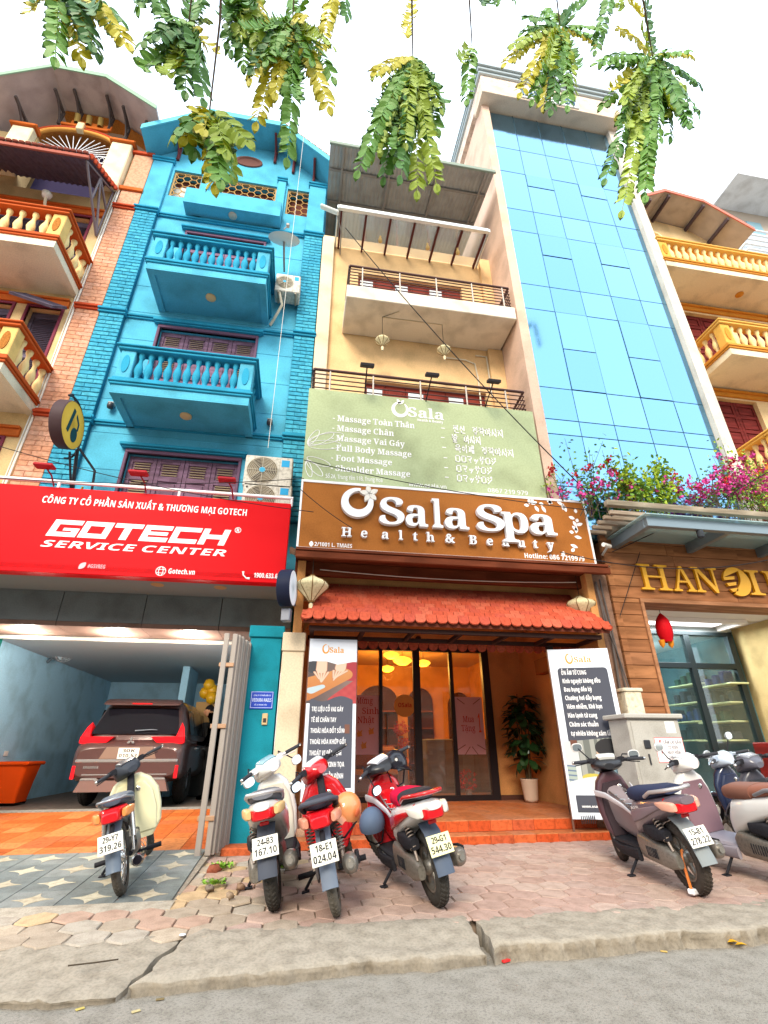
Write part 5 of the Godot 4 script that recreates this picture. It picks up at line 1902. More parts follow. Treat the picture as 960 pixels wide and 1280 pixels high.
func build_wood_shop() -> void:
	var s := thing("wood_shopfront", "brown plank-clad shopfront with gold letters under a steel and glass canopy", "shopfront", Vector3(7, 0, -7))
	var tones := []
	for c in ["a8704a", "a06a46", "b07850", "a97350"]: tones.append(mat(C(c), 0.7, 0.0, "wood", 0.8, 0.3))
	var x0 := 4.90
	var xp := 5.43
	var top := 4.42
	var low := 3.25
	# planks: fascia rows then pillar rows
	var hgt := 0.195
	var y := low + 0.07
	while y < top - 0.02:
		var y1 := minf(y + hgt, top)
		var xx := x0
		var k := 0
		while xx < 10.5:
			var w := 2.4 if k > 0 else rng.randf_range(1.2, 2.4)
			var st := sf()
			cbox(st, Vector3(xx + 0.002, y + 0.003, -7.06), Vector3(minf(xx + w, 10.5) - 0.002, y1 - 0.003, -6.985), 0.006)
			part("plank", st, tones[rng.randi() % 4], s)
			xx += w
			k += 1
		y = y1
	y = 0.12
	while y < low + 0.06:
		var y1 := minf(y + hgt, low + 0.069)
		var st := sf()
		cbox(st, Vector3(x0, y + 0.003, -7.06), Vector3(xp - 0.06, y1 - 0.003, -6.985), 0.006)
		part("plank", st, tones[rng.randi() % 4], s)
		y = y1
	var st := sf()
	cbox(st, Vector3(xp - 0.058, 0.1, -7.9), Vector3(xp, low, -6.96), 0.006)
	cbox(st, Vector3(xp - 0.058, low + 0.001, -7.4), Vector3(10.5, low + 0.068, -6.96), 0.006)
	part("opening_trim", st, mat(C("b5805c"), 0.6, 0.0, "wood", 0.8), s)
	st = sf()
	box(st, Vector3(x0, 0.0, -7.9), Vector3(xp - 0.06, 4.3, -7.061))
	box(st, Vector3(xp - 0.06, low + 0.07, -7.5), Vector3(10.5, 4.3, -7.061))
	part("backing", st, mat(C("5a3a2a"), 0.8), s)
	# recess: ceiling with a lit cove, side walls, steel-framed glazing
	st = sf()
	box(st, Vector3(xp, 3.30, -8.9), Vector3(10.5, 3.38, -7.5))
	part("recess_ceiling", st, mat(C("e6e2dc"), 0.8), s)
	st = sf()
	cbox(st, Vector3(xp + 0.1, 3.22, -8.0), Vector3(8.25, 3.299, -7.92), 0.01)
	cbox(st, Vector3(8.17, 3.22, -8.6), Vector3(8.25, 3.299, -8.001), 0.01)
	part("cove", st, mat(C("f0ece6"), 0.8), s)
	st = sf()
	box(st, Vector3(xp + 0.7, 3.288, -8.5), Vector3(8.0, 3.299, -8.2))
	part("light_strip", st, glow(C("f2f6fb"), 1.6), s)
	var al := AreaLight3D.new()
	al.name = "strip_light"
	al.area_size = Vector2(1.8, 0.3)
	al.light_energy = 2.0
	al.light_color = Color(0.95, 0.98, 1.0)
	al.shadow_enabled = true
	s.add_child(al)
	al.position = Vector3(7.1, 3.27, -8.35) - base_of[s]
	al.rotation = Vector3(-PI / 2, 0, 0)
	st = sf()
	box(st, Vector3(8.62, 0.0, -9.2), Vector3(8.85, 3.3, -7.5))
	part("recess_wall", st, mat(C("d9bf86"), 0.8, 0.0, "plaster", 0.5), s)
	st = sf()
	box(st, Vector3(5.2, 0.0, -8.7), Vector3(xp, 3.3, -7.91))
	part("recess_wall", st, mat(C("cfc0a8"), 0.8), s)
	st = sf()
	box(st, Vector3(xp, 0.0, -8.9), Vector3(10.5, 0.26, -7.0))
	part("plinth", st, mat(C("8a8078"), 0.7, 0.0, "concrete", 0.8), s)
	var fm := mat(C("1f2a2c"), 0.4, 0.3)
	var zg := -8.62
	var gx := [xp + 0.2, 6.95, 8.45]
	var gt := 3.2
	var win := thing_part(s, "glass_front")
	st = sf()
	for q in [[gx[0], 8.45, gt - 0.07, gt], [gx[0], 8.45, 2.50, 2.60]]:
		cbox(st, Vector3(q[0], q[2], zg - 0.05), Vector3(q[1], q[3], zg + 0.05), 0.005)
	for x in [gx[0], 7.36, 8.33]:
		cbox(st, Vector3(x, 0.26, zg - 0.049), Vector3(x + 0.12, gt - 0.071, zg + 0.051), 0.005)
	part("frame", st, fm, win)
	for q in [[gx[0] + 0.12, 7.36, 0.26, 2.5], [7.48, 8.33, 0.26, 2.5], [gx[0] + 0.12, 7.36, 2.6, 3.13], [7.48, 8.33, 2.6, 3.13]]:
		st = sf()
		box(st, Vector3(q[0], q[2], zg - 0.005), Vector3(q[1], q[3], zg + 0.005))
		part("pane", st, glass(C("6a8c8c"), 0.06, 0.0), win)
	# shop interior with lit shelves
	st = sf()
	box(st, Vector3(5.3, 0.0, -12.5), Vector3(8.62, 3.25, -12.4))
	box(st, Vector3(5.2, 0.0, -12.5), Vector3(5.3, 3.25, -8.7))
	box(st, Vector3(8.5, 0.0, -12.5), Vector3(8.6, 3.25, -8.7))
	part("shop_wall", st, mat(C("4f7074"), 0.8, 0.0, "plaster", 0.5), s)
	st = sf()
	box(st, Vector3(5.2, 3.2, -12.5), Vector3(8.6, 3.3, -8.7))
	part("shop_ceiling", st, mat(C("cdd4d2"), 0.8), s)
	st = sf()
	box(st, Vector3(5.2, 0.0, -12.5), Vector3(8.6, 0.26, -8.7))
	part("shop_floor", st, mat(C("6d6660"), 0.4), s)
	for col in 2:
		for k in 4:
			var sh := thing("display_shelf", "pale lit shelf with dark goods on it behind the shop glass", "shelf", shelf_at([904, 863][col], 858 + k * 23), "display shelves behind the shop glass")
			st = sf()
			cbox(st, Vector3(-0.42, 0, -0.2), Vector3(0.42, 0.03, 0.2), 0.006)
			part("board", st, mat(C("d9dfa6"), 0.5), sh, true)
			sh.rotation.y = -PI / 2
			st = sf()
			for m in 3 + (k + col) % 2:
				var x := -0.34 + m * 0.2
				var hh := 0.14 + 0.05 * ((m + k) % 3)
				cbox(st, Vector3(x, 0.031, -0.12), Vector3(x + 0.13, 0.03 + hh, 0.1), 0.02)
			part("goods", st, mat([C("1f3560"), C("23363a"), C("2c4a3a"), C("333a40")][(k + col * 2) % 4], 0.6), sh, true)
	var ol := thing("shop_ceiling_lamp", "small bright white lamp in the ceiling behind the shop glass", "lamp", Vector3(7.2, 3.19, -10.2))
	st = sf()
	lathe(st, [Vector2(0.001, -0.03), Vector2(0.1, -0.03), Vector2(0.1, 0.0)], 14)
	part("diffuser", st, glow(C("eefaff"), 2.0), ol, true)
	var o := OmniLight3D.new()
	o.name = "lamp_light"
	o.light_color = Color(0.85, 0.97, 1.0)
	o.light_energy = 0.7
	o.light_size = 0.1
	o.omni_range = 8.0
	o.omni_attenuation = 2.0
	o.shadow_enabled = true
	ol.add_child(o)
	o.position = Vector3(0, -0.1, 0)
	st = sf()
	cbox(st, Vector3(8.0, 0.26, -8.4), Vector3(9.6, 1.22, -7.7), 0.02)
	single("red_counter", st, mat(C("8a1f18"), 0.4, 0.0, "wood", 0.7), "dark red counter standing in the recess of the wood-clad shop", "counter")
	# steel and glass canopy
	var cm := mat(C("7e8c93"), 0.45, 0.5)
	var cn := thing("shop_canopy", "flat glass canopy on grey steel beams above the gold letters", "canopy", Vector3(7, 4.2, -6.5))
	st = sf()
	box(st, Vector3(5.02, 4.33, -7.02), Vector3(10.5, 4.345, -5.95))
	part("glass_sheet", st, glass(C("a9c9c9"), 0.55, 0.12), cn)
	for x in [5.14, 6.55, 7.95, 9.3]:
		st = sf()
		cbox(st, Vector3(x - 0.05, 4.17, -6.98), Vector3(x + 0.05, 4.329, -6.121), 0.006)
		part("beam", st, cm, cn)
	st = sf()
	cbox(st, Vector3(5.09, 4.17, -6.12), Vector3(10.5, 4.329, -6.03), 0.006)
	part("edge_beam", st, cm, cn)
	for x in [6.0, 7.5]:
		st = sf()
		lathe(st, [Vector2(0.05, 0.0), Vector2(0.05, -0.1), Vector2(0.03, -0.12), Vector2(0.001, -0.12)], 10, Transform3D(Basis(), Vector3(x, 4.17, -6.08)))
		part("spot_lamp", st, mat(C("3c4046"), 0.5), cn)
	# timber slat pergola beside the canopy
	var pg := thing("slat_pergola", "weathered pale slat pergola beside the brown sign, carrying the climbing flowers", "pergola", Vector3(5, 4.4, -6.8))
	for k in 5:
		st = sf()
		cbox(st, Vector3(4.66, 4.40 + k * 0.01, -6.98 + k * 0.17), Vector3(5.35, 4.47 + k * 0.01, -6.92 + k * 0.17), 0.008)
		part("slat", st, mat(C("b4a08c"), 0.85, 0.0, "wood", 1.0), pg)
	st = sf()
	cbox(st, Vector3(4.65, 4.60, -6.35), Vector3(10.5, 4.70, -6.25), 0.01)
	part("front_rail", st, mat(C("a89a86"), 0.85, 0.0, "wood", 1.0), pg)
	st = sf()
	box(st, Vector3(5.0, 4.36, -6.98), Vector3(10.4, 4.62, -6.62))
	single("planter_box", st, mat(C("8f8676"), 0.9, 0.0, "concrete", 1.0), "long grey planter trough above the shop canopy", "planter")

# ================= signs =================
func pline(called: String, words: String, m: Material, parent: Node3D, a: Vector2, b: Vector2, z: float, hpx: float, depth := 0.004, font := "Droid Sans", weight := 700, slant := 0.0) -> void:
	# lettering on a wall plane, its baseline running between two points of the photograph
	var p := pz(a.x, a.y, z)
	var q := pz(b.x, b.y, z)
	var hh := pz(a.x, a.y - hpx, z).y - p.y
	text(called, words, m, parent, Vector3(p.x, (p.y + q.y) * 0.5, z), q.x - p.x, hh, depth, font, weight, Basis.IDENTITY, slant)

func block_letter(st: SurfaceTool, ch: String, x: float, w: float, h: float, z: float, d: float, slant: float) -> void:
	var t := h * 0.27
	var v := w * 0.24
	var bars := []
	match ch:
		"G": bars = [[0, 0, v, h], [v, h - t, w, h], [v, 0, w, t], [w - v, t, w, h * 0.52], [w * 0.45, h * 0.36, w - v, h * 0.52]]
		"O": bars = [[0, 0, v, h], [v, h - t, w - v, h], [v, 0, w - v, t], [w - v, 0, w, h]]
		"T": bars = [[0, h - t, w, h], [w * 0.5 - v * 0.55, 0, w * 0.5 + v * 0.55, h - t]]
		"E": bars = [[0, 0, v, h], [v, h - t, w, h], [v, 0, w, t], [v, h * 0.5 - t * 0.38, w * 0.92, h * 0.5 + t * 0.38]]
		"C": bars = [[0, 0, v, h], [v, h - t, w, h], [v, 0, w, t]]
		"H": bars = [[0, 0, v, h], [w - v, 0, w, h], [v, h * 0.5 - t * 0.5, w - v, h * 0.5 + t * 0.5]]
	for b in bars:
		prism(st, PackedVector2Array([Vector2(x + b[0] + b[1] * slant, b[1]), Vector2(x + b[2] + b[1] * slant, b[1]), Vector2(x + b[2] + b[3] * slant, b[3]), Vector2(x + b[0] + b[3] * slant, b[3])]), z, z + d)

func ring_o(st: SurfaceTool, c: Vector2, rx: float, ry: float, t: float, z0: float, z1: float) -> void:
	# swelling ring, open at the upper right like a wreath
	var rows := []
	var n := 40
	for k in n + 1:
		var a := deg_to_rad(78) + TAU * 0.93 * k / n
		var w := t * (0.35 + 0.65 * sin(PI * k / n))
		var o := Vector2(cos(a), sin(a))
		var p := c + o * Vector2(rx, ry)
		var q := c + o * Vector2(rx - w, ry - w)
		rows.append(PackedVector3Array([Vector3(p.x, p.y, z0), Vector3(p.x, p.y, z1), Vector3(q.x, q.y, z1), Vector3(q.x, q.y, z0)]))
	for k in n:
		for j in 3:
			quad(st, rows[k][j], rows[k + 1][j], rows[k + 1][j + 1], rows[k][j + 1])
	for e in [rows[0], rows[n]]: quad(st, e[0], e[1], e[2], e[3])

# strokes of the Korean and Japanese characters, in a unit cell
func glyph(ch: String) -> Array:
	var g := {
		"전": [[.08,.9,.5,.9],[.29,.9,.06,.5],[.3,.75,.52,.5],[.55,.7,.74,.7],[.76,.98,.76,.4],[.25,.32,.25,.05],[.25,.05,.85,.05]],
		"신": [[.28,.95,.05,.5],[.28,.8,.52,.5],[.76,.98,.76,.4],[.25,.32,.25,.05],[.25,.05,.85,.05]],
		"경": [[.08,.9,.46,.9],[.46,.9,.12,.45],[.5,.8,.76,.8],[.5,.62,.76,.62],[.78,.98,.78,.42],[.3,.2,.5,.36],[.5,.36,.75,.2],[.75,.2,.5,.02],[.5,.02,.3,.2]],
		"락": [[.06,.92,.5,.92],[.5,.92,.5,.72],[.06,.72,.5,.72],[.06,.72,.06,.48],[.06,.48,.55,.5],[.74,.98,.74,.4],[.74,.7,.95,.7],[.2,.3,.78,.3],[.78,.3,.78,.0]],
		"마": [[.06,.85,.06,.2],[.06,.85,.5,.85],[.5,.85,.5,.2],[.06,.2,.5,.2],[.76,1,.76,0],[.76,.52,.97,.52]],
		"사": [[.28,.88,.04,.15],[.28,.6,.55,.15],[.76,1,.76,0],[.76,.52,.97,.52]],
		"지": [[.06,.85,.56,.85],[.32,.85,.04,.18],[.33,.55,.58,.18],[.8,1,.8,0]],
		"발": [[.06,.95,.06,.48],[.5,.95,.5,.48],[.06,.72,.5,.72],[.06,.48,.5,.48],[.74,1,.74,.42],[.74,.7,.95,.7],[.2,.34,.78,.34],[.78,.34,.78,.18],[.2,.18,.78,.18],[.2,.18,.2,.0],[.2,.0,.82,.0]],
		"목": [[.2,.95,.2,.62],[.2,.95,.8,.95],[.8,.95,.8,.62],[.2,.62,.8,.62],[.5,.62,.5,.46],[.06,.44,.94,.44],[.2,.28,.8,.28],[.8,.28,.8,.0]],
		"어": [[.08,.5,.3,.84],[.3,.84,.5,.5],[.5,.5,.3,.18],[.3,.18,.08,.5],[.52,.5,.76,.5],[.78,1,.78,0]],
		"깨": [[.04,.85,.26,.85],[.26,.85,.1,.2],[.3,.85,.5,.85],[.5,.85,.38,.2],[.64,.98,.64,.02],[.64,.52,.84,.52],[.86,1,.86,0]],
		"マ": [[.08,.85,.9,.85],[.9,.85,.5,.3],[.35,.5,.62,.12]],
		"ッ": [[.2,.5,.28,.32],[.45,.55,.52,.36],[.85,.55,.4,.02]],
		"サ": [[.05,.68,.95,.68],[.3,.95,.3,.42],[.72,.95,.72,.5],[.72,.5,.4,.02]],
		"ジ": [[.15,.85,.35,.72],[.08,.58,.28,.46],[.1,.05,.85,.6],[.65,.92,.72,.78],[.82,.96,.9,.82]],
		"口": [[.12,.88,.12,.1],[.12,.88,.85,.88],[.85,.88,.85,.1],[.12,.1,.85,.1]],
		"-": [[.2,.45,.7,.45]]}
	return g.get(ch, [])

func stroke_text(called: String, words: String, m: Material, parent: Node3D, a: Vector2, b: Vector2, z: float, hpx: float) -> void:
	var p := pz(a.x, a.y, z)
	var q := pz(b.x, b.y, z)
	var hh := pz(a.x, a.y - hpx, z).y - p.y
	var cell := (q.x - p.x) / words.length()
	var st := sf()
	var t := hh * 0.05
	for i in words.length():
		for s in glyph(words[i]):
			var u := Vector2(p.x + (i + s[0] * 0.88) * cell, p.y + s[1] * hh)
			var v := Vector2(p.x + (i + s[2] * 0.88) * cell, p.y + s[3] * hh)
			var d := (v - u).normalized()
			var n := Vector2(-d.y, d.x) * t
			prism(st, PackedVector2Array([u - d * t + n, u - d * t - n, v + d * t - n, v + d * t + n]), z, z + 0.004)
	part(called, st, m, parent)

func leaf2(st: SurfaceTool, at: Vector2, len: float, wid: float, ang: float, z0: float, z1: float) -> void:
	var p := PackedVector2Array()
	for k in 16:
		var a := TAU * k / 16
		var x := cos(a) * 0.5 + 0.5
		p.append(at + Vector2(x * len, sin(a) * wid * 0.5 * (0.6 + 0.5 * sin(PI * x))).rotated(ang))
	prism(st, p, z0, z1)

func build_signs() -> void:
	var white := mat(C("ece9ea"), 0.5)
	# ---- red fascia sign
	var z := -6.95
	var a := pz(364, 629.5, z)
	var b := pz(344, 729, z)
	var s := thing("red_sign", "wide bright red fascia sign with white lettering above the garage", "sign", Vector3(-2.8, b.y, z))
	var st := sf()
	cbox(st, Vector3(-5.9, b.y, z - 0.18), Vector3(a.x, a.y, z), 0.008)
	part("sign_box", st, mat(C("cc0512"), 0.45), s)
	var l1 := z + 0.001
	pline("lettering", "CÔNG TY CỔ PHẦN SẢN XUẤT & THƯƠNG MẠI GOTECH", white, s, Vector2(52, 628), Vector2(308, 645), l1, 8.5)
	var p := pz(57, 668.5, l1)
	var q := pz(289, 682, l1)
	var hh := pz(57, 647.5, l1).y - p.y
	var yb := (p.y + q.y) * 0.5 - 0.01
	var cw := (q.x - p.x - hh * 0.3) / 6.0
	var letters := ["G", "O", "T", "E", "C", "H"]
	for i in 6:
		st = sf()
		block_letter(st, letters[i], p.x + i * cw, cw * 0.93, hh, l1, 0.004, 0.30)
		var o := part("letter", st, white, s)
		o.position.y += yb
	pline("lettering", "SERVICE CENTER", white, s, Vector2(50, 682.5), Vector2(281, 696), l1, 8.6, 0.004, "Droid Sans", 700, 0.45)
	pline("lettering", "®", white, s, Vector2(293, 666), Vector2(301, 666.5), l1, 7)
	pline("lettering", "#GSVREG", mat(C("e8a0a8"), 0.5), s, Vector2(109, 710), Vector2(131, 711), l1, 5)
	pline("lettering", "Gotech.vn", white, s, Vector2(210, 717), Vector2(243, 718.5), l1, 6.5)
	pline("lettering", "1900.633.642", white, s, Vector2(317, 722), Vector2(353, 723.5), l1, 6)
	# globe, phone and tag icons
	st = sf()
	var gc := pz(201, 714, l1)
	for rr in [0.065, 0.03]:
		var ring := []
		for k in 21: ring.append(gc + Vector3(cos(TAU * k / 20) * rr, sin(TAU * k / 20) * 0.065, 0.002))
		tube(st, ring, 0.006, 4, false)
	for yy in [-0.025, 0.025]: tube(st, [gc + Vector3(-0.06, yy, 0.002), gc + Vector3(0.06, yy, 0.002)], 0.005, 4, false)
	part("globe_icon", st, white, s)
	st = sf()
	var pc := pz(308, 719, l1)
	tube(st, [pc + Vector3(-0.05, 0.05, 0.003), pc + Vector3(-0.045, 0.0, 0.003), pc + Vector3(0.0, -0.045, 0.003), pc + Vector3(0.05, -0.05, 0.003)], [0.02, 0.01, 0.01, 0.02], 6)
	part("phone_icon", st, white, s)
	st = sf()
	leaf2(st, Vector2(pz(98, 711, l1).x, pz(98, 711, l1).y), 0.12, 0.07, 0.9, l1, l1 + 0.003)
	part("tag_icon", st, mat(C("e8b0b6"), 0.5), s)
	# white rail and clamp lamps along the top of the sign
	var rail := thing("white_rail", "thin white steel rail along the top of the red sign", "rail", Vector3(-2.8, a.y, z - 0.1))
	st = sf()
	tube(st, [Vector3(-5.9, a.y + 0.15, z - 0.12), Vector3(a.x + 0.02, a.y + 0.15, z - 0.12)], 0.028, 8)
	part("bar", st, white, rail)
	for k in 4:
		st = sf()
		var x := lerpf(-5.4, a.x, k / 3.0)
		tube(st, [Vector3(x, a.y, z - 0.12), Vector3(x, a.y + 0.15, z - 0.12)], 0.022, 8)
		part("stay", st, white, rail)
	for uv in [[62, 603], [178, 607], [285, 622]]:
		var at := pz(uv[0], uv[1], z)
		var f := thing("sign_lamp", "small red bar lamp on a bent arm at the top edge of the red sign", "lamp", Vector3(at.x, a.y, z), "lamps along the red sign")
		st = sf()
		tube(st, [Vector3(0.08, 0.0, 0.01), Vector3(0.06, 0.12, 0.12), Vector3(0.0, 0.20, 0.22)], 0.012, 6)
		part("arm", st, mat(C("96202c"), 0.5), f, true)
		st = sf()
		cbox(st, Vector3(-0.14, 0.18, 0.16), Vector3(0.12, 0.23, 0.30), 0.015)
		part("head", st, mat(C("a8262e"), 0.5), f, true)
	# ---- green menu banner
	z = -6.93
	var g := thing("green_banner", "pale green printed menu banner with white service list on the balcony front", "banner", Vector3(1.9, 5.0, z))
	st = sf()
	box(st, Vector3(-0.16, 4.93, z - 0.03), Vector3(4.02, 6.86, z))
	part("sheet", st, mat(C("b0ba92"), 0.7, 0.0, "plaster", 0.3), g)
	l1 = z + 0.001
	var lines := [["- Massage Toàn Thân", 108, 256, 415, 288], ["- Massage Chân", 106, 293, 337, 317], ["- Massage Vai Gáy", 103, 330, 378, 358], ["- Full Body Massage", 103, 367, 403, 396], ["- Foot Massage", 101, 405, 330, 426], ["- Shoulder Massage", 100, 442, 398, 471]]
	for r in lines:
		pline("lettering", r[0], white, g, Vector2(380 + r[1] / 3.0, 440 + r[2] / 3.0), Vector2(380 + r[3] / 3.0, 440 + r[4] / 3.0), l1, 7.2, 0.004, "Droid Serif", 700)
	var ks := [["- 전신 경락마사지", 512, 298, 752, 322], ["- 발 마사지", 512, 333, 668, 348], ["- 목어깨 경락마사지", 516, 370, 792, 396], ["- 口口マッサ口ジ", 522, 409, 726, 429], ["- 口マッサ口ジ", 525, 446, 710, 461], ["- 口マッサ口ジ", 527, 482, 712, 499]]
	for r in ks:
		stroke_text("lettering", r[0], white, g, Vector2(380 + r[1] / 3.0, 440 + r[2] / 3.0), Vector2(380 + r[3] / 3.0, 440 + r[4] / 3.0), l1, 9.5)
	pline("lettering", "Sala", white, g, Vector2(510, 521), Vector2(555, 525), l1, 12, 0.004, "Droid Serif", 700)
	pline("lettering", "Health & Beauty", white, g, Vector2(522, 526.5), Vector2(554, 529.5), l1, 3.2)
	pline("lettering", "Số 2A, Trung Yên 11B, Trung Hoà", white, g, Vector2(407, 597), Vector2(478, 603), l1, 5, 0.003, "Droid Sans", 400)
	pline("lettering", "www.osala.vn", white, g, Vector2(511, 607.5), Vector2(558, 611), l1, 5, 0.003, "Droid Sans", 400)
	pline("lettering", "0867 219 979", white, g, Vector2(610, 615), Vector2(660, 619), l1, 5, 0.003, "Droid Sans", 400)
	st = sf()
	var oc := pz(500, 512, l1)
	ring_o(st, Vector2(oc.x, oc.y), 0.155, 0.17, 0.07, l1, l1 + 0.004)
	leaf2(st, Vector2(oc.x + 0.0, oc.y + 0.12), 0.12, 0.05, 0.9, l1, l1 + 0.004)
	leaf2(st, Vector2(oc.x + 0.0, oc.y + 0.12), 0.12, 0.05, 2.0, l1, l1 + 0.004)
	part("wreath_logo", st, white, g)
	st = sf()
	var root := pz(385, 556, l1)
	for k in 7:
		var ang: float = [0.1, 0.6, 1.1, 0.35, -0.3, -0.8, -1.3][k]
		var len: float = [0.55, 0.5, 0.35, 0.62, 0.4, 0.38, 0.3][k]
		var o2: Vector3 = root + Vector3(0, [0, 0, 0, 0.05, -0.25, -0.3, -0.32][k], 0)
		var ring := []
		for m in 21:
			var aa := TAU * m / 20
			var v := Vector2((cos(aa) * 0.5 + 0.5) * len, sin(aa) * len * 0.16).rotated(ang)
			ring.append(o2 + Vector3(maxf(v.x, -0.02), v.y, 0.001))
		tube(st, ring, 0.006, 4, false)
	part("leaf_drawing", st, white, g)
	# ---- brown name sign with raised letters
	z = -6.78
	var n := thing("brown_sign", "brown name sign with raised white letters above the porch", "sign", Vector3(2.2, 3.76, z))
	st = sf()
	cbox(st, Vector3(-0.14, 3.77, z - 0.16), Vector3(4.58, 4.91, z), 0.006)
	part("panel", st, mat(C("a8672f"), 0.6, 0.0, "plaster", 0.4), n)
	st = sf()
	for e in [[-0.16, 4.60, 4.885, 4.925], [-0.16, 4.60, 3.755, 3.795], [-0.16, -0.13, 3.796, 4.884], [4.57, 4.60, 3.796, 4.884]]:
		box(st, Vector3(e[0], e[2], z - 0.165), Vector3(e[1], e[3], z + 0.012))
	part("border", st, white, n)
	var dl := 0.075
	var zs := z + 0.03
	var big := mat(C("e9e9ec"), 0.4)
	st = sf()
	oc = pz(380 + 167 / 2.526, 590 + 102 / 2.526, zs)
	ring_o(st, Vector2(oc.x, oc.y), 0.25, 0.25, 0.13, zs, zs + dl)
	part("wreath_letter", st, big, n)
	st = sf()
	var fc := pz(380 + 205 / 2.526, 590 + 72 / 2.526, zs + 0.03)
	for k in 5:
		leaf2(st, Vector2(fc.x, fc.y), 0.15, 0.075, TAU * k / 5 + 0.5, zs + 0.03, zs + dl + 0.01)
	part("flower_ornament", st, mat(C("d8d2c8"), 0.4), n)
	var pl := [["S", 238, 152, 318, 158], ["a", 322, 160, 392, 165], ["l", 408, 164, 440, 167], ["a", 446, 167, 522, 173], ["S", 548, 175, 636, 181], ["p", 628, 182, 712, 188], ["a", 718, 186, 800, 192]]
	for r in pl:
		var pa := pz(380 + r[1] / 2.526, 590 + r[2] / 2.526, zs + dl)
		var pb := pz(380 + r[3] / 2.526, 590 + r[4] / 2.526, zs + dl)
		var ch := 0.47
		text("letter", r[0], big, n, Vector3(pa.x, 4.205, zs), pb.x - pa.x, ch, dl, "Droid Serif", 700)
	var small := "Health&Beauty"
	var sx := [118, 180, 246, 300, 345, 388, 448, 524, 580, 630, 678, 728, 772]
	for i in small.length():
		var pa := pz(380 + sx[i] / 2.526, 590 + (205 + 46.0 * i / 12) / 2.526, zs + 0.05)
		var up := 0.0
		text("letter", small[i], big, n, Vector3(pa.x, 3.975, zs), 0.0, 0.145, 0.05, "Droid Serif", 700)
	pline("lettering", "Hotline: 086 7219979", white, n, Vector2(656, 697), Vector2(731, 702), z + 0.001, 6, 0.004)
	pline("lettering", "2/1001 L. TMAES", white, n, Vector2(393, 682), Vector2(440, 685.5), z + 0.001, 5, 0.004)
	st = sf()
	var pin := pz(389, 681, z)
	leaf2(st, Vector2(pin.x, pin.y - 0.03), 0.09, 0.06, PI / 2, z, z + 0.004)
	part("pin_icon", st, white, n)
	# white leaf garland at the upper corner
	st = sf()
	var rl := RandomNumberGenerator.new()
	rl.seed = 5
	for k in 26:
		var f := k / 25.0
		var u := lerpf(655, 722, minf(f * 1.6, 1.0)) if f < 0.62 else 720.0 - (f - 0.62) * 20
		var v := lerpf(624, 632, minf(f * 1.6, 1.0)) + (maxf(0.0, f - 0.5) * 100.0)
		var c := pz(u + rl.randf_range(-9, 7), v + rl.randf_range(-3, 9), z)
		if c.x > 4.5 or c.y > 4.86: continue
		leaf2(st, Vector2(c.x, c.y), rl.randf_range(0.07, 0.13), 0.055, rl.randf() * TAU, z + 0.001, z + 0.004)
	part("leaf_garland", st, white, n)
	# ---- gold letters of the wood shop
	var gold := mat(C("e0a016"), 0.35, 0.35)
	var gs := thing("gold_letters", "large gold serif letters with a round emblem fixed to the brown planks", "sign", Vector3(7, 3.5, -6.97))
	z = -6.97
	for r in [["H", 20, 282, 246, 290], ["A", 262, 290, 432, 297], ["N", 428, 296, 622, 304], ["I", 838, 318, 945, 325], ["J", 962, 322, 1050, 328]]:
		var pa := pz(800 + r[1] / 6.0, 690 + r[2] / 6.0, z + 0.04)
		var pb := pz(800 + r[3] / 6.0, 690 + r[4] / 6.0, z + 0.04)
		var base := pz(805, 736.5, z + 0.04).y
		text("letter", r[0], gold, gs, Vector3(pa.x, base, z), pb.x - pa.x, 0.44, 0.045, "Droid Serif", 400)
	var dc := pz(800 + 728 / 6.0, 690 + 222 / 6.0, z + 0.04)
	var R := 0.255
	st = sf()
	var moon := PackedVector2Array()
	for k in 21: moon.append(Vector2(dc.x, dc.y) + Vector2(cos(lerpf(-2.05, 1.0, k / 20.0)), sin(lerpf(-2.05, 1.0, k / 20.0))) * R)
	for k in 11:
		var f := k / 10.0
		moon.append(Vector2(dc.x, dc.y) + Vector2(lerpf(0.3, -0.25, f) * R - 0.25 * R * sin(PI * f) * (-1), lerpf(0.72, -0.6, f) * R))
	prism(st, moon, z, z + 0.045)
	part("emblem_crescent", st, gold, gs)
	st = sf()
	var cap2 := PackedVector2Array()
	for k in 15: cap2.append(Vector2(dc.x, dc.y) + Vector2(cos(lerpf(1.0, 2.9, k / 14.0)), sin(lerpf(1.0, 2.9, k / 14.0))) * R)
	prism(st, cap2, z, z + 0.045)
	part("emblem_cap", st, gold, gs)
	for k in 3:
		st = sf()
		var yy := dc.y + (0.05 - k * 0.4) * R
		prism(st, PackedVector2Array([Vector2(dc.x - (0.95 - k * 0.2) * R, yy), Vector2(dc.x - 0.15 * R, yy + 0.1 * R), Vector2(dc.x - 0.1 * R, yy + 0.32 * R), Vector2(dc.x - (0.98 - k * 0.12) * R, yy + 0.2 * R)]), z, z + 0.045)
		part("emblem_bar", st, gold, gs)
	# ---- round projecting lightboxes
	round_box("round_sign", "round yellow lightbox with dark green note symbol projecting from the brick pier", pz(84, 531, -6.95), 0.37, C("d8b84a"), C("4a3a3c"), true)
	round_box("round_sign", "round white lightbox seen nearly edge-on beside the porch", pz(359, 735, -6.6), 0.24, C("e4e6ea"), C("23283c"), false)
	# ---- small blue plaque and bell on the teal post (the post itself is street furniture)
	# ---- standing banners
	banner_left()
	banner_right()

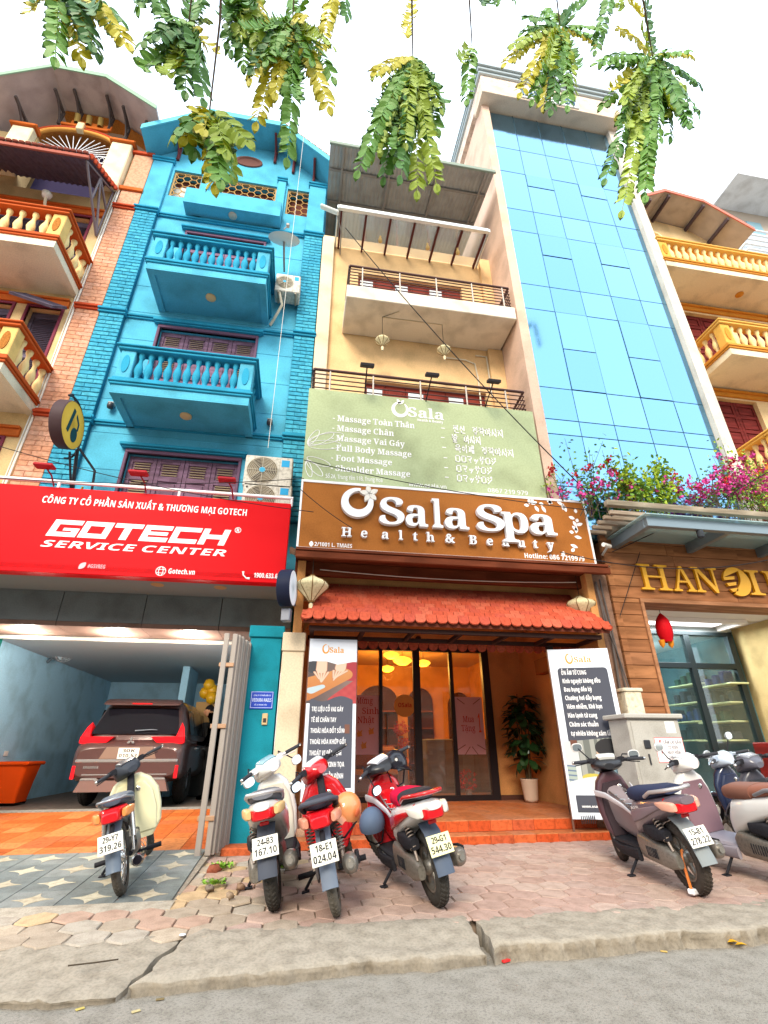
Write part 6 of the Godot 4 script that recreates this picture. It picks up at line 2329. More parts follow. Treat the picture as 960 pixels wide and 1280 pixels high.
func round_box(called: String, label: String, c: Vector3, r: float, face: Color, rim: Color, first: bool) -> void:
	var t := thing(called, label, "sign", c)
	if not first: t.rotation.y = -0.22
	var st := sf()
	var turn := Transform3D(Basis(Vector3.BACK, -PI / 2), Vector3.ZERO)
	lathe(st, [Vector2(r, -0.09), Vector2(r + 0.012, -0.07), Vector2(r + 0.012, 0.07), Vector2(r, 0.09)], 36, turn)
	part("rim", st, mat(rim, 0.5), t, true)
	st = sf()
	lathe(st, [Vector2(0.0, 0.085), Vector2(r, 0.085)], 36, turn)
	lathe(st, [Vector2(0.0, -0.085), Vector2(r, -0.085)], 36, turn)
	part("face", st, mat(face, 0.5), t, true)
	var e := Basis(Vector3.UP, PI / 2)
	if first:
		var gm := mat(C("1f4a50"), 0.5)
		st = sf()
		# a slanted stroke, a ball and a hook like a music note
		box(st, Vector3(-0.035, -0.2, 0), Vector3(0.035, 0.22, 0.004), Transform3D(e * Basis(Vector3.BACK, -0.12), Vector3(0.087, 0.02, 0.10)))
		prism(st, ellipse2(Vector2(0.09, -0.12), 0.1, 0.12, 20), 0.0, 0.004, Transform3D(e, Vector3(0.087, 0, 0)))
		prism(st, PackedVector2Array([Vector2(0.02, 0.22), Vector2(0.16, 0.12), Vector2(0.17, 0.0), Vector2(0.13, -0.02), Vector2(0.12, 0.1), Vector2(0.02, 0.16)]), 0.0, 0.004, Transform3D(e, Vector3(0.087, 0, 0)))
		part("symbol", st, gm, t, true)
		st = sf()
		var bm := mat(C("30343c"), 0.5, 0.3)
		var pts := []
		for k in 15:
			var a := lerpf(2.2, -1.2, k / 14.0)
			pts.append(Vector3(0.0, sin(a) * 0.5, -0.06 - cos(a) * 0.46 + 0.0))
		tube(st, pts, 0.018, 6)
		tube(st, [Vector3(0, 0.4, 0.22), Vector3(0, 0.5, 0.12), Vector3(0, 0.46, 0.0), Vector3(0, 0.36, 0.0)], 0.014, 6)
		tube(st, [Vector3(0, -0.3, -0.3), Vector3(0.02, -0.75, -0.6), Vector3(0.02, -0.9, -0.85)], 0.02, 6)
		tube(st, [Vector3(0.1, -0.2, -0.35), Vector3(0.35, -0.5, -0.5), Vector3(0.3, -1.3, -0.85)], 0.02, 6)
		tube(st, [Vector3(0.05, -0.2, -0.4), Vector3(0.02, -1.1, -0.8)], 0.028, 6)
		part("bracket", st, bm, t, true)
		st = sf()
		tube(st, [Vector3(0.2, -0.75, -0.6), Vector3(0.02, -1.1, -0.82)], 0.016, 6)
		part("yellow_stay", st, mat(C("c9a83a"), 0.5), t, true)
	else:
		st = sf()
		tube(st, [Vector3(0, -0.1, -0.2), Vector3(0, -0.1, -1.0)], 0.02, 6)
		tube(st, [Vector3(0, 0.1, -0.2), Vector3(0, 0.1, -1.0)], 0.02, 6)
		cbox(st, Vector3(-0.06, -0.44, -0.14), Vector3(0.06, -0.27, -0.02), 0.01)
		part("bracket", st, mat(C("7d7f88"), 0.5, 0.4), t, true)

func paint_image(w: int, h: int, fn: Callable) -> ImageTexture:
	var im := Image.create(w, h, false, Image.FORMAT_RGB8)
	for y in h:
		for x in w:
			im.set_pixel(x, y, fn.call(Vector2((x + 0.5) / w, (y + 0.5) / h)))
	return ImageTexture.create_from_image(im)

func cap_d(p: Vector2, a: Vector2, b: Vector2, ra: float, rb: float) -> float:
	var h := clampf((p - a).dot(b - a) / (b - a).length_squared(), 0, 1)
	return p.distance_to(a.lerp(b, h)) - lerpf(ra, rb, h)

func print_massage(q: Vector2) -> Color:
	# oiled back under two hands, a red cloth and a dark blurred room (aspect about 1 : 1.45 tall strip)
	var p := Vector2(q.x, q.y * 1.35)
	var nz := 0.03 * sin(p.x * 31.0) * sin(p.y * 23.0)
	var c := Color(0.36, 0.30, 0.30).lerp(Color(0.62, 0.5, 0.46), clampf(p.x + nz, 0, 1))
	if p.x > 0.62 and p.y < 0.62: c = Color(0.74, 0.2, 0.26)
	if Vector2(p.x - 0.14, p.y - 0.2).length() < 0.2: c = Color(0.24, 0.25, 0.28)
	if cap_d(p, Vector2(-0.1, 0.95), Vector2(0.72, 0.42), 0.34, 0.2) < 0: c = Color(0.80, 0.48, 0.24).lerp(Color(0.90, 0.62, 0.36), clampf(1.2 - p.y + nz, 0, 1))
	if cap_d(p, Vector2(1.1, 0.7), Vector2(0.75, 1.35), 0.18, 0.35) < 0: c = Color(0.72, 0.2, 0.24).lerp(Color(0.86, 0.36, 0.34), 0.5 + nz * 6)
	if cap_d(p, Vector2(0.08, 0.95), Vector2(0.3, 0.82), 0.1, 0.06) < 0: c = Color(0.80, 0.88, 0.92)
	# hands: forearm, palm and fingers
	var skin := Color(0.98, 0.84, 0.74)
	for hnd in [[Vector2(0.28, -0.1), Vector2(0.27, 0.28), 0.0], [Vector2(0.70, -0.1), Vector2(0.66, 0.22), -0.35]]:
		var d := cap_d(p, hnd[0], hnd[1], 0.11, 0.12)
		for k in 5:
			var a: float = -0.42 + k * 0.2 + hnd[2] * -1.2
			var root: Vector2 = hnd[1] + Vector2(-0.14 + k * 0.07, 0.08)
			d = minf(d, cap_d(p, root, root + Vector2(sin(a) * -1.0, cos(a)) * (0.32 if k > 0 else 0.24), 0.03, 0.022))
		if d < 0: c = skin.lerp(Color(0.62, 0.32, 0.2), clampf(1.0 + d * 60.0, 0, 1) * 0.7)
	return c

func print_treatment(q: Vector2) -> Color:
	# a masked woman in pale blue bending over a client before grey curtains
	var p := Vector2(q.x, q.y)
	var c := Color(0.46, 0.48, 0.46) if int(p.x * 18.0 + sin(p.x * 9.0)) % 2 == 0 else Color(0.68, 0.69, 0.66)
	if p.x < 0.22: c = Color(0.86, 0.88, 0.88)
	if p.x < 0.14 and p.y > 0.5: c = Color(0.42, 0.5, 0.62) if int(p.y * 30) % 3 == 0 else Color(0.7, 0.76, 0.72)
	if cap_d(p, Vector2(0.75, 0.5), Vector2(0.95, 0.85), 0.17, 0.28) < 0: c = Color(0.62, 0.76, 0.82)
	if cap_d(p, Vector2(0.68, 0.42), Vector2(0.45, 0.78), 0.07, 0.06) < 0: c = Color(0.60, 0.74, 0.80)
	if Vector2((p.x - 0.66) / 0.15, (p.y - 0.26) / 0.2).length() < 1: c = Color(0.93, 0.77, 0.66)
	if Vector2((p.x - 0.70) / 0.20, (p.y - 0.16) / 0.15).length() < 1: c = Color(0.1, 0.1, 0.13)
	if Vector2((p.x - 0.82) / 0.09, (p.y - 0.27) / 0.16).length() < 1: c = Color(0.1, 0.1, 0.13)
	if Vector2((p.x - 0.60) / 0.10, (p.y - 0.36) / 0.09).length() < 1: c = Color(0.92, 0.94, 0.96)
	if Vector2((p.x - 0.42) / 0.2, (p.y - 0.74) / 0.1).length() < 1: c = Color(0.84, 0.78, 0.32)
	if p.y > 0.86 - 0.18 * sin(p.x * 2.6): c = Color(0.90, 0.92, 0.93)
	if p.x > 0.55 and p.y > 0.7: c = Color(0.34, 0.52, 0.6)
	return c

func print_mat(t: Texture2D) -> StandardMaterial3D:
	var m := StandardMaterial3D.new()
	m.albedo_texture = t
	m.albedo_color = Color(0.86, 0.86, 0.86)
	m.roughness = 0.55
	return m

func rounded(x0: float, x1: float, y0: float, y1: float, r: float, bulge := 0.0) -> PackedVector2Array:
	var o := PackedVector2Array()
	for k in 6: o.append(Vector2(x1 - r + cos(PI / 2 * k / 5) * r, y1 - r + sin(PI / 2 * k / 5) * r))
	if bulge != 0.0:
		for k in range(1, 12):
			var f := k / 12.0
			o.append(Vector2(lerpf(x1 - r, x0 + r, f), y1 + bulge * sin(f * TAU)))
	for k in 6: o.append(Vector2(x0 + r + cos(PI / 2 + PI / 2 * k / 5) * r, y1 - r + sin(PI / 2 + PI / 2 * k / 5) * r))
	o.append(Vector2(x0, y0)); o.append(Vector2(x1, y0))
	return o

func banner_base(label: String, at: Vector3, w: float, h: float, yaw: float, pitch: float) -> Node3D:
	var t := thing("standing_banner", label, "banner", at, "")
	base_of[t] = Vector3.ZERO
	t.rotation = Vector3(pitch, yaw, 0)
	var st := sf()
	box(st, Vector3(0, 0, -0.02), Vector3(w, h, 0))
	part("sheet", st, mat(C("dfe6f2"), 0.5), t)
	var fm := mat(C("6b4a3c"), 0.5, 0.3)
	st = sf()
	for x in [-0.012, w - 0.012]: box(st, Vector3(x, -0.28, -0.05), Vector3(x + 0.024, h + 0.01, -0.021))
	for y in [0.0, h * 0.5, h - 0.03]: box(st, Vector3(0.013, y, -0.05), Vector3(w - 0.013, y + 0.025, -0.021))
	part("frame", st, fm, t)
	return t

func banner_left() -> void:
	var b := pz(376, 1002, -7.0)
	var w := 0.66
	var h := 1.97
	var t := banner_base("tall white and grey banner with massage photo, leaning by the cream post", Vector3(0.13, b.y, -6.98), w, h, 0.0, -0.02)
	var grey := mat(C("565863"), 0.55)
	var white := mat(C("f0f0f2"), 0.5)
	var orange := mat(C("dc9a3a"), 0.5)
	var st := sf()
	quad(st, Vector3(0.0, h * 0.845, 0.001), Vector3(w, h * 0.845, 0.001), Vector3(w, h * 0.57, 0.001), Vector3(0.0, h * 0.57, 0.001), true)
	part("photo_print", st, print_mat(paint_image(220, 280, print_massage)), t)
	st = sf()
	prism(st, PackedVector2Array([Vector2(0, h * 0.84), Vector2(w * 0.25, h * 0.855), Vector2(w * 0.6, h * 0.825), Vector2(w, h * 0.85), Vector2(w, h * 0.9), Vector2(0, h * 0.9)]), 0.0012, 0.002)
	part("white_wave", st, mat(C("dfe6f2"), 0.5), t)
	st = sf()
	prism(st, rounded(0.045, w - 0.045, h * 0.07, h * 0.60, 0.03, 0.035), 0.0022, 0.003)
	part("grey_panel", st, grey, t)
	var rows := ["TRỊ LIỆU CỔ VAI GÁY", "TÊ BÌ CHÂN TAY", "THOÁI HÓA ĐỐT SỐNG", "THOÁI HÓA KHỚP GỐI", "THOÁT VỊ ĐĨA ĐỆM", "ĐAU THẦN KINH TỌA", "RỐI LOẠN TIỀN ĐÌNH"]
	var ws := [0.8, 0.63, 0.88, 0.88, 0.78, 0.86, 0.84]
	for i in 7:
		text("lettering", rows[i], white, t, Vector3(0.075, h * (0.52 - i * 0.066), 0.0032), (w - 0.14) * ws[i], 0.056, 0.001)
	text("lettering", "Sala", orange, t, Vector3(w * 0.42, h * 0.905, 0.0012), 0.2, 0.075, 0.002, "Droid Serif", 700)
	st = sf()
	ring_o(st, Vector2(w * 0.34, h * 0.93), 0.05, 0.065, 0.022, 0.0012, 0.003)
	part("wreath_logo", st, orange, t)
	st = sf()
	box(st, Vector3(w * 0.78, h * 0.385, 0.0045), Vector3(w * 0.88, h * 0.44, 0.0055))
	part("brown_patch", st, mat(C("7a564a"), 0.6), t)

func banner_right() -> void:
	var b := pz(716, 1024, -6.95)
	var w := 0.86
	var h := 2.16
	var t := banner_base("wide white and grey banner with masked woman photo, beside the electrical cabinet", b, w, h, -0.30, -0.03)
	var grey := mat(C("4c4e58"), 0.55)
	var white := mat(C("f0f0f2"), 0.5)
	var orange := mat(C("dc9a3a"), 0.5)
	var st := sf()
	prism(st, rounded(0.10, w - 0.06, h * 0.40, h * 0.875, 0.05), 0.001, 0.002)
	part("grey_panel", st, grey, t)
	var rows := ["ỔN ẤM TỬ CUNG", "Kinh nguyệt không đều", "Đau bụng đến kỳ", "Chướng hơi đầy bụng", "Viêm nhiễm, Khô hạn", "Hàn lạnh tử cung", "Chăm sóc thuần", "tự nhiên không xâm lấn"]
	var ws := [0.58, 0.87, 0.64, 0.82, 0.80, 0.65, 0.64, 0.92]
	for i in 8:
		text("lettering", rows[i], white, t, Vector3(0.15, h * (0.83 - i * 0.0535), 0.0022), (w - 0.26) * ws[i], 0.06, 0.001)
	st = sf()
	quad(st, Vector3(0.03, h * 0.42, 0.0024), Vector3(w - 0.02, h * 0.45, 0.0024), Vector3(w - 0.02, h * 0.13, 0.0024), Vector3(0.03, h * 0.16, 0.0024), true)
	part("photo_print", st, print_mat(paint_image(200, 160, print_treatment)), t)
	st = sf()
	box(st, Vector3(0.08, h * 0.035, 0.0026), Vector3(w - 0.04, h * 0.125, 0.0034))
	part("foot_panel", st, grey, t)
	text("lettering", "www.osala.vn", white, t, Vector3(0.14, h * 0.06, 0.0036), 0.3, 0.03, 0.001)
	st = sf()
	box(st, Vector3(0.12, h * 0.385, 0.0036), Vector3(0.21, h * 0.43, 0.0044))
	part("brown_patch", st, mat(C("6d4a3e"), 0.6), t)
	text("lettering", "Sala", orange, t, Vector3(w * 0.42, h * 0.91, 0.0012), 0.24, 0.08, 0.002, "Droid Serif", 700)
	st = sf()
	ring_o(st, Vector2(w * 0.34, h * 0.935), 0.055, 0.075, 0.025, 0.0012, 0.003)
	part("wreath_logo", st, orange, t)

# ================= things on the pavement and walls =================
func outdoor_unit(label: String, at: Vector3, w: float, h: float, d: float, group: String, face_r := 0.0) -> void:
	# at: lower left front corner of the casing
	var t := thing("air_conditioner_unit", label, "air conditioner", at, group)
	base_of[t] = Vector3.ZERO
	var cm := mat(C("d6d0c4"), 0.55, 0.0, "dirt", 1.5)
	var st := sf()
	cbox(st, Vector3(0, 0, -d), Vector3(w, h, 0), 0.015)
	part("casing", st, cm, t)
	var c := Vector3(w * 0.37, h * 0.52, 0)
	var r := minf(h * 0.42, w * 0.33)
	st = sf()
	lathe(st, [Vector2(0.0, 0.002), Vector2(r, 0.002)], 28, Transform3D(Basis(Vector3.RIGHT, PI / 2), c))
	part("fan_opening", st, mat(C("8e8370"), 0.7), t)
	st = sf()
	for k in 3:
		var b := Basis(Vector3.BACK, TAU * k / 3)
		prism(st, PackedVector2Array([Vector2(0.03, -0.02), Vector2(r * 0.9, -r * 0.28), Vector2(r * 0.92, r * 0.22), Vector2(0.03, 0.05)]), 0.004, 0.008, Transform3D(b, c))
	part("fan_blade", st, mat(C("5d564c"), 0.7), t)
	st = sf()
	for k in 9:
		var ring := []
		for m in 29: ring.append(c + Vector3(cos(TAU * m / 28), sin(TAU * m / 28), 0) * r * (k + 1) / 9.0 + Vector3(0, 0, 0.016))
		tube(st, ring, 0.0045, 4, false)
	for k in 8:
		var a := TAU * k / 8
		tube(st, [c + Vector3(cos(a) * r * 0.15, sin(a) * r * 0.15, 0.02), c + Vector3(cos(a) * r, sin(a) * r, 0.018)], 0.005, 4, false)
	part("fan_guard", st, mat(C("c9c0ae"), 0.6), t)
	st = sf()
	prism(st, ellipse2(Vector2(c.x, c.y), r * 0.2, r * 0.2, 16), 0.018, 0.024)
	part("hub_badge", st, mat(C("3f9fc4"), 0.5), t)
	st = sf()
	box(st, Vector3(w * 0.76, h * 0.68, 0.0), Vector3(w * 0.93, h * 0.9, 0.003))
	part("energy_label", st, mat(C("35a0d4"), 0.5), t)
	st = sf()
	box(st, Vector3(w * 0.72, h * 0.05, 0.0), Vector3(w * 0.725, h * 0.95, 0.004))
	cbox(st, Vector3(0.06, -0.05, -d + 0.03), Vector3(0.1, -0.001, 0.0), 0.006)
	cbox(st, Vector3(w - 0.1, -0.05, -d + 0.03), Vector3(w - 0.06, -0.001, 0.0), 0.006)
	part("feet", st, mat(C("9a9182"), 0.6), t)

func build_street_things() -> void:
	var st: SurfaceTool
	# ---- teal gate post with blue plaque and bell
	var zt := -7.1
	var a := pz(316, 782, zt)
	var p := thing("gate_post", "square teal painted masonry gate post with a small blue plaque", "post", Vector3(-0.48, 0.05, -7.3))
	var teal := mat(C("1d8a9c"), 0.75, 0.0, "plaster", 0.7, 0.3)
	st = sf()
	cbox(st, Vector3(-0.68, 0.03, -7.62), Vector3(-0.26, a.y - 0.16, zt), 0.008)
	part("shaft", st, teal, p)
	st = sf()
	cbox(st, Vector3(-0.71, a.y - 0.159, -7.65), Vector3(-0.23, a.y, zt + 0.03), 0.01)
	part("cap", st, teal, p)
	var q := pz(312, 863, zt + 0.01)
	var pq := thing("plaque", "small blue enamel plaque with white lettering on the teal post", "sign", Vector3(q.x + 0.15, q.y - 0.2, zt))
	st = sf()
	cbox(st, Vector3(q.x + 0.02, q.y - 0.23, zt), Vector3(q.x + 0.32, q.y - 0.01, zt + 0.012), 0.004)
	part("plate", st, mat(C("1a3fb0"), 0.35), pq)
	var wm := mat(C("cfd9f2"), 0.5)
	text("lettering", "VEDURA NAILS", wm, pq, Vector3(q.x + 0.045, q.y - 0.14, zt + 0.0125), 0.25, 0.045, 0.001)
	text("lettering", "CÔNG TY CỔ PHẦN ĐẦU TƯ", wm, pq, Vector3(q.x + 0.06, q.y - 0.07, zt + 0.0125), 0.22, 0.018, 0.001)
	text("lettering", "SỐ 34 TRUNG YÊN", wm, pq, Vector3(q.x + 0.08, q.y - 0.185, zt + 0.0125), 0.16, 0.016, 0.001)
	st = sf()
	for e in [[0.03, 0.31, 0.02, 0.025], [0.03, 0.31, 0.215, 0.22], [0.03, 0.035, 0.025, 0.215], [0.305, 0.31, 0.025, 0.215]]:
		box(st, Vector3(q.x + e[0], q.y - 0.235 + e[2], zt + 0.0121), Vector3(q.x + e[1], q.y - 0.235 + e[3], zt + 0.013))
	part("border", st, wm, pq)
	var bl := pz(331, 899, zt)
	var be := thing("door_bell", "small beige bell push on the teal post under the plaque", "bell", Vector3(bl.x, bl.y, zt))
	st = sf()
	cbox(st, Vector3(bl.x - 0.035, bl.y - 0.07, zt), Vector3(bl.x + 0.035, bl.y + 0.07, zt + 0.025), 0.006)
	part("case", st, mat(C("cdb083"), 0.5), be)
	st = sf()
	box(st, Vector3(bl.x - 0.02, bl.y - 0.04, zt + 0.025), Vector3(bl.x + 0.02, bl.y + 0.01, zt + 0.029))
	part("button", st, mat(C("3c2c28"), 0.4), be)
	# orange-tiled foot under the post
	st = sf()
	cbox(st, Vector3(-0.72, 0.0, -7.25), Vector3(-0.18, 0.13, -6.78), 0.01)
	single("post_footing", st, mat(C("c2613a"), 0.7, 0.0, "dirt", 2.0), "low orange-tiled footing in front of the teal gate post", "footing")
	# ---- folded steel gate
	var g := thing("folding_gate", "folded brown-grey steel gate standing open against the teal post", "gate", Vector3(-0.86, 0.06, -6.9))
	var gm := mat(C("9a9088"), 0.5, 0.2)
	for k in 2:
		st = sf()
		var z := -6.52 - k * 0.03
		var x := -0.96 + k * 0.10
		cbox(st, Vector3(x, 0.10, z - 0.05), Vector3(x + 0.062, 2.46, z), 0.006)
		part("leading_post", st, gm, g)
	for k in 8:
		st = sf()
		var z := -6.62 - k * 0.085
		var x := -0.80 + k * 0.017 + (k % 2) * 0.016
		cbox(st, Vector3(x, 0.10, z - 0.055), Vector3(x + 0.035, 2.46 - 0.004 * k, z + 0.022), 0.006)
		part("slat", st, gm, g)
		for y in [0.55, 1.05, 2.05, 2.42]:
			var bolt := sf()
			lathe(bolt, [Vector2(0.0, 0.012), Vector2(0.012, 0.008), Vector2(0.012, 0.0)], 6, Transform3D(Basis(Vector3.RIGHT, PI / 2).rotated(Vector3.UP, PI / 2 * 0.5), Vector3(x - 0.004, y, z + 0.01)))
			part("bolt", bolt, mat(C("d8d0c4"), 0.4, 0.5), g)
	st = sf()
	for y in [0.42, 1.35, 2.05]:
		cbox(st, Vector3(-0.98, y, -6.6), Vector3(-0.80, y + 0.05, -6.53), 0.006)
	part("hinge", st, mat(C("b08a6c"), 0.5, 0.4), g)
	# ---- electrical cabinet
	var cz := -6.25
	var c0 := pz(782, 893, cz)
	var c1 := pz(846, 895, cz)
	var ec := thing("electrical_cabinet", "grey steel street cabinet with a red lightning warning notice", "cabinet", Vector3((c0.x + c1.x) * 0.5, gy(cz), cz - 0.2))
	var em := mat(C("b2aea6"), 0.55, 0.0, "plaster", 0.6)
	st = sf()
	cbox(st, Vector3(c0.x, gy(cz), cz - 0.42), Vector3(c1.x, c0.y - 0.05, cz), 0.008)
	part("body", st, em, ec)
	st = sf()
	cbox(st, Vector3(c0.x - 0.05, c0.y - 0.049, cz - 0.47), Vector3(c1.x + 0.05, c0.y + 0.01, cz + 0.05), 0.012)
	part("lid", st, em, ec)
	st = sf()
	cbox(st, Vector3(c0.x + 0.04, gy(cz) + 0.66, cz), Vector3(c1.x - 0.04, c0.y - 0.08, cz + 0.012), 0.004)
	part("door", st, em, ec)
	st = sf()
	cbox(st, Vector3(c0.x + 0.04, gy(cz) + 0.12, cz), Vector3(c1.x - 0.04, gy(cz) + 0.645, cz + 0.012), 0.004)
	part("door", st, em, ec)
	st = sf()
	cbox(st, Vector3(c0.x + 0.16, c0.y - 0.40, cz + 0.012), Vector3(c0.x + 0.25, c0.y - 0.30, cz + 0.03), 0.008)
	part("lock", st, mat(C("2a2a2e"), 0.4), ec)
	st = sf()
	tube(st, [Vector3(c0.x + 0.2, c0.y - 0.58, cz + 0.02), Vector3(c0.x + 0.19, c0.y - 0.46, cz + 0.03)], 0.01, 6)
	part("handle", st, mat(C("4a4a4c"), 0.4, 0.5), ec)
	st = sf()
	box(st, Vector3(c0.x + 0.52, c0.y - 0.22, cz + 0.012), Vector3(c0.x + 0.66, c0.y - 0.08, cz + 0.0135))
	part("small_notice", st, mat(C("d8d8da"), 0.6), ec)
	var nx := c0.x + 0.32
	var ny := c0.y - 0.56
	st = sf()
	box(st, Vector3(nx, ny, cz + 0.012), Vector3(nx + 0.40, ny + 0.29, cz + 0.0135))
	part("warning_notice", st, mat(C("ece6e6"), 0.6), ec)
	var rm := mat(C("c22428"), 0.6)
	st = sf()
	prism(st, PackedVector2Array([Vector2(0.07, 0.26), Vector2(0.03, 0.15), Vector2(0.07, 0.155), Vector2(0.05, 0.05), Vector2(0.1, 0.18), Vector2(0.065, 0.178), Vector2(0.09, 0.26)]), cz + 0.0137, cz + 0.0145, Transform3D(Basis(), Vector3(nx, ny, 0)))
	for e in [[0, 0.4, 0, 0.006], [0, 0.4, 0.284, 0.29], [0, 0.006, 0.006, 0.284], [0.394, 0.4, 0.006, 0.284]]:
		box(st, Vector3(nx + e[0], ny + e[2], cz + 0.0136), Vector3(nx + e[1], ny + e[3], cz + 0.0143))
	part("lightning_mark", st, rm, ec)
	var dm := mat(C("3c3a44"), 0.6)
	for i in 4:
		text("lettering", ["CẤM LẠI GẦN!", "CÓ ĐIỆN", "NGUY HIỂM", "CHẾT NGƯỜI"][i], dm, ec, Vector3(nx + [0.12, 0.17, 0.15, 0.15][i], ny + 0.215 - i * 0.058, cz + 0.0137), [0.26, 0.14, 0.18, 0.19][i], 0.034, 0.0006)
	# cream planter box behind the banner and cabinet
	st = sf()
	var pb := pz(789, 862, -6.75)
	cbox(st, Vector3(pb.x - 0.13, pb.y - 0.42, -6.92), Vector3(pb.x + 0.13, pb.y - 0.03, -6.72), 0.01)
	cbox(st, Vector3(pb.x - 0.15, pb.y - 0.029, -6.94), Vector3(pb.x + 0.15, pb.y + 0.02, -6.70), 0.01)
	single("cream_planter", st, mat(C("d9cdb4"), 0.7, 0.0, "dirt", 1.5), "small cream planter box on the wood pillar behind the cabinet", "planter")
	st = sf()
	cbox(st, Vector3(pb.x - 0.14, gy(-6.8), -6.93), Vector3(pb.x + 0.14, pb.y - 0.421, -6.71), 0.01)
	single("planter_stand", st, mat(C("a89c88"), 0.8, 0.0, "concrete", 1.0), "plain masonry stand under the cream planter box", "stand")
	# drain grille at the foot of the steps
	var dg := thing("drain_comb", "row of short dark bars at the foot of the wide banner", "grille", pz(728, 1030, -6.85))
	for k in 8:
		st = sf()
		tube(st, [Vector3(k * 0.026, 0, 0), Vector3(k * 0.026, 0.09, 0)], 0.006, 5)
		part("bar", st, mat(C("3a3634"), 0.6), dg, true)
	# ---- air conditioners and satellite dish on the blue house
	a = pz(303, 604, -7.45)
	outdoor_unit("white air conditioner unit with blue label, topmost of two above the red sign", Vector3(a.x, a.y - 0.03, -7.45), 0.80, 0.60, 0.32, "")
	a = pz(299, 645, -7.45)
	outdoor_unit("white air conditioner unit partly hidden behind the white rail of the red sign", Vector3(a.x, 4.58, -7.45), 0.80, 0.58, 0.32, "")
	a = pz(343, 362, -7.55)
	outdoor_unit("beige air conditioner unit beside the upper blue balcony", Vector3(a.x, a.y, -7.55), 0.52, 0.52, 0.34, "")
	st = sf()
	tube(st, [Vector3(a.x + 0.1, a.y, -7.6), Vector3(a.x + 0.18, a.y - 0.25, -7.7), Vector3(a.x + 0.02, a.y - 0.5, -7.9), Vector3(a.x - 0.05, a.y - 0.6, -7.97)], 0.03, 8)
	single("insulated_pipe", st, mat(C("d5cab4"), 0.7), "bent pale insulated pipe below the beige air conditioner", "pipe")
	var sd := thing("satellite_dish", "small pale oval satellite dish on a mast at the blue wall", "satellite dish", pz(355, 325, -7.6))
	st = sf()
	var up := pz(355, 302, -7.3) - pz(355, 325, -7.6)
	var rows := []
	for i in 6:
		var row := PackedVector3Array()
		for k in 24:
			var aa := TAU * k / 24
			var rr := i / 5.0 * 0.34
			row.append(up + Basis(Vector3.RIGHT, 0.45) * Vector3(cos(aa) * rr, rr * rr * 0.45, sin(aa) * rr * 0.9))
		rows.append(row)
	grid(st, rows, true)
	part("reflector", st, mat(C("d9d4cc"), 0.5), sd, true)
	st = sf()
	tube(st, [Vector3(0, 0, -0.3), Vector3(0, 0, 0), up], 0.022, 8)
	tube(st, [up + Vector3(0, 0.05, 0.25), up + Vector3(0.05, 0.38, 0.12)], 0.012, 6)
	cbox(st, up + Vector3(0.02, 0.34, 0.08), up + Vector3(0.09, 0.42, 0.16), 0.01)
	part("mast", st, mat(C("8c8884"), 0.5, 0.4), sd, true)
	# small security lamps on the blue wall
	for uv in [[138, 507, "tiny dark camera on the blue wall beside the wide brick pier, under the balcony"], [337, 528, "tiny dark camera on the blue wall between the lower balcony and the air conditioners"]]:
		var l := pz(uv[0], uv[1], -7.9)
		var lt := thing("wall_camera", uv[2], "camera", l, "wall cameras on the blue house")
		st = sf()
		lathe(st, [Vector2(0.001, -0.07), Vector2(0.05, -0.05), Vector2(0.06, 0.0), Vector2(0.05, 0.05)], 12)
		part("dome", st, mat(C("3c3a40"), 0.4), lt, true)
		st = sf()
		cbox(st, Vector3(-0.05, 0.04, -0.09), Vector3(0.05, 0.08, 0.03), 0.01)
		part("mount", st, mat(C("b0a8a0"), 0.5), lt, true)
	# lamp head reaching out from the spa roof corner
	var fl := thing("flood_lamp", "long pale flood lamp reaching out at the corner of the glass canopy", "lamp", pz(412, 262, -7.0))
	st = sf()
	cbox(st, Vector3(-0.22, -0.03, -0.06), Vector3(0.22, 0.03, 0.06), 0.02, Transform3D(Basis(Vector3.BACK, -0.35), Vector3.ZERO))
	part("head", st, mat(C("dfe2dc"), 0.4), fl, true)
	st = sf()
	tube(st, [Vector3(0.16, -0.06, 0), Vector3(0.3, -0.1, -0.4), Vector3(0.32, -0.12, -0.98)], 0.015, 6)
	part("arm", st, mat(C("8c8884"), 0.5, 0.4), fl, true)
	# spot lamps on stalks above the green banner
	for uv in [[459, 457, 456, 492], [540, 469, 532, 503], [617, 477, 606, 510]]:
		var top := pz(uv[0], uv[1], -6.5)
		var bot := pz(uv[2], uv[3], -6.95)
		var sl := thing("banner_lamp", "small dark flood lamp on a thin stalk above the green banner", "lamp", bot, "lamps above the green banner")
		st = sf()
		tube(st, [Vector3.ZERO, top - bot], 0.012, 6)
		part("stalk", st, mat(C("2e2a2c"), 0.5), sl, true)
		st = sf()
		cbox(st, Vector3(-0.12, -0.03, -0.05), Vector3(0.12, 0.03, 0.07), 0.01, Transform3D(Basis(Vector3.RIGHT, 0.4), top - bot))
		part("head", st, mat(C("3a3638"), 0.5), sl, true)
	# security camera under the shop canopy
	var sc := thing("bullet_camera", "white bullet camera at the corner of the brown planks", "camera", pz(757, 684, -6.75))
	st = sf()
	tube(st, [Vector3(-0.1, 0.0, 0.1), Vector3(0.08, 0.02, 0.0)], 0.035, 10)
	part("body", st, mat(C("e6e2dc"), 0.4), sc, true)
	st = sf()
	tube(st, [Vector3(0.04, 0.02, 0.02), Vector3(0.08, -0.04, -0.24)], 0.018, 6)
	part("mount", st, mat(C("d0ccc6"), 0.4), sc, true)
	# folded red parasol-like pouch hanging in the shop opening
	var rp := thing("red_sky_lantern", "red pleated cloth lantern with orange trim hanging in the shop opening", "lantern", pz(830, 786, -7.35))
	st = sf()
	rows = []
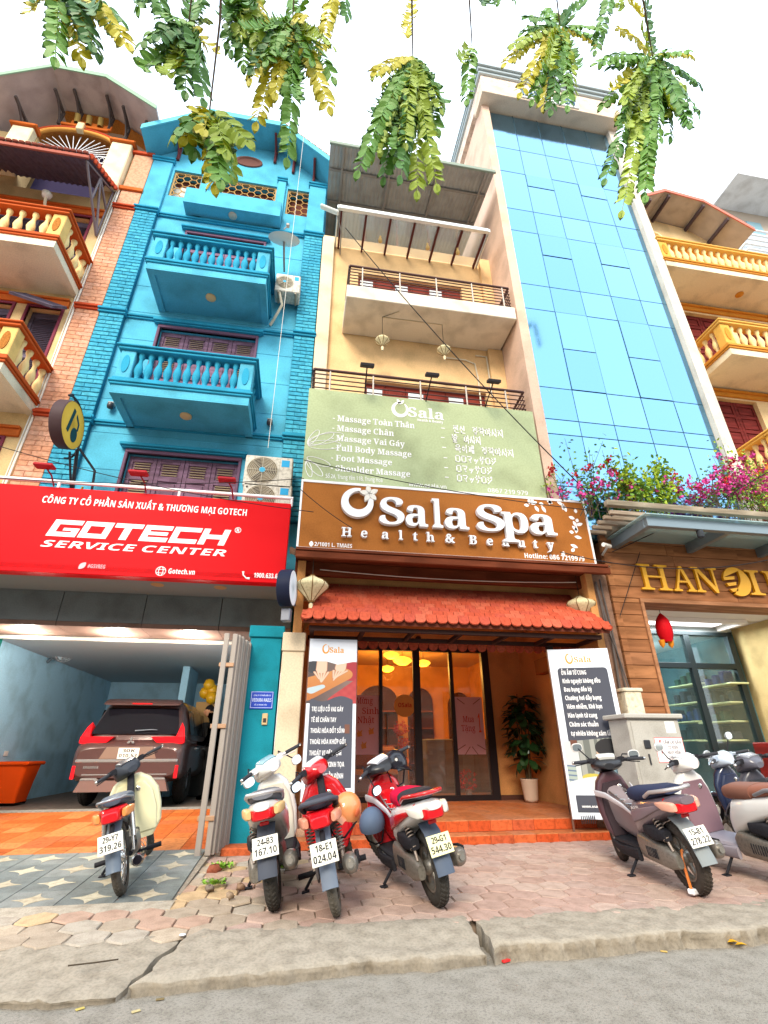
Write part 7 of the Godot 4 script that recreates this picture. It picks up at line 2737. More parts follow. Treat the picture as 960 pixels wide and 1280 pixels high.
	for i in 9:
		var f := i / 8.0
		var row := PackedVector3Array()
		var rr: float = 0.125 * [0.62, 0.8, 0.95, 1.0, 1.0, 0.95, 0.8, 0.5, 0.12][i]
		for k in 24:
			var aa := TAU * k / 24
			row.append(Vector3(cos(aa), 0, sin(aa)) * rr * (1.0 - 0.10 * absf(sin(aa * 6.0))) + Vector3(0.0, -0.22 + f * 0.48, 0))
		rows.append(row)
	grid(st, rows, true)
	part("cloth", st, mat(C("c4101c"), 0.6), rp, true)
	st = sf()
	for s in [-1, 1]:
		lathe(st, [Vector2(0.001, -0.13), Vector2(0.04, -0.08), Vector2(0.05, 0.0)], 8, Transform3D(Basis(), Vector3(s * 0.08 - 0.02, -0.19, 0)))
	part("trim", st, mat(C("d98a2a"), 0.6), rp, true)
	st = sf()
	tube(st, [Vector3(0, 0.26, 0), Vector3(0, 0.48, 0)], 0.006, 5)
	part("cord", st, mat(C("4a4440"), 0.7), rp, true)
	# ---- inside the garage: orange bin, wall fans, sign board
	var bn := thing("rubbish_bin", "bright orange plastic wheelie bin beside the pale garage wall", "bin", py(8, 1006, 0.28))
	var om := mat(C("d9480e"), 0.5)
	st = sf()
	var bw := 0.30
	loft(st, [[Vector3(0, 0.04, 0), bw * 0.72, 0.24, 8.0, PI / 2], [Vector3(0, 0.35, 0), bw * 0.82, 0.28, 8.0, PI / 2], [Vector3(0, 0.62, 0), bw * 0.95, 0.32, 8.0, PI / 2]], 24)
	part("tub", st, om, bn, true)
	st = sf()
	cbox(st, Vector3(-bw * 1.05, 0.62, -0.36), Vector3(bw * 1.05, 0.68, 0.36), 0.02)
	part("lid", st, om, bn, true)
	st = sf()
	tube(st, [Vector3(-0.18, 0.05, -0.24), Vector3(0.18, 0.05, -0.24)], 0.05, 10)
	part("wheel", st, mat(C("2a2a2c"), 0.6), bn, true)
	for uv in [[82, 815, "white wall fan with round wire guard near the entrance of the garage"], [142, 834, "white wall fan with round wire guard deep in the garage above the car"]]:
		wall_fan(uv)
	var yb := thing("yellow_balloon", "cluster of yellow balloons on a card box at the back of the garage", "balloon", pz(261, 866, -12.2))
	st = sf()
	for k in 4:
		lathe(st, [Vector2(0.001, -0.14), Vector2(0.1, -0.09), Vector2(0.13, 0.0), Vector2(0.09, 0.1), Vector2(0.001, 0.13)], 12, Transform3D(Basis(), Vector3([-0.08, 0.08, 0.0, 0.1][k], [0, 0.05, 0.16, -0.12][k], 0.05 * k)))
	part("balloons", st, mat(C("e0a818"), 0.35), yb, true)
	st = sf()
	cbox(st, Vector3(-0.22, -0.62, -0.15), Vector3(0.2, -0.2, 0.1), 0.01)
	part("card_box", st, mat(C("b08a5a"), 0.8), yb, true)
	st = sf()
	box(st, Vector3(-0.25, 0.285 - pz(261, 866, -12.2).y, -0.17), Vector3(0.23, -0.621, 0.12))
	part("table", st, mat(C("3a3836"), 0.7), yb, true)

func wall_fan(uv: Array) -> void:
	# hung on the garage side wall x = -5.15
	var d := ray(uv[0], uv[1])
	var c := EYE + d * (-4.8 / d.x)
	var t := thing("wall_fan", uv[2], "fan", c, "wall fans in the garage")
	var wm := mat(C("cfd6da"), 0.5)
	var b := Basis(Vector3.UP, 0.9) * Basis(Vector3.RIGHT, 0.25)
	var st := sf()
	for k in 5:
		var ring := []
		for m in 25: ring.append(b * Vector3(cos(TAU * m / 24) * 0.2 * (k + 1) / 5.0, sin(TAU * m / 24) * 0.2 * (k + 1) / 5.0, 0.05 - 0.012 * k))
		tube(st, ring, 0.004, 4, false)
	for k in 16:
		var a := TAU * k / 16
		tube(st, [b * Vector3(cos(a) * 0.04, sin(a) * 0.04, 0.05), b * Vector3(cos(a) * 0.2, sin(a) * 0.2, 0.0), b * Vector3(cos(a) * 0.1, sin(a) * 0.1, -0.07)], 0.003, 4, false)
	part("guard", st, wm, t, true)
	st = sf()
	for k in 3:
		prism(st, PackedVector2Array([Vector2(0.02, -0.02), Vector2(0.16, -0.07), Vector2(0.17, 0.05), Vector2(0.02, 0.03)]), -0.01, -0.006, Transform3D(b * Basis(Vector3.BACK, TAU * k / 3), Vector3.ZERO))
	part("blade", st, mat(C("a9c4d0"), 0.4), t, true)
	st = sf()
	tube(st, [b * Vector3(0, 0, -0.05), b * Vector3(0, 0, -0.17), Vector3(-0.22, -0.06, -0.1), Vector3(-0.345, -0.2, -0.1)], [0.06, 0.055, 0.025, 0.03], 10)
	part("motor", st, mat(C("5a666e"), 0.5), t, true)

# ================= motorbikes =================
func wheel(bike: Node3D, at: Vector3, r: float, w: float, turn: Transform3D, spoked: bool, rim_m: Material, grime: Color) -> void:
	var n := Node3D.new()
	n.name = "wheel"
	bike.add_child(n, true)
	n.transform = turn * Transform3D(Basis(), at)
	base_of[n] = Vector3.ZERO
	var axis := Basis(Vector3.BACK, PI / 2)
	var st := sf()
	var prof := []
	for k in 13:
		var a := -0.75 * PI + 1.5 * PI * k / 12.0
		prof.append(Vector2(r - w * 0.52 + cos(a) * w * 0.52, sin(a) * w * 0.5))
	lathe(st, prof, 40, Transform3D(axis, Vector3.ZERO))
	# tread blocks
	for k in 44:
		var a := TAU * k / 44
		for s in [-1, 1]:
			box(st, Vector3(-w * 0.16, -0.006, -0.007), Vector3(w * 0.16, 0.003, 0.007), Transform3D(Basis(Vector3.RIGHT, a + s * 0.03) * Basis(Vector3.BACK, -s * 0.45) * Basis(Vector3.UP, s * 0.5), Basis(Vector3.RIGHT, a + s * 0.03) * Vector3(s * w * 0.22, r - 0.004, 0)))
	part("tyre", st, mat(grime, 0.9, 0.0, "dirt", 3.0), n, true)
	st = sf()
	var ri := r - w * 0.95
	lathe(st, [Vector2(ri - 0.015, -w * 0.3), Vector2(ri + 0.012, -w * 0.34), Vector2(ri, -w * 0.1), Vector2(ri, w * 0.1), Vector2(ri + 0.012, w * 0.34), Vector2(ri - 0.015, w * 0.3), Vector2(ri - 0.02, 0), Vector2(ri - 0.015, -w * 0.3)], 32, Transform3D(axis, Vector3.ZERO))
	lathe(st, [Vector2(0.0, -0.05), Vector2(0.05, -0.05), Vector2(0.06, 0.0), Vector2(0.05, 0.05), Vector2(0.0, 0.05)], 14, Transform3D(axis, Vector3.ZERO))
	if spoked:
		for k in 28:
			var a := TAU * k / 28
			var s := -1 if k & 1 else 1
			tube(st, [Vector3(s * 0.04, cos(a + s * 0.5) * 0.05, sin(a + s * 0.5) * 0.05), Vector3(0, cos(a) * ri, sin(a) * ri)], 0.003, 4, false)
	else:
		for k in 5:
			var a := TAU * k / 5
			loft(st, [[Vector3(0, 0.04, 0), 0.02, 0.028, 4.0, PI / 2], [Vector3(0, ri * 0.6, 0.01), 0.014, 0.02, 4.0, PI / 2], [Vector3(0, ri - 0.005, 0), 0.018, 0.03, 4.0, PI / 2]], 8, Transform3D(Basis(Vector3.RIGHT, a), Vector3.ZERO))
	part("rim", st, rim_m, n, true)

func strip(st: SurfaceTool, pts: Array, w: float, dome: float, thick := 0.006) -> void:
	# a curved guard: path of Vector3 in the yz plane, swept across x with a domed section
	var rows := []
	for i in pts.size():
		var t: Vector3 = (pts[mini(i + 1, pts.size() - 1)] - pts[maxi(i - 1, 0)]).normalized()
		var o := Vector3(0, t.z, -t.y)
		if i == 0 and o.y < -0.5: o = -o
		var row := PackedVector3Array()
		for k in 9:
			var f := -1.0 + k / 4.0
			row.append(pts[i] + Vector3(f * w, 0, 0) - o * dome * f * f)
		for k in 9:
			var f := 1.0 - k / 4.0
			row.append(pts[i] + Vector3(f * (w - 0.003), 0, 0) - o * (dome * f * f + thick))
		rows.append(row)
	grid(st, rows, true)
	cap(st, rows[0], true); cap(st, rows[-1], false)

func arc(c: Vector3, r: float, a0: float, a1: float, n := 12) -> Array:
	var o := []
	for k in n + 1:
		var a := lerpf(a0, a1, float(k) / n)
		o.append(c + Vector3(0, sin(a) * r, cos(a) * r))
	return o

func plate(bike: Node3D, at: Vector3, tilt: float, rows: Array, w := 0.19, h := 0.14, col := "e6e4d8") -> void:
	var n := Node3D.new()
	n.name = "number_plate"
	bike.add_child(n, true)
	n.transform = Transform3D(Basis(Vector3.RIGHT, tilt), at)
	base_of[n] = Vector3.ZERO
	var st := sf()
	cbox(st, Vector3(-w / 2, -h / 2, -0.004), Vector3(w / 2, h / 2, 0.002), 0.002)
	part("panel", st, mat(C(col), 0.5), n, true)
	var dm := mat(C("23232a"), 0.5)
	var lh := h * 0.30
	text("lettering", rows[0], dm, n, Vector3(0, h * 0.10, 0.0022), w * (0.62 if rows[0].length() < 6 else 0.72), lh, 0.001, "Droid Sans", 700, Basis.IDENTITY, 0.0, true)
	text("lettering", rows[1], dm, n, Vector3(0, -h * 0.36, 0.0022), w * 0.86, lh * 1.08, 0.001, "Droid Sans", 700, Basis.IDENTITY, 0.0, true)

func motorbike(label: String, at: Vector3, yaw: float, lean: float, steer: float, c: Dictionary) -> Node3D:
	# local axes: forward -z, left -x; `at` is the rear tyre's contact point
	var t := thing("motorbike", label, "motorbike", at)
	base_of[t] = Vector3.ZERO
	t.basis = (Basis(Vector3.UP, yaw) * Basis(Vector3.RIGHT, c.get("slope", 0.028)) * Basis(Vector3.BACK, lean)).scaled(Vector3.ONE * c.get("scale", 1.0))
	var cub: bool = c.kind == "cub"
	var R := 0.29 if cub else 0.265
	var rz := 0.0                      # rear axle
	var fz := -1.25                    # front axle
	var body: Material = c.body
	var trim: Material = c.get("trim", mat(C("3a3c42"), 0.6))
	var dark := mat(C("2c2c31"), 0.6, 0.0, "dirt", 3.0)
	var alu := mat(C("8d8880"), 0.45, 0.6, "dirt", 4.0)
	var chrome := mat(C("c9c6c2"), 0.18, 0.9)
	var grime: Color = c.get("tyre", C("46433f"))
	var piv := Vector3(0, 0.82, -0.98)
	var axis := Vector3(0, 0.91, 0.41).normalized()
	var S := Transform3D(Basis(axis, steer), piv) * Transform3D(Basis(), -piv)
	var I := Transform3D.IDENTITY
	wheel(t, Vector3(0, R, rz), R, 0.075 if cub else 0.105, I, cub, alu if not cub else chrome, grime)
	wheel(t, Vector3(0, R, fz), R, 0.07 if cub else 0.09, S, cub, alu if not cub else chrome, grime)
	var st := sf()
	# ---- frame, engine, swing arm
	if cub:
		loft(st, [[Vector3(0, 0.62, 0.1), 0.04, 0.04, 3.0], [Vector3(0, 0.55, -0.2), 0.05, 0.05, 3.0], [Vector3(0, 0.46, -0.5), 0.045, 0.05, 3.0], [Vector3(0, 0.6, -0.8), 0.04, 0.05, 3.0], [Vector3(0, 0.86, -0.96), 0.035, 0.04, 3.0]], 10)
		for s in [-1, 1]:
			tube(st, [Vector3(s * 0.085, 0.33, -0.34), Vector3(s * 0.085, R, rz)], [0.022, 0.02], 8)
		part("frame", st, dark, t, true)
		st = sf()
		loft(st, [[Vector3(0, 0.32, -0.72), 0.06, 0.055, 4.0], [Vector3(0, 0.32, -0.6), 0.09, 0.075, 4.0], [Vector3(0, 0.31, -0.45), 0.12, 0.10, 4.0], [Vector3(0, 0.31, -0.28), 0.11, 0.09, 4.0]], 14)
		for k in 6:
			loft(st, [[Vector3(0, 0.32, -0.74 + k * 0.025), 0.075, 0.068, 6.0], [Vector3(0, 0.32, -0.735 + k * 0.025), 0.075, 0.068, 6.0]], 12)
		part("engine", st, alu, t, true)
		st = sf()
		loft(st, [[Vector3(-0.095, 0.30, -0.34), 0.012, 0.06, 3.0], [Vector3(-0.095, 0.30, 0.0), 0.012, 0.075, 3.0], [Vector3(-0.095, 0.29, 0.06), 0.01, 0.03, 2.0]], 12)
		part("chain_case", st, trim, t, true)
	else:
		loft(st, [[Vector3(-0.12, 0.30, -0.48), 0.03, 0.06, 3.0], [Vector3(-0.125, 0.31, -0.42), 0.055, 0.10, 3.0], [Vector3(-0.125, 0.30, -0.22), 0.06, 0.095, 3.0], [Vector3(-0.12, 0.28, 0.0), 0.055, 0.085, 3.0], [Vector3(-0.115, 0.27, 0.10), 0.03, 0.05, 2.5]], 16)
		loft(st, [[Vector3(0.0, 0.30, -0.52), 0.10, 0.06, 4.0], [Vector3(0.0, 0.32, -0.32), 0.11, 0.09, 4.0], [Vector3(0.02, 0.33, -0.2), 0.07, 0.07, 3.0]], 14)
		part("engine", st, alu, t, true)
		st = sf()
		loft(st, [[Vector3(-0.115, 0.46, -0.26), 0.05, 0.045, 4.0], [Vector3(-0.12, 0.46, -0.08), 0.06, 0.06, 4.0], [Vector3(-0.11, 0.45, 0.04), 0.035, 0.04, 4.0]], 14)
		part("air_box", st, dark, t, true)
		st = sf()
		for k in 7:
			cbox(st, Vector3(-0.187, 0.26, -0.28 + k * 0.026), Vector3(-0.18, 0.34, -0.27 + k * 0.026), 0.002)
		part("fan_slots", st, dark, t, true)
	# ---- rear shock absorbers with coil springs
	for s in ([-1, 1] if cub else [-1]):
		st = sf()
		var a := Vector3(s * 0.12, 0.34, 0.06) if not cub else Vector3(s * 0.115, R + 0.02, rz)
		var b := Vector3(s * 0.115, 0.64, -0.10) if not cub else Vector3(s * 0.105, 0.62, -0.06)
		tube(st, [a, a.lerp(b, 0.55)], 0.012, 8)
		if c.get("chrome_shock", false):
			tube(st, [a.lerp(b, 0.35), b], 0.03, 12)
		else:
			var coil := []
			var d := (b - a).normalized()
			var sx := d.cross(Vector3.RIGHT).normalized()
			var sy := d.cross(sx)
			for k in 81:
				var aa := TAU * 9.0 * k / 80
				coil.append(a.lerp(b, lerpf(0.25, 0.95, k / 80.0)) + (sx * cos(aa) + sy * sin(aa)) * 0.028)
			tube(st, coil, 0.006, 5, false)
		part("shock_absorber", st, chrome if c.get("chrome_shock", false) else mat(C("8c7f76"), 0.5, 0.3), t, true)
	# ---- exhaust
	st = sf()
	if cub and c.get("long_pipe", false):
		tube(st, [Vector3(0.05, 0.25, -0.66), Vector3(0.12, 0.17, -0.5), Vector3(0.15, 0.19, -0.2), Vector3(0.155, 0.22, 0.0), Vector3(0.16, 0.25, 0.16), Vector3(0.16, 0.25, 0.165)], [0.016, 0.018, 0.035, 0.045, 0.05, 0.03], 14)
	else:
		loft(st, [[Vector3(0.14, 0.26, -0.25), 0.02, 0.02, 2.0], [Vector3(0.15, 0.27, -0.16), 0.05, 0.06, 2.2], [Vector3(0.16, 0.31, 0.06), 0.06, 0.07, 2.2], [Vector3(0.165, 0.335, 0.24), 0.058, 0.066, 2.2], [Vector3(0.165, 0.34, 0.27), 0.035, 0.04, 2.0]], 16)
		tube(st, [Vector3(0.165, 0.335, 0.262), Vector3(0.165, 0.34, 0.30)], 0.022, 10)
	var ex := part("exhaust", st, chrome if c.get("long_pipe", false) else mat(C("9a958e"), 0.35, 0.7), t, true)
	base_of[ex] = Vector3.ZERO
	if not (cub and c.get("long_pipe", false)):
		st = sf()
		loft(st, [[Vector3(0.215, 0.31, -0.1), 0.012, 0.04, 4.0], [Vector3(0.228, 0.335, 0.08), 0.012, 0.05, 4.0], [Vector3(0.224, 0.36, 0.2), 0.01, 0.03, 4.0]], 10)
		part("heat_shield", st, dark, ex, true)
	else:
		st = sf()
		tube(st, [Vector3(0.16, 0.25, 0.166), Vector3(0.16, 0.25, 0.168)], 0.038, 12)
		part("outlet", st, mat(C("1c1a22"), 0.7), ex, true)
	# ---- rear mudguard and plate
	st = sf()
	if cub:
		strip(st, arc(Vector3(0, R, rz), R + 0.045, 2.2, 0.05, 12) + [Vector3(0, 0.25, 0.355)], 0.058, 0.03)
	else:
		strip(st, [Vector3(0, 0.62, 0.05), Vector3(0, 0.55, 0.19), Vector3(0, 0.44, 0.28), Vector3(0, 0.34, 0.33), Vector3(0, 0.28, 0.35)], 0.07, 0.02)
	part("rear_mudguard", st, c.get("flap", mat(C("4a4e58"), 0.6)), t, true)
	plate(t, Vector3(0, 0.47, 0.315) if not cub else Vector3(0, 0.47, 0.372), -0.42 if not cub else -0.22, c.plate, 0.19, 0.14, c.get("plate_col", "e6e4d8"))
	st = sf()
	if cub: tube(st, [Vector3(0, 0.58, 0.24), Vector3(0, 0.48, 0.36)], 0.02, 6)
	else: tube(st, [Vector3(0, 0.48, 0.24), Vector3(0, 0.47, 0.305)], 0.03, 6)
	part("plate_bracket", st, dark, t, true)
	# ---- tail body
	st = sf()
	if cub:
		loft(st, [[Vector3(0, 0.52, -0.42), 0.07, 0.08, 3.0], [Vector3(0, 0.60, -0.2), 0.105, 0.085, 3.0], [Vector3(0, 0.64, 0.05), 0.105, 0.06, 3.0], [Vector3(0, 0.66, 0.22), 0.075, 0.045, 3.0]], 16)
	else:
		loft(st, [[Vector3(0, 0.45, -0.50), 0.11, 0.10, 3.5], [Vector3(0, 0.53, -0.40), 0.155, 0.15, 3.5], [Vector3(0, 0.60, -0.2), 0.165, 0.12, 3.0], [Vector3(0, 0.66, 0.04), 0.15, 0.085, 3.0], [Vector3(0, 0.71, 0.24), 0.11, 0.055, 3.0], [Vector3(0, 0.74, 0.36), 0.06, 0.03, 2.5]], 20)
	part("tail_body", st, c.get("tail", body), t, true)
	if c.has("stripe"):
		for s in [-1, 1]:
			st = sf()
			loft(st, [[Vector3(s * 0.155, 0.55, -0.40), 0.012, 0.05, 3.0], [Vector3(s * 0.168, 0.60, -0.2), 0.012, 0.045, 3.0], [Vector3(s * 0.152, 0.665, 0.04), 0.012, 0.022, 3.0], [Vector3(s * 0.115, 0.70, 0.2), 0.008, 0.006, 2.0]], 10)
			part("side_stripe", st, c.stripe, t, true)
		text("lettering", "CLICK" if c.get("word", "") == "" else c.word, mat(C("d8d4d0"), 0.4), t, Vector3(-0.178, 0.62, -0.34), 0.16, 0.02, 0.001, "Droid Sans", 700, Basis(Vector3.UP, -PI / 2) * Basis(Vector3.BACK, 0.18))
	# ---- seat
	st = sf()
	if cub:
		loft(st, [[Vector3(0, 0.70, -0.50), 0.06, 0.03, 2.5], [Vector3(0, 0.715, -0.42), 0.10, 0.05, 2.8], [Vector3(0, 0.735, -0.2), 0.125, 0.055, 2.8], [Vector3(0, 0.755, 0.05), 0.12, 0.05, 2.8], [Vector3(0, 0.76, 0.2), 0.07, 0.03, 2.5]], 18)
	else:
		loft(st, [[Vector3(0, 0.70, -0.54), 0.06, 0.03, 2.5], [Vector3(0, 0.72, -0.46), 0.115, 0.06, 2.8], [Vector3(0, 0.735, -0.26), 0.145, 0.065, 2.8], [Vector3(0, 0.775, -0.02), 0.14, 0.055, 2.8], [Vector3(0, 0.805, 0.18), 0.085, 0.035, 2.5]], 18)
	part("seat", st, c.get("seat", mat(C("3a3b46"), 0.7)), t, true)
	if c.has("seat_cover"):
		st = sf()
		loft(st, [[Vector3(0, 0.722, -0.5), 0.10, 0.058, 2.8], [Vector3(0, 0.735, -0.42), 0.128, 0.07, 2.8], [Vector3(0, 0.742, -0.22), 0.152, 0.072, 2.8], [Vector3(0, 0.75, -0.14), 0.15, 0.068, 2.8]], 18)
		part("seat_cover", st, c.seat_cover, t, true)
	# ---- grab rail
	st = sf()
	var gz := 0.26 if cub else 0.30
	var gyy := 0.79 if not cub else 0.75
	tube(st, [Vector3(-0.13, gyy - 0.05, -0.10), Vector3(-0.145, gyy, 0.04), Vector3(-0.11, gyy + 0.03, gz - 0.04), Vector3(0, gyy + 0.035, gz + 0.02), Vector3(0.11, gyy + 0.03, gz - 0.04), Vector3(0.145, gyy, 0.04), Vector3(0.13, gyy - 0.05, -0.10)], c.get("rail_r", 0.016), 8)
	part("grab_rail", st, c.get("rail", mat(C("7e7c80"), 0.4, 0.3)), t, true)
	# ---- tail light with indicators
	st = sf()
	var tz := 0.27 if cub else 0.30
	var ty := 0.665 if cub else 0.70
	loft(st, [[Vector3(0, ty, tz - 0.14), 0.115, 0.05, 6.0], [Vector3(0, ty - 0.008, tz - 0.02), 0.092 if not cub else 0.075, 0.054, 6.0], [Vector3(0, ty - 0.012, tz + 0.04), 0.07, 0.042, 5.0], [Vector3(0, ty - 0.014, tz + 0.052), 0.055, 0.03, 4.0]], 20)
	part("tail_light", st, mat(C("d4121c"), 0.2), t, true)
	for s in [-1, 1]:
		st = sf()
		loft(st, [[Vector3(s * 0.15, ty + 0.01, tz - 0.20), 0.012, 0.012, 3.0], [Vector3(s * 0.138, ty, tz - 0.11), 0.03, 0.034, 3.5], [Vector3(s * 0.112, ty - 0.006, tz - 0.015), 0.026, 0.036, 4.0], [Vector3(s * 0.1, ty - 0.008, tz + 0.006), 0.014, 0.026, 3.0]], 14)
		part("indicator", st, mat(C(c.get("blink", "d98a5a")), 0.25), t, true)
	if not cub:
		st = sf()
		cbox(st, Vector3(-0.035, 0.598, 0.225), Vector3(0.035, 0.625, 0.245), 0.006)
		part("reflector", st, mat(C("c4141c"), 0.2), t, true)
	# ---- floorboard or tunnel, side panels
	st = sf()
	if not cub:
		cbox(st, Vector3(-0.17, 0.24, -0.98), Vector3(0.17, 0.295, -0.46), 0.02)
		loft(st, [[Vector3(-0.165, 0.24, -1.0), 0.015, 0.03, 3.0], [Vector3(-0.19, 0.22, -0.8), 0.02, 0.04, 3.0], [Vector3(-0.18, 0.23, -0.45), 0.02, 0.05, 3.0]], 10)
		loft(st, [[Vector3(0.165, 0.24, -1.0), 0.015, 0.03, 3.0], [Vector3(0.19, 0.22, -0.8), 0.02, 0.04, 3.0], [Vector3(0.18, 0.23, -0.45), 0.02, 0.05, 3.0]], 10)
		part("floorboard", st, c.get("floor", dark), t, true)
		if c.get("tunnel", false):
			st = sf()
			loft(st, [[Vector3(0, 0.45, -0.46), 0.10, 0.16, 3.0], [Vector3(0, 0.44, -0.66), 0.075, 0.15, 3.0], [Vector3(0, 0.50, -0.86), 0.08, 0.19, 3.0], [Vector3(0, 0.56, -0.98), 0.12, 0.2, 3.0]], 16)
			part("tunnel", st, c.get("tunnel_m", body), t, true)
			for s in [-1, 1]:
				st = sf()
				loft(st, [[Vector3(s * 0.205, 0.70, -1.0), 0.012, 0.03, 3.0], [Vector3(s * 0.16, 0.68, -0.86), 0.014, 0.028, 3.0], [Vector3(s * 0.11, 0.60, -0.66), 0.012, 0.022, 3.0], [Vector3(s * 0.105, 0.54, -0.5), 0.008, 0.012, 3.0]], 10)
				part("side_trim", st, c.get("edge", mat(C("c9c6ca"), 0.3, 0.3)), t, true)
	else:
		for s in [-1, 1]:
			tube(st, [Vector3(0, 0.21, -0.46), Vector3(s * 0.16, 0.21, -0.46)], 0.012, 6)
			tube(st, [Vector3(s * 0.16, 0.21, -0.46), Vector3(s * 0.29, 0.21, -0.46)], 0.022, 8)
		part("foot_pegs", st, dark, t, true)
	# ---- leg shield: shell with an inner panel
	var lw: float = c.get("shield_w", 0.205)
	st = sf()
	loft(st, [[Vector3(0, 0.24, -0.97), lw * 0.62, 0.035, 4.0, PI / 2], [Vector3(0, 0.36, -1.0), lw * 0.95, 0.05, 3.5, PI / 2], [Vector3(0, 0.52, -1.03), lw, 0.055, 3.5, PI / 2], [Vector3(0, 0.68, -1.04), lw * 0.95, 0.06, 3.0, PI / 2], [Vector3(0, 0.80, -1.03), lw * 0.70, 0.065, 3.0, PI / 2], [Vector3(0, 0.87, -1.02), lw * 0.35, 0.06, 2.5, PI / 2]], 20)
	part("leg_shield", st, c.get("shield", body), t, true)
	st = sf()
	loft(st, [[Vector3(0, 0.30, -0.955), lw * 0.78, 0.025, 4.0, PI / 2], [Vector3(0, 0.50, -0.975), lw * 0.84, 0.03, 4.0, PI / 2], [Vector3(0, 0.68, -0.985), lw * 0.74, 0.03, 4.0, PI / 2], [Vector3(0, 0.78, -0.97), lw * 0.5, 0.035, 3.0, PI / 2]], 16)
	part("inner_panel", st, c.get("inner", trim), t, true)
	st = sf()
	lathe(st, [Vector2(0.0, 0.012), Vector2(0.022, 0.01), Vector2(0.026, 0.0)], 12, Transform3D(Basis(Vector3.RIGHT, PI / 2), Vector3(0.06, 0.72, -0.952)))
	part("ignition_lock", st, chrome, t, true)
	if c.get("rack", false):
		st = sf()
		for s in [-1, 1]:
			tube(st, [Vector3(s * 0.075, 0.58, -0.56), Vector3(s * 0.085, 0.64, -0.72), Vector3(s * 0.08, 0.70, -0.93)], 0.008, 6)
		for k in 5:
			var f := k / 4.0
			tube(st, [Vector3(-0.08, lerpf(0.585, 0.70, f), lerpf(-0.57, -0.93, f)), Vector3(0, lerpf(0.565, 0.685, f), lerpf(-0.57, -0.93, f)), Vector3(0.08, lerpf(0.585, 0.70, f), lerpf(-0.57, -0.93, f))], 0.006, 5)
		part("wire_rack", st, chrome, t, true)
	# ---- front: fork, mudguard, headset, bars, mirrors
	st = sf()
	for s in [-1, 1]:
		tube(st, [Vector3(s * 0.062, R, fz), Vector3(s * 0.06, 0.5, -1.12), Vector3(s * 0.05, 0.78, -1.0)], [0.022, 0.02, 0.016], 8)
	var o := part("fork", st, dark, t, true)
	o.transform = S
	st = sf()
	strip(st, arc(Vector3(0, R, fz), R + 0.035, 2.75, 0.75, 12), 0.062, 0.035)
	var flat: bool = c.get("tunnel", false)
	var hf := 0.72 if flat else 1.0
	var wf := 1.25 if flat else 1.0
	o = part("front_mudguard", st, c.get("guard", body), t, true)
	o.transform = S
	st = sf()
	loft(st, [[Vector3(0, 0.885, -1.12), 0.075 * wf, 0.05 * hf, 2.6], [Vector3(0, 0.925, -1.07), 0.125 * wf, 0.085 * hf, 2.6], [Vector3(0, 0.955, -0.98), 0.135 * wf, 0.09 * hf, 2.6], [Vector3(0, 0.95, -0.89), 0.105 * wf, 0.06 * hf, 2.6], [Vector3(0, 0.93, -0.86), 0.05, 0.03, 2.4]], 18)
	o = part("headset", st, c.get("head", body), t, true)
	o.transform = S
	st = sf()
	loft(st, [[Vector3(0, 1.015, -1.07), 0.07, 0.015, 3.0, 0.5], [Vector3(0, 1.03, -0.99), 0.105, 0.022, 3.0, 0.5], [Vector3(0, 1.005, -0.90), 0.085, 0.02, 3.0, 0.5]], 14)
	o = part("speedometer", st, c.get("dial", mat(C("cfd3d8"), 0.2)), t, true)
	o.transform = S
	st = sf()
	loft(st, [[Vector3(0, 0.92, -1.155), 0.05, 0.035, 2.5], [Vector3(0, 0.925, -1.12), 0.09, 0.055, 2.5]], 14)
	o = part("headlight", st, mat(C("d8dde2"), 0.1), t, true)
	o.transform = S
	st = sf()
	for s in [-1, 1]:
		tube(st, [Vector3(s * 0.05, 0.965, -0.99), Vector3(s * 0.17, 0.985, -0.96), Vector3(s * 0.24, 0.985, -0.92)], 0.013, 8)
		loft(st, [[Vector3(s * 0.155, 0.985, -0.945), 0.04, 0.028, 3.0], [Vector3(s * 0.165, 0.98, -1.0), 0.035, 0.026, 3.0]], 12)
		tube(st, [Vector3(s * 0.17, 0.97, -1.0), Vector3(s * 0.26, 0.955, -0.985), Vector3(s * 0.34, 0.95, -0.94)], [0.007, 0.006, 0.006], 6)
	o = part("handlebar", st, c.get("bar", dark), t, true)
	o.transform = S
	for s in [-1, 1]:
		st = sf()
		tube(st, [Vector3(s * 0.22, 0.985, -0.93), Vector3(s * 0.36, 0.985, -0.86)], [0.018, 0.017], 10)
		o = part("grip", st, mat(C("3a3b40"), 0.8), t, true)
		o.transform = S
		st = sf()
		lathe(st, [Vector2(0.0, 0.02), Vector2(0.014, 0.016), Vector2(0.016, 0.0)], 10, Transform3D(Basis(Vector3.BACK, -s * PI / 2) , Vector3(s * 0.362, 0.985, -0.859)))
		o = part("bar_end", st, chrome, t, true)
		o.transform = S
		if c.get("mirrors", 3) & (1 if s < 0 else 2):
			st = sf()
			var mp: Vector3 = c.get("mirror_l", Vector3(-0.30, 1.08, -0.99)) if s < 0 else c.get("mirror_r", Vector3(0.30, 1.08, -0.99))
			tube(st, [Vector3(s * 0.155, 0.99, -0.97), Vector3(s * 0.19, 1.03, -1.0), mp], 0.007, 6)
			var stalk := part("mirror", st, dark, t, true)
			stalk.transform = S
			base_of[stalk] = Vector3.ZERO
			st = sf()
			loft(st, [[mp + Vector3(0, 0, 0.012), 0.058, 0.042, 2.6], [mp, 0.062, 0.046, 2.6], [mp + Vector3(0, 0, -0.035), 0.03, 0.022, 2.4]], 16)
			part("housing", st, c.get("mirror", dark), stalk, true)
			st = sf()
			loft(st, [[mp + Vector3(0, 0, 0.014), 0.052, 0.037, 2.6], [mp + Vector3(0, 0, 0.0125), 0.052, 0.037, 2.6]], 16)
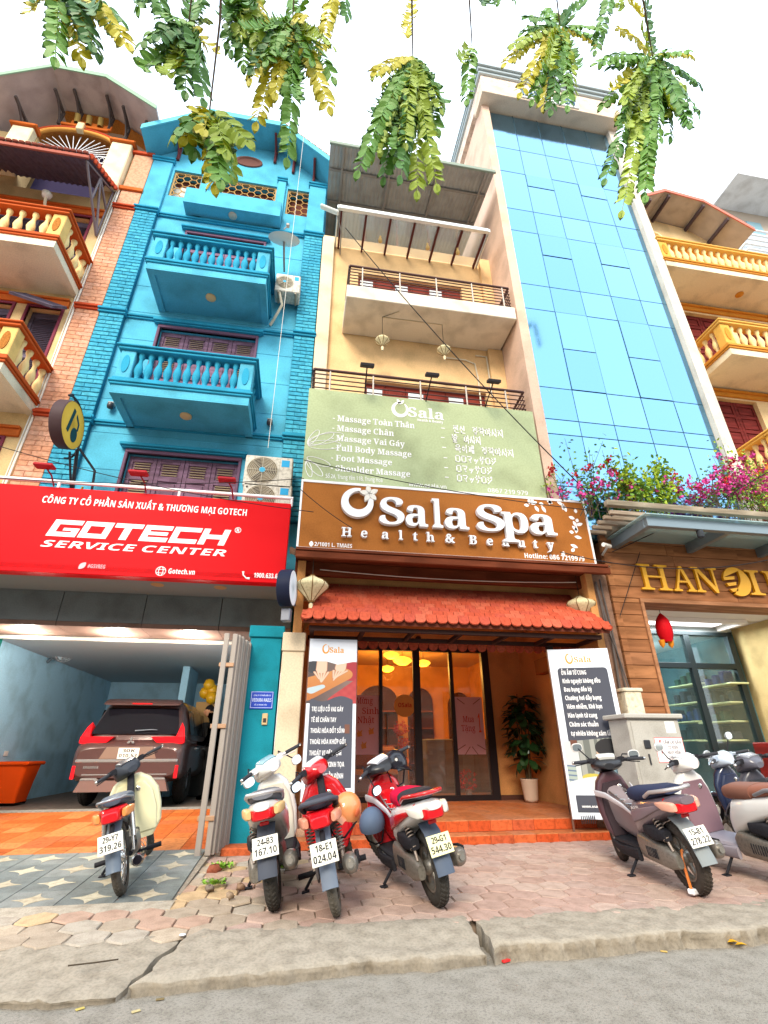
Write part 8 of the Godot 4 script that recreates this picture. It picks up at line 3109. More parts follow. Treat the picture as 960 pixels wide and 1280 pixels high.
			part("glass", st, mat(C("dfe6ea"), 0.03, 1.0), stalk, true)
	# ---- side stand reaching the ground on the left
	st = sf()
	var sg := 0.26 * tan(lean)
	tube(st, [Vector3(-0.13, 0.23, -0.56), Vector3(-0.26, sg + 0.02, -0.60)], 0.013, 8)
	cbox(st, Vector3(-0.295, sg, -0.64), Vector3(-0.23, sg + 0.012, -0.575), 0.004)
	part("side_stand", st, dark, t, true)
	return t

func helmet(label: String, at: Vector3, tilt: Basis, m: Material, peak: Material) -> void:
	var t := thing("helmet", label, "helmet", at)
	base_of[t] = Vector3.ZERO
	t.basis = tilt
	var st := sf()
	var pr := []
	for k in 10:
		var a := lerpf(-0.35, PI / 2, k / 9.0)
		pr.append(Vector2(cos(a) * 0.13, sin(a) * 0.14))
	lathe(st, pr, 24, Transform3D(Basis().scaled(Vector3(0.92, 1, 1.1)), Vector3.ZERO))
	part("shell", st, m, t, true)
	st = sf()
	strip(st, [Vector3(0, 0.0, 0.135), Vector3(0, -0.01, 0.17), Vector3(0, -0.035, 0.205)], 0.09, 0.03)
	part("peak", st, peak, t, true)
	st = sf()
	tube(st, [Vector3(-0.115, -0.04, 0.0), Vector3(-0.07, -0.17, 0.04), Vector3(0, -0.2, 0.05), Vector3(0.07, -0.17, 0.04), Vector3(0.115, -0.04, 0)], 0.008, 6)
	part("strap", st, mat(C("2a2a30"), 0.8), t, true)
	st = sf()
	lathe(st, [Vector2(0.0, 0.01), Vector2(0.03, 0.008), Vector2(0.034, 0.0)], 12, Transform3D(Basis(Vector3.BACK, -PI / 2), Vector3(0.121, 0.03, 0.04)))
	part("sticker", st, mat(C("d9704a"), 0.5), t, true)

func build_vehicles() -> void:
	var white := paint(C("dcdad6"))
	var red := paint(C("c0101a"))
	var cream := paint(C("d5cfa8"), 0.35)
	var black := mat(C("232327"), 0.35)
	var greyp := paint(C("6d6068"), 0.35)
	var silver := mat(C("b7b2b2"), 0.35, 0.4)
	var a := py(344, 1137, 0.012)
	motorbike("white step-through scooter with a black-and-white plate, parked nearest the teal post", a, -0.03, 0.2, 0.7, {"kind": "scooter", "body": white, "trim": mat(C("c9c4b8"), 0.5), "inner": mat(C("d8d2c2"), 0.5), "plate": ["24-B3", "167.10"], "rail": silver, "seat": mat(C("6a6a70"), 0.7), "head": white, "dial": mat(C("8fb0bc"), 0.15), "mirror": white, "mirror_l": Vector3(-0.27, 0.93, -0.93), "mirror_r": Vector3(0.34, 0.86, -0.98), "bar": white, "blink": "d9b27a"})
	a = py(422, 1144, 0.006)
	var rb := motorbike("red underbone motorbike with knobbly rear tyre and an orange helmet on its side", a, -0.08, 0.24, 0.7, {"kind": "cub", "body": red, "tail": mat(C("48444a"), 0.5), "trim": mat(C("504a4a"), 0.6), "inner": red, "plate": ["18-E1", "024.04"], "plate_col": "e2e0d2", "shield_w": 0.24, "rail": mat(C("4c4e58"), 0.5), "rail_r": 0.02, "mirrors": 1, "mirror_l": Vector3(-0.3, 0.93, -0.92), "dial": mat(C("d6dade"), 0.2), "tyre": C("6b655c"), "flap": mat(C("6d7684"), 0.5), "blink": "d08a70"})
	helmet("orange open helmet with a round sticker hanging at the red motorbike's side", rb.transform * Vector3(0.20, 0.62, -0.18), Basis(Vector3.UP, -0.6) * Basis(Vector3.BACK, -0.3), paint(C("dd8a52"), 0.4), paint(C("d07840"), 0.4))
	a = py(548, 1132, 0.01)
	var cb := motorbike("red and white scooter with bright red seat cover and chrome carrier rack", a, 0.12, 0.2, 0.5, {"kind": "scooter", "body": white, "shield": red, "inner": mat(C("b01420"), 0.4), "tunnel": true, "tunnel_m": red, "plate": ["29-G1", "544.30"], "plate_col": "e4e0b0", "stripe": red, "word": "AIR", "seat": mat(C("34343a"), 0.7), "seat_cover": mat(C("c4143c"), 0.8), "rack": true, "head": black, "dial": mat(C("dfe2e8"), 0.2), "mirrors": 1, "mirror_l": Vector3(-0.2, 0.80, -0.90), "rail": red, "flap": mat(C("525c6c"), 0.5), "blink": "d8d2c8"})
	helmet("dark blue cap helmet with an orange flower print hanging below the chrome rack", cb.transform * Vector3(-0.22, 0.50, -0.86), Basis(Vector3.UP, 2.6) * Basis(Vector3.RIGHT, -0.25), mat(C("56657c"), 0.5), mat(C("4a5870"), 0.5))
	helmet("glossy black helmet hung on the handlebar of the red and white scooter", cb.transform * Vector3(0.16, 0.93, -1.02), Basis(Vector3.UP, 0.4), mat(C("1e1e26"), 0.1), mat(C("1a1a20"), 0.1))
	a = py(153, 1118, 0.04)
	motorbike("cream step-through motorbike with tall leg shield and chrome pipe on the star tiles", a, 0.14, 0.27, 0.6, {"kind": "cub", "scale": 0.95, "slope": 0.057, "body": cream, "tail": mat(C("5a6672"), 0.35), "shield": cream, "inner": cream, "shield_w": 0.27, "plate": ["29-Y7", "319.26"], "head": mat(C("3c4048"), 0.5), "dial": mat(C("3a3c44"), 0.3), "seat": mat(C("4c5866"), 0.45), "mirrors": 0, "chrome_shock": true, "long_pipe": true, "rail": mat(C("9aa0a8"), 0.3, 0.6), "rail_r": 0.01, "guard": cream, "flap": mat(C("5d6a7a"), 0.4), "tyre": C("5c5852"), "blink": "d98a4a"})
	a = py(874, 1118, 0.01)
	var eb := motorbike("dusty grey scooter with navy seat, chrome rack and a wheel lock on its rear tyre", a, -0.12, 0.18, -0.25, {"kind": "scooter", "body": greyp, "shield": mat(C("4a2f36"), 0.4), "inner": mat(C("3a3034"), 0.5), "tunnel": true, "tunnel_m": mat(C("8d7f80"), 0.4, 0.2), "plate": ["15-B1", "278.22"], "stripe": mat(C("7b6d74"), 0.4), "word": "AIR BLADE".substr(0, 3), "seat": mat(C("343a52"), 0.7), "rack": true, "head": black, "dial": mat(C("dfe0da"), 0.2), "mirror": mat(C("d9d6d2"), 0.3), "mirror_l": Vector3(-0.26, 1.12, -1.08), "mirror_r": Vector3(0.30, 1.02, -0.98), "rail": silver, "flap": mat(C("82888a"), 0.5), "tyre": C("4c443e"), "blink": "d9a08a"})
	# wheel lock
	var wl := thing("wheel_lock", "orange and white U-shaped wheel lock through the grey scooter's rear tyre", "lock", eb.transform * Vector3(0, 0.0, 0.02))
	base_of[wl] = Vector3.ZERO
	wl.rotation.y = 0.35
	var st := sf()
	cbox(st, Vector3(-0.13, 0.012, -0.03), Vector3(0.13, 0.055, 0.03), 0.01)
	part("lock_bar", st, mat(C("e4e4e8"), 0.4), wl, true)
	st = sf()
	tube(st, [Vector3(-0.11, 0.05, 0), Vector3(-0.11, 0.24, -0.02), Vector3(-0.08, 0.31, -0.03), Vector3(0, 0.34, -0.03), Vector3(0.08, 0.31, -0.03), Vector3(0.11, 0.24, -0.02), Vector3(0.11, 0.05, 0)], 0.012, 8)
	part("shackle", st, mat(C("dd7a34"), 0.4), wl, true)
	# the three at the edge of the row
	motorbike("white and brown scooter with tan seat parked beside the dusty grey one", Vector3(4.46, 0.005, -4.52), 0.04, 0.13, 0.1, {"kind": "scooter", "body": white, "shield": white, "inner": mat(C("7d626a"), 0.45), "floor": mat(C("8d8790"), 0.5), "plate": ["29-S6", "218.40"], "seat": mat(C("8a5a4a"), 0.6), "seat_cover": mat(C("7f5648"), 0.6), "head": white, "mirror": white, "mirror_l": Vector3(-0.27, 1.16, -1.0), "mirrors": 1, "shield_w": 0.23})
	motorbike("dark navy scooter with pale round headset and two mirrors behind the white one", Vector3(5.66, 0.025, -5.3), 0.1, 0.12, 0.15, {"kind": "scooter", "body": paint(C("232c48")), "shield": paint(C("232c48")), "inner": mat(C("28304a"), 0.4), "plate": ["29-X3", "552.07"], "head": paint(C("b9c4d4")), "dial": mat(C("c9d6dc"), 0.1), "mirror": mat(C("b9c0c8"), 0.3), "mirror_l": Vector3(-0.28, 1.06, -0.96), "mirror_r": Vector3(0.28, 1.18, -0.98), "bar": mat(C("a9b4c4"), 0.3, 0.3), "seat": mat(C("3a3436"), 0.6)})
	motorbike("charcoal scooter half out of view beyond the white one", Vector3(5.30, 0.005, -4.55), 0.05, 0.12, 0.1, {"kind": "scooter", "body": mat(C("4b4a54"), 0.35), "shield": mat(C("44434c"), 0.3), "plate": ["30-K2", "118.65"], "head": mat(C("55545e"), 0.25), "dial": mat(C("8d9098"), 0.2), "mirrors": 0, "seat": mat(C("3a3436"), 0.6)})
	build_car()
	build_person()

# ================= car in the garage =================
func build_car() -> void:
	var floor_y := 0.285
	var cx := pz(157, 960, -9.75).x
	var t := thing("parked_car", "dark brown seven-seat car seen from behind in the garage", "car", Vector3(cx, floor_y, -9.75))
	base_of[t] = Vector3.ZERO
	var brown := paint(C("4e322f"), 0.3)
	var dark := mat(C("17161c"), 0.12)
	var chrome := mat(C("cfcac8"), 0.2, 0.8)
	var st := sf()
	# lower body: sections along the length, rear at z = 0, nose at z = -4.5
	var secs := [[0.0, 0.60, 0.78, 0.22], [-0.03, 0.62, 0.845, 0.26], [-0.14, 0.64, 0.875, 0.34], [-0.6, 0.66, 0.88, 0.38], [-2.0, 0.66, 0.88, 0.38], [-3.4, 0.66, 0.87, 0.37], [-4.1, 0.62, 0.84, 0.33], [-4.42, 0.58, 0.74, 0.26], [-4.5, 0.56, 0.6, 0.18]]
	var ls := []
	for q in secs: ls.append([Vector3(0, q[1] + 0.06, q[0]), q[2], q[3], 5.5])
	loft(st, ls, 40)
	part("body", st, brown, t, true)
	# cabin: tapering sections stacked upwards (outline in plan)
	st = sf()
	var cab := [[1.00, 0.845, -0.10, -3.55], [1.14, 0.815, -0.16, -3.2], [1.34, 0.77, -0.28, -2.75], [1.55, 0.70, -0.40, -2.4], [1.66, 0.63, -0.46, -2.2], [1.70, 0.52, -0.55, -2.05]]
	ls = []
	for q in cab: ls.append([Vector3(0, q[0], (q[2] + q[3]) * 0.5), q[1], (q[2] - q[3]) * 0.5, 7.0, PI / 2])
	loft(st, ls, 44)
	part("cabin", st, brown, t, true)
	# rear window, side glass
	st = sf()
	var rows := []
	for i in 7:
		var f := i / 6.0
		var y := lerpf(1.10, 1.53, f)
		var z := lerpf(-0.125, -0.385, f) + 0.012
		var w := lerpf(0.72, 0.60, f)
		var row := PackedVector3Array()
		for k in 9: row.append(Vector3(lerpf(-w, w, k / 8.0), y, z - 0.045 * pow(absf(k / 4.0 - 1.0), 3.0)))
		rows.append(row)
	grid(st, rows)
	part("rear_window", st, dark, t, true)
	for s in [-1, 1]:
		for q in [[-0.62, -1.05], [-1.1, -1.95], [-2.0, -2.75]]:
			st = sf()
			var y0 := 1.10
			var y1 := 1.52
			quad(st, Vector3(s * 0.735, y1, minf(q[0], -0.62)), Vector3(s * 0.735, y1, maxf(q[1], -2.5)), Vector3(s * 0.84, y0, q[1]), Vector3(s * 0.84, y0, q[0]))
			part("side_window", st, dark, t, true)
	# spoiler with high brake lamp, roof rails, wiper
	st = sf()
	loft(st, [[Vector3(0, 1.66, -0.62), 0.60, 0.03, 5.0], [Vector3(0, 1.655, -0.42), 0.66, 0.035, 5.0], [Vector3(0, 1.60, -0.28), 0.66, 0.025, 4.0], [Vector3(0, 1.585, -0.25), 0.64, 0.012, 4.0]], 20)
	part("spoiler", st, brown, t, true)
	st = sf()
	cbox(st, Vector3(-0.17, 1.585, -0.262), Vector3(0.17, 1.61, -0.238), 0.006)
	part("brake_lamp", st, mat(C("d0141c"), 0.25), t, true)
	st = sf()
	tube(st, [Vector3(0.0, 1.15, -0.12), Vector3(0.28, 1.17, -0.12), Vector3(0.36, 1.165, -0.125)], [0.014, 0.01, 0.006], 6)
	part("wiper", st, mat(C("5d6670"), 0.4), t, true)
	# L-shaped tail lights
	for s in [-1, 1]:
		st = sf()
		var x := Transform3D(Basis(Vector3(s, 0, 0), Vector3.UP, Vector3(0, 0, 1)), Vector3.ZERO)
		var low := PackedVector2Array([Vector2(0.30, 1.055), Vector2(0.40, 0.965), Vector2(0.80, 0.945), Vector2(0.85, 0.96), Vector2(0.845, 1.06)])
		prism(st, low, -0.2, 0.012, x * Transform3D(Basis(Vector3.UP, 0.10), Vector3(0, 0, -0.015)))
		var fin := PackedVector2Array([Vector2(0.70, 1.06), Vector2(0.845, 1.06), Vector2(0.80, 1.24), Vector2(0.745, 1.33)])
		prism(st, fin, -0.25, 0.0, x * Transform3D(Basis(Vector3.RIGHT, -0.50) * Basis(Vector3.UP, 0.1), Vector3(0, 0.16, 0.49)))
		part("tail_light", st, mat(C("e01420"), 0.2), t, true)
		st = sf()
		cbox(st, Vector3(s * 0.80 - 0.03, 0.42, -0.05), Vector3(s * 0.80 + 0.03, 0.62, 0.006), 0.01)
		part("reflector", st, mat(C("e01420"), 0.2), t, true)
	# number plate recess, garnish, bumper trims
	st = sf()
	prism(st, PackedVector2Array([Vector2(-0.45, 0.72), Vector2(0.45, 0.72), Vector2(0.36, 0.90), Vector2(-0.36, 0.90)]), 0.0, 0.006)
	part("plate_recess", st, mat(C("8a7062"), 0.4, 0.3), t, true)
	st = sf()
	cbox(st, Vector3(-0.80, 0.665, -0.02), Vector3(0.80, 0.715, 0.014), 0.012)
	part("chrome_bar", st, chrome, t, true)
	st = sf()
	cbox(st, Vector3(-0.66, 0.475, -0.02), Vector3(0.66, 0.495, 0.012), 0.006)
	part("bumper_line", st, chrome, t, true)
	st = sf()
	prism(st, PackedVector2Array([Vector2(-0.72, 0.24), Vector2(0.72, 0.24), Vector2(0.64, 0.44), Vector2(0.42, 0.44), Vector2(0.36, 0.40), Vector2(-0.36, 0.40), Vector2(-0.42, 0.44), Vector2(-0.64, 0.44)]), -0.12, 0.02)
	part("skid_plate", st, mat(C("7d625c"), 0.4, 0.3), t, true)
	st = sf()
	for s in [-1, 1]:
		prism(st, PackedVector2Array([Vector2(s * 0.36, 0.395), Vector2(s * 0.42, 0.44), Vector2(s * 0.64, 0.44), Vector2(s * 0.66, 0.41), Vector2(s * 0.45, 0.41), Vector2(s * 0.38, 0.37)]), 0.02, 0.028)
	part("skid_accent", st, chrome, t, true)
	plate(t, Vector3(0, 0.80, 0.014), 0.0, ["30K", "010.53"], 0.33, 0.165)
	st = sf()
	for k in 3:
		prism(st, PackedVector2Array([Vector2(0, 0), Vector2(0.022, 0.036), Vector2(0, 0.072), Vector2(-0.022, 0.036)]), 0.0, 0.006, Transform3D(Basis(Vector3.BACK, TAU * k / 3), Vector3(0, 0.99, 0.0)))
	part("emblem", st, chrome, t, true)
	text("lettering", "XPANDER", chrome, t, Vector3(-0.66, 0.575, 0.001), 0.24, 0.04, 0.006)
	# wheels
	for s in [-1, 1]:
		for z in [-0.85, -3.6]:
			wheel(t, Vector3(s * 0.77, 0.33, z), 0.33, 0.22, I3(), false, mat(C("8d8d92"), 0.35, 0.7), C("2a2726"))
	st = sf()
	for s in [-1, 1]:
		box(st, Vector3(s * 0.9 - 0.1, 1.02, -2.72), Vector3(s * 0.9 + 0.1, 1.15, -2.62))
	part("door_mirror", st, brown, t, true)
	st = sf()
	for s in [-1, 1]:
		for z in [-1.2, -2.1]:
			cbox(st, Vector3(s * 0.885 - 0.02, 0.86, z - 0.1), Vector3(s * 0.885 + 0.02, 0.89, z + 0.1), 0.006)
	part("door_handle", st, chrome, t, true)

func I3() -> Transform3D:
	return Transform3D.IDENTITY

# ================= person leaning at the car =================
func build_person() -> void:
	var head := pz(262, 891, -11.3)
	var t := thing("person", "person in a grey top and dark trousers bending beside the parked car", "person", Vector3(head.x + 0.1, 0.285, -11.3))
	base_of[t] = Vector3.ZERO
	var hy := head.y - 0.285
	var bones := []
	var hip := Vector3(0.12, 0.88, 0.05)
	var chest := Vector3(0.06, hy - 0.34, 0.02)
	var neck := Vector3(-0.02, hy - 0.13, 0.01)
	bones.append([hip, chest, 0.13, 0.15]); bones.append([chest + Vector3(0, 0, -0.13), chest + Vector3(0, 0, 0.13), 0.09, 0.09])
	bones.append([chest, neck, 0.09, 0.055]); bones.append([neck, Vector3(-0.1, hy, 0), 0.055, 0.07])
	for s in [-1, 1]:
		var k := hip + Vector3(-0.04, -0.42, s * 0.11)
		bones.append([hip + Vector3(0, -0.03, s * 0.09), k, 0.095, 0.06])
		bones.append([k, Vector3(0.1, 0.09, s * 0.12), 0.06, 0.042])
		bones.append([Vector3(0.12, 0.045, s * 0.12), Vector3(-0.08, 0.035, s * 0.13), 0.042, 0.035])
		var e := chest + Vector3(-0.14, -0.24, s * 0.24)
		bones.append([chest + Vector3(0, 0.06, s * 0.17), e, 0.055, 0.042])
		var w := e + Vector3(-0.23, 0.02, -s * 0.03)
		bones.append([e, w, 0.04, 0.03])
		bones.append([w, w + Vector3(-0.08, -0.02, 0), 0.034, 0.026])
		for f in 4: bones.append([w + Vector3(-0.07, -0.02, -0.03 + f * 0.02), w + Vector3(-0.15, -0.05, -0.035 + f * 0.022), 0.010, 0.008])
		bones.append([w + Vector3(-0.02, -0.02, -s * 0.02), w + Vector3(-0.08, -0.06, -s * 0.05), 0.011, 0.008])
	var st := net(bones, 0.022, func(p: Vector3) -> Color:
		if p.y > hy - 0.12 or p.x < -0.2: return Color(0.55, 0.32, 0.22)
		if p.y > 0.86: return Color(0.25, 0.29, 0.31)
		if p.y > 0.1: return Color(0.03, 0.035, 0.06)
		return Color(0.02, 0.02, 0.02))
	var m := StandardMaterial3D.new()
	m.vertex_color_use_as_albedo = true
	m.roughness = 0.8
	part("body", st, m, t, true)
	var hc := Vector3(-0.11, hy + 0.03, 0)
	st = sf()
	var rows := []
	for i in 13:
		var lat := -PI / 2 + PI * i / 12
		var row := PackedVector3Array()
		for k in 20:
			var a := TAU * k / 20
			var r := 0.092
			var d := Vector3(cos(a) * cos(lat), sin(lat), sin(a) * cos(lat))
			if d.x < -0.85 and absf(d.y + 0.1) < 0.2: r += 0.02      # nose faces -x
			if d.y < -0.3 and d.x > 0.2: r -= 0.015
			row.append(hc + Vector3(d.x * r, d.y * r * 1.25, d.z * r * 0.85))
		rows.append(row)
	grid(st, rows, true)
	for s in [-1, 1]:
		loft(st, [[hc + Vector3(0.01, 0, s * 0.08), 0.02, 0.03, 2.0], [hc + Vector3(0.015, 0, s * 0.092), 0.014, 0.022, 2.0]], 8)
	part("head", st, mat(C("c08a68"), 0.6), t, true)
	st = sf()
	rows = []
	for i in 8:
		var lat := lerpf(0.0, PI / 2, i / 7.0)
		var row := PackedVector3Array()
		for k in 20:
			var a := TAU * k / 20
			var cut := 0.25 if cos(a) < -0.3 else -0.35
			var l2 := maxf(lat, cut + lat * 0.4)
			row.append(hc + Vector3(cos(a) * cos(l2) * 0.1 + 0.008, sin(l2) * 0.126, sin(a) * cos(l2) * 0.088))
		rows.append(row)
	grid(st, rows, true)
	part("hair", st, mat(C("1a1618"), 0.6), t, true)
	for s in [-1, 1]:
		st = sf()
		loft(st, [[hc + Vector3(-0.086, 0.012, s * 0.032), 0.004, 0.006, 2.0], [hc + Vector3(-0.086, 0.012, s * 0.045), 0.004, 0.006, 2.0]], 8)
		part("eye", st, mat(C("2a2020"), 0.3), t, true)
	st = sf()
	cbox(st, hc + Vector3(-0.088, -0.058, -0.022), hc + Vector3(-0.078, -0.05, 0.022), 0.003)
	part("mouth", st, mat(C("8a4a40"), 0.5), t, true)

# surface nets of smoothly joined tapered capsules
func net(bones: Array, cell: float, paint_fn: Callable) -> SurfaceTool:
	var lo := Vector3.ONE * 1e9
	var hi := -lo
	for b in bones:
		var r: float = maxf(b[2], b[3]) + cell * 2
		lo = lo.min(b[0].min(b[1]) - Vector3.ONE * r)
		hi = hi.max(b[0].max(b[1]) + Vector3.ONE * r)
	var n := Vector3i(((hi - lo) / cell).ceil()) + Vector3i.ONE
	var val := PackedFloat32Array()
	val.resize(n.x * n.y * n.z)
	val.fill(1.0)
	for b in bones:
		var r: float = maxf(b[2], b[3]) + cell * 3
		var a0 := Vector3i(((b[0].min(b[1]) - Vector3.ONE * r - lo) / cell).floor()).clamp(Vector3i.ZERO, n - Vector3i.ONE)
		var a1 := Vector3i(((b[0].max(b[1]) + Vector3.ONE * r - lo) / cell).ceil()).clamp(Vector3i.ZERO, n - Vector3i.ONE)
		var ab: Vector3 = b[1] - b[0]
		var l2 := maxf(ab.length_squared(), 1e-6)
		var k := 0.03 if b[2] > 0.03 else 0.004
		for z in range(a0.z, a1.z + 1):
			for y in range(a0.y, a1.y + 1):
				for x in range(a0.x, a1.x + 1):
					var p := lo + Vector3(x, y, z) * cell
					var h := clampf((p - b[0]).dot(ab) / l2, 0.0, 1.0)
					var d: float = p.distance_to(b[0] + ab * h) - lerpf(b[2], b[3], h)
					var i := (z * n.y + y) * n.x + x
					var o := val[i]
					var m := maxf(k - absf(o - d), 0.0) / k
					val[i] = minf(o, d) - m * m * k * 0.25
	var id := {}
	var pos := PackedVector3Array()
	var nrm := PackedVector3Array()
	var sx := n.x
	var sxy := n.x * n.y
	for z in n.z - 1:
		for y in n.y - 1:
			for x in n.x - 1:
				var i := z * sxy + y * sx + x
				var s := 0
				var c8 := [val[i], val[i + 1], val[i + sx], val[i + sx + 1], val[i + sxy], val[i + sxy + 1], val[i + sxy + sx], val[i + sxy + sx + 1]]
				for v in c8: s += 1 if v < 0 else 0
				if s == 0 or s == 8: continue
				var acc := Vector3.ZERO
				var cnt := 0
				for e in [[0, 1], [2, 3], [4, 5], [6, 7], [0, 2], [1, 3], [4, 6], [5, 7], [0, 4], [1, 5], [2, 6], [3, 7]]:
					var u: float = c8[e[0]]
					var w: float = c8[e[1]]
					if (u < 0) != (w < 0):
						var f := u / (u - w)
						var pa := Vector3(e[0] & 1, (e[0] >> 1) & 1, e[0] >> 2)
						var pb := Vector3(e[1] & 1, (e[1] >> 1) & 1, e[1] >> 2)
						acc += pa.lerp(pb, f)
						cnt += 1
				id[i] = pos.size()
				pos.append(lo + (Vector3(x, y, z) + acc / cnt) * cell)
				nrm.append(Vector3(c8[1] - c8[0] + c8[3] - c8[2] + c8[5] - c8[4] + c8[7] - c8[6], c8[2] - c8[0] + c8[3] - c8[1] + c8[6] - c8[4] + c8[7] - c8[5], c8[4] - c8[0] + c8[5] - c8[1] + c8[6] - c8[2] + c8[7] - c8[3]).normalized())
	var st := sf()
	for i in id:
		for ax in 3:
			var d0: int = [1, sx, sxy][ax]
			var d1: int = [sx, sxy, 1][ax]
			var d2: int = [sxy, 1, sx][ax]
			if (val[i] < 0) == (val[i + d0] < 0): continue
			if not (id.has(i - d1) and id.has(i - d2) and id.has(i - d1 - d2)): continue
			var q := [id[i], id[i - d1], id[i - d1 - d2], id[i - d2]]
			if val[i] >= 0: q.reverse()
			for j in [0, 1, 2, 0, 2, 3]:
				st.set_color(paint_fn.call(pos[q[j]]))
				st.set_normal(nrm[q[j]])
				st.set_uv(Vector2.ZERO)
				st.add_vertex(pos[q[j]])
	return st

# ================= plants =================
func leaf_mat(c: Color, glow_c: Color) -> StandardMaterial3D:
	var m := StandardMaterial3D.new()
	m.albedo_color = c
	m.roughness = 0.55
	m.backlight_enabled = true
	m.backlight = glow_c
	return m

func blade(st: SurfaceTool, x: Transform3D, l: float, w: float, fold := 0.25, droop := 0.15) -> void:
	# ovate leaf lying along +x, folded on its midrib
	var mid := []
	var ed := []
	for k in 5:
		var f := k / 4.0
		mid.append(Vector3(f * l, -droop * l * f * f, 0))
		ed.append(w * 0.5 * pow(sin(PI * clampf(f * 0.92 + 0.06, 0, 1)), 0.75) if k < 4 else 0.0)
	for s in [-1, 1]:
		for k in 4:
			var a: Vector3 = mid[k]; var b: Vector3 = mid[k + 1]
			var c := b + Vector3(0, ed[k + 1] * fold, s * ed[k + 1]); var d := a + Vector3(0, ed[k] * fold, s * ed[k])
			if s > 0: quad(st, x * a, x * b, x * c, x * d)
			else: quad(st, x * d, x * c, x * b, x * a)

func frond_mesh(seed_: int, len: float) -> Mesh:
	# pinnate leaf along +x, drooping, leaflets in pairs
	var r := RandomNumberGenerator.new()
	r.seed = seed_
	var st := sf()
	var n := maxi(3, int(len / 0.072))
	var pts := []
	for k in 11:
		var f := k / 10.0
		pts.append(Vector3(f, -0.10 * f * f, 0) * len)
	tube(st, pts, 0.004, 4, false)
	for k in n:
		var f := lerpf(0.14, 0.95, float(k) / (n - 1))
		for s in [-1, 1]:
			if r.randf() < 0.05: continue
			var p := Vector3(f, -0.10 * f * f, 0) * len + Vector3(s * 0.012, 0, 0)
			var yaw: float = -s * r.randf_range(0.85, 1.25)
			var b := Basis(Vector3.UP, yaw) * Basis(Vector3.RIGHT, r.randf_range(-0.5, 0.5)) * Basis(Vector3.BACK, -r.randf_range(0.05, 0.5))
			blade(st, Transform3D(b, p), r.randf_range(0.115, 0.15) * (1.0 - 0.35 * absf(f - 0.5)), 0.078, r.randf_range(0.1, 0.4))
	blade(st, Transform3D(Basis(Vector3.BACK, -0.3), Vector3(0.98, -0.10, 0) * len), 0.13, 0.075)
	return st.commit()

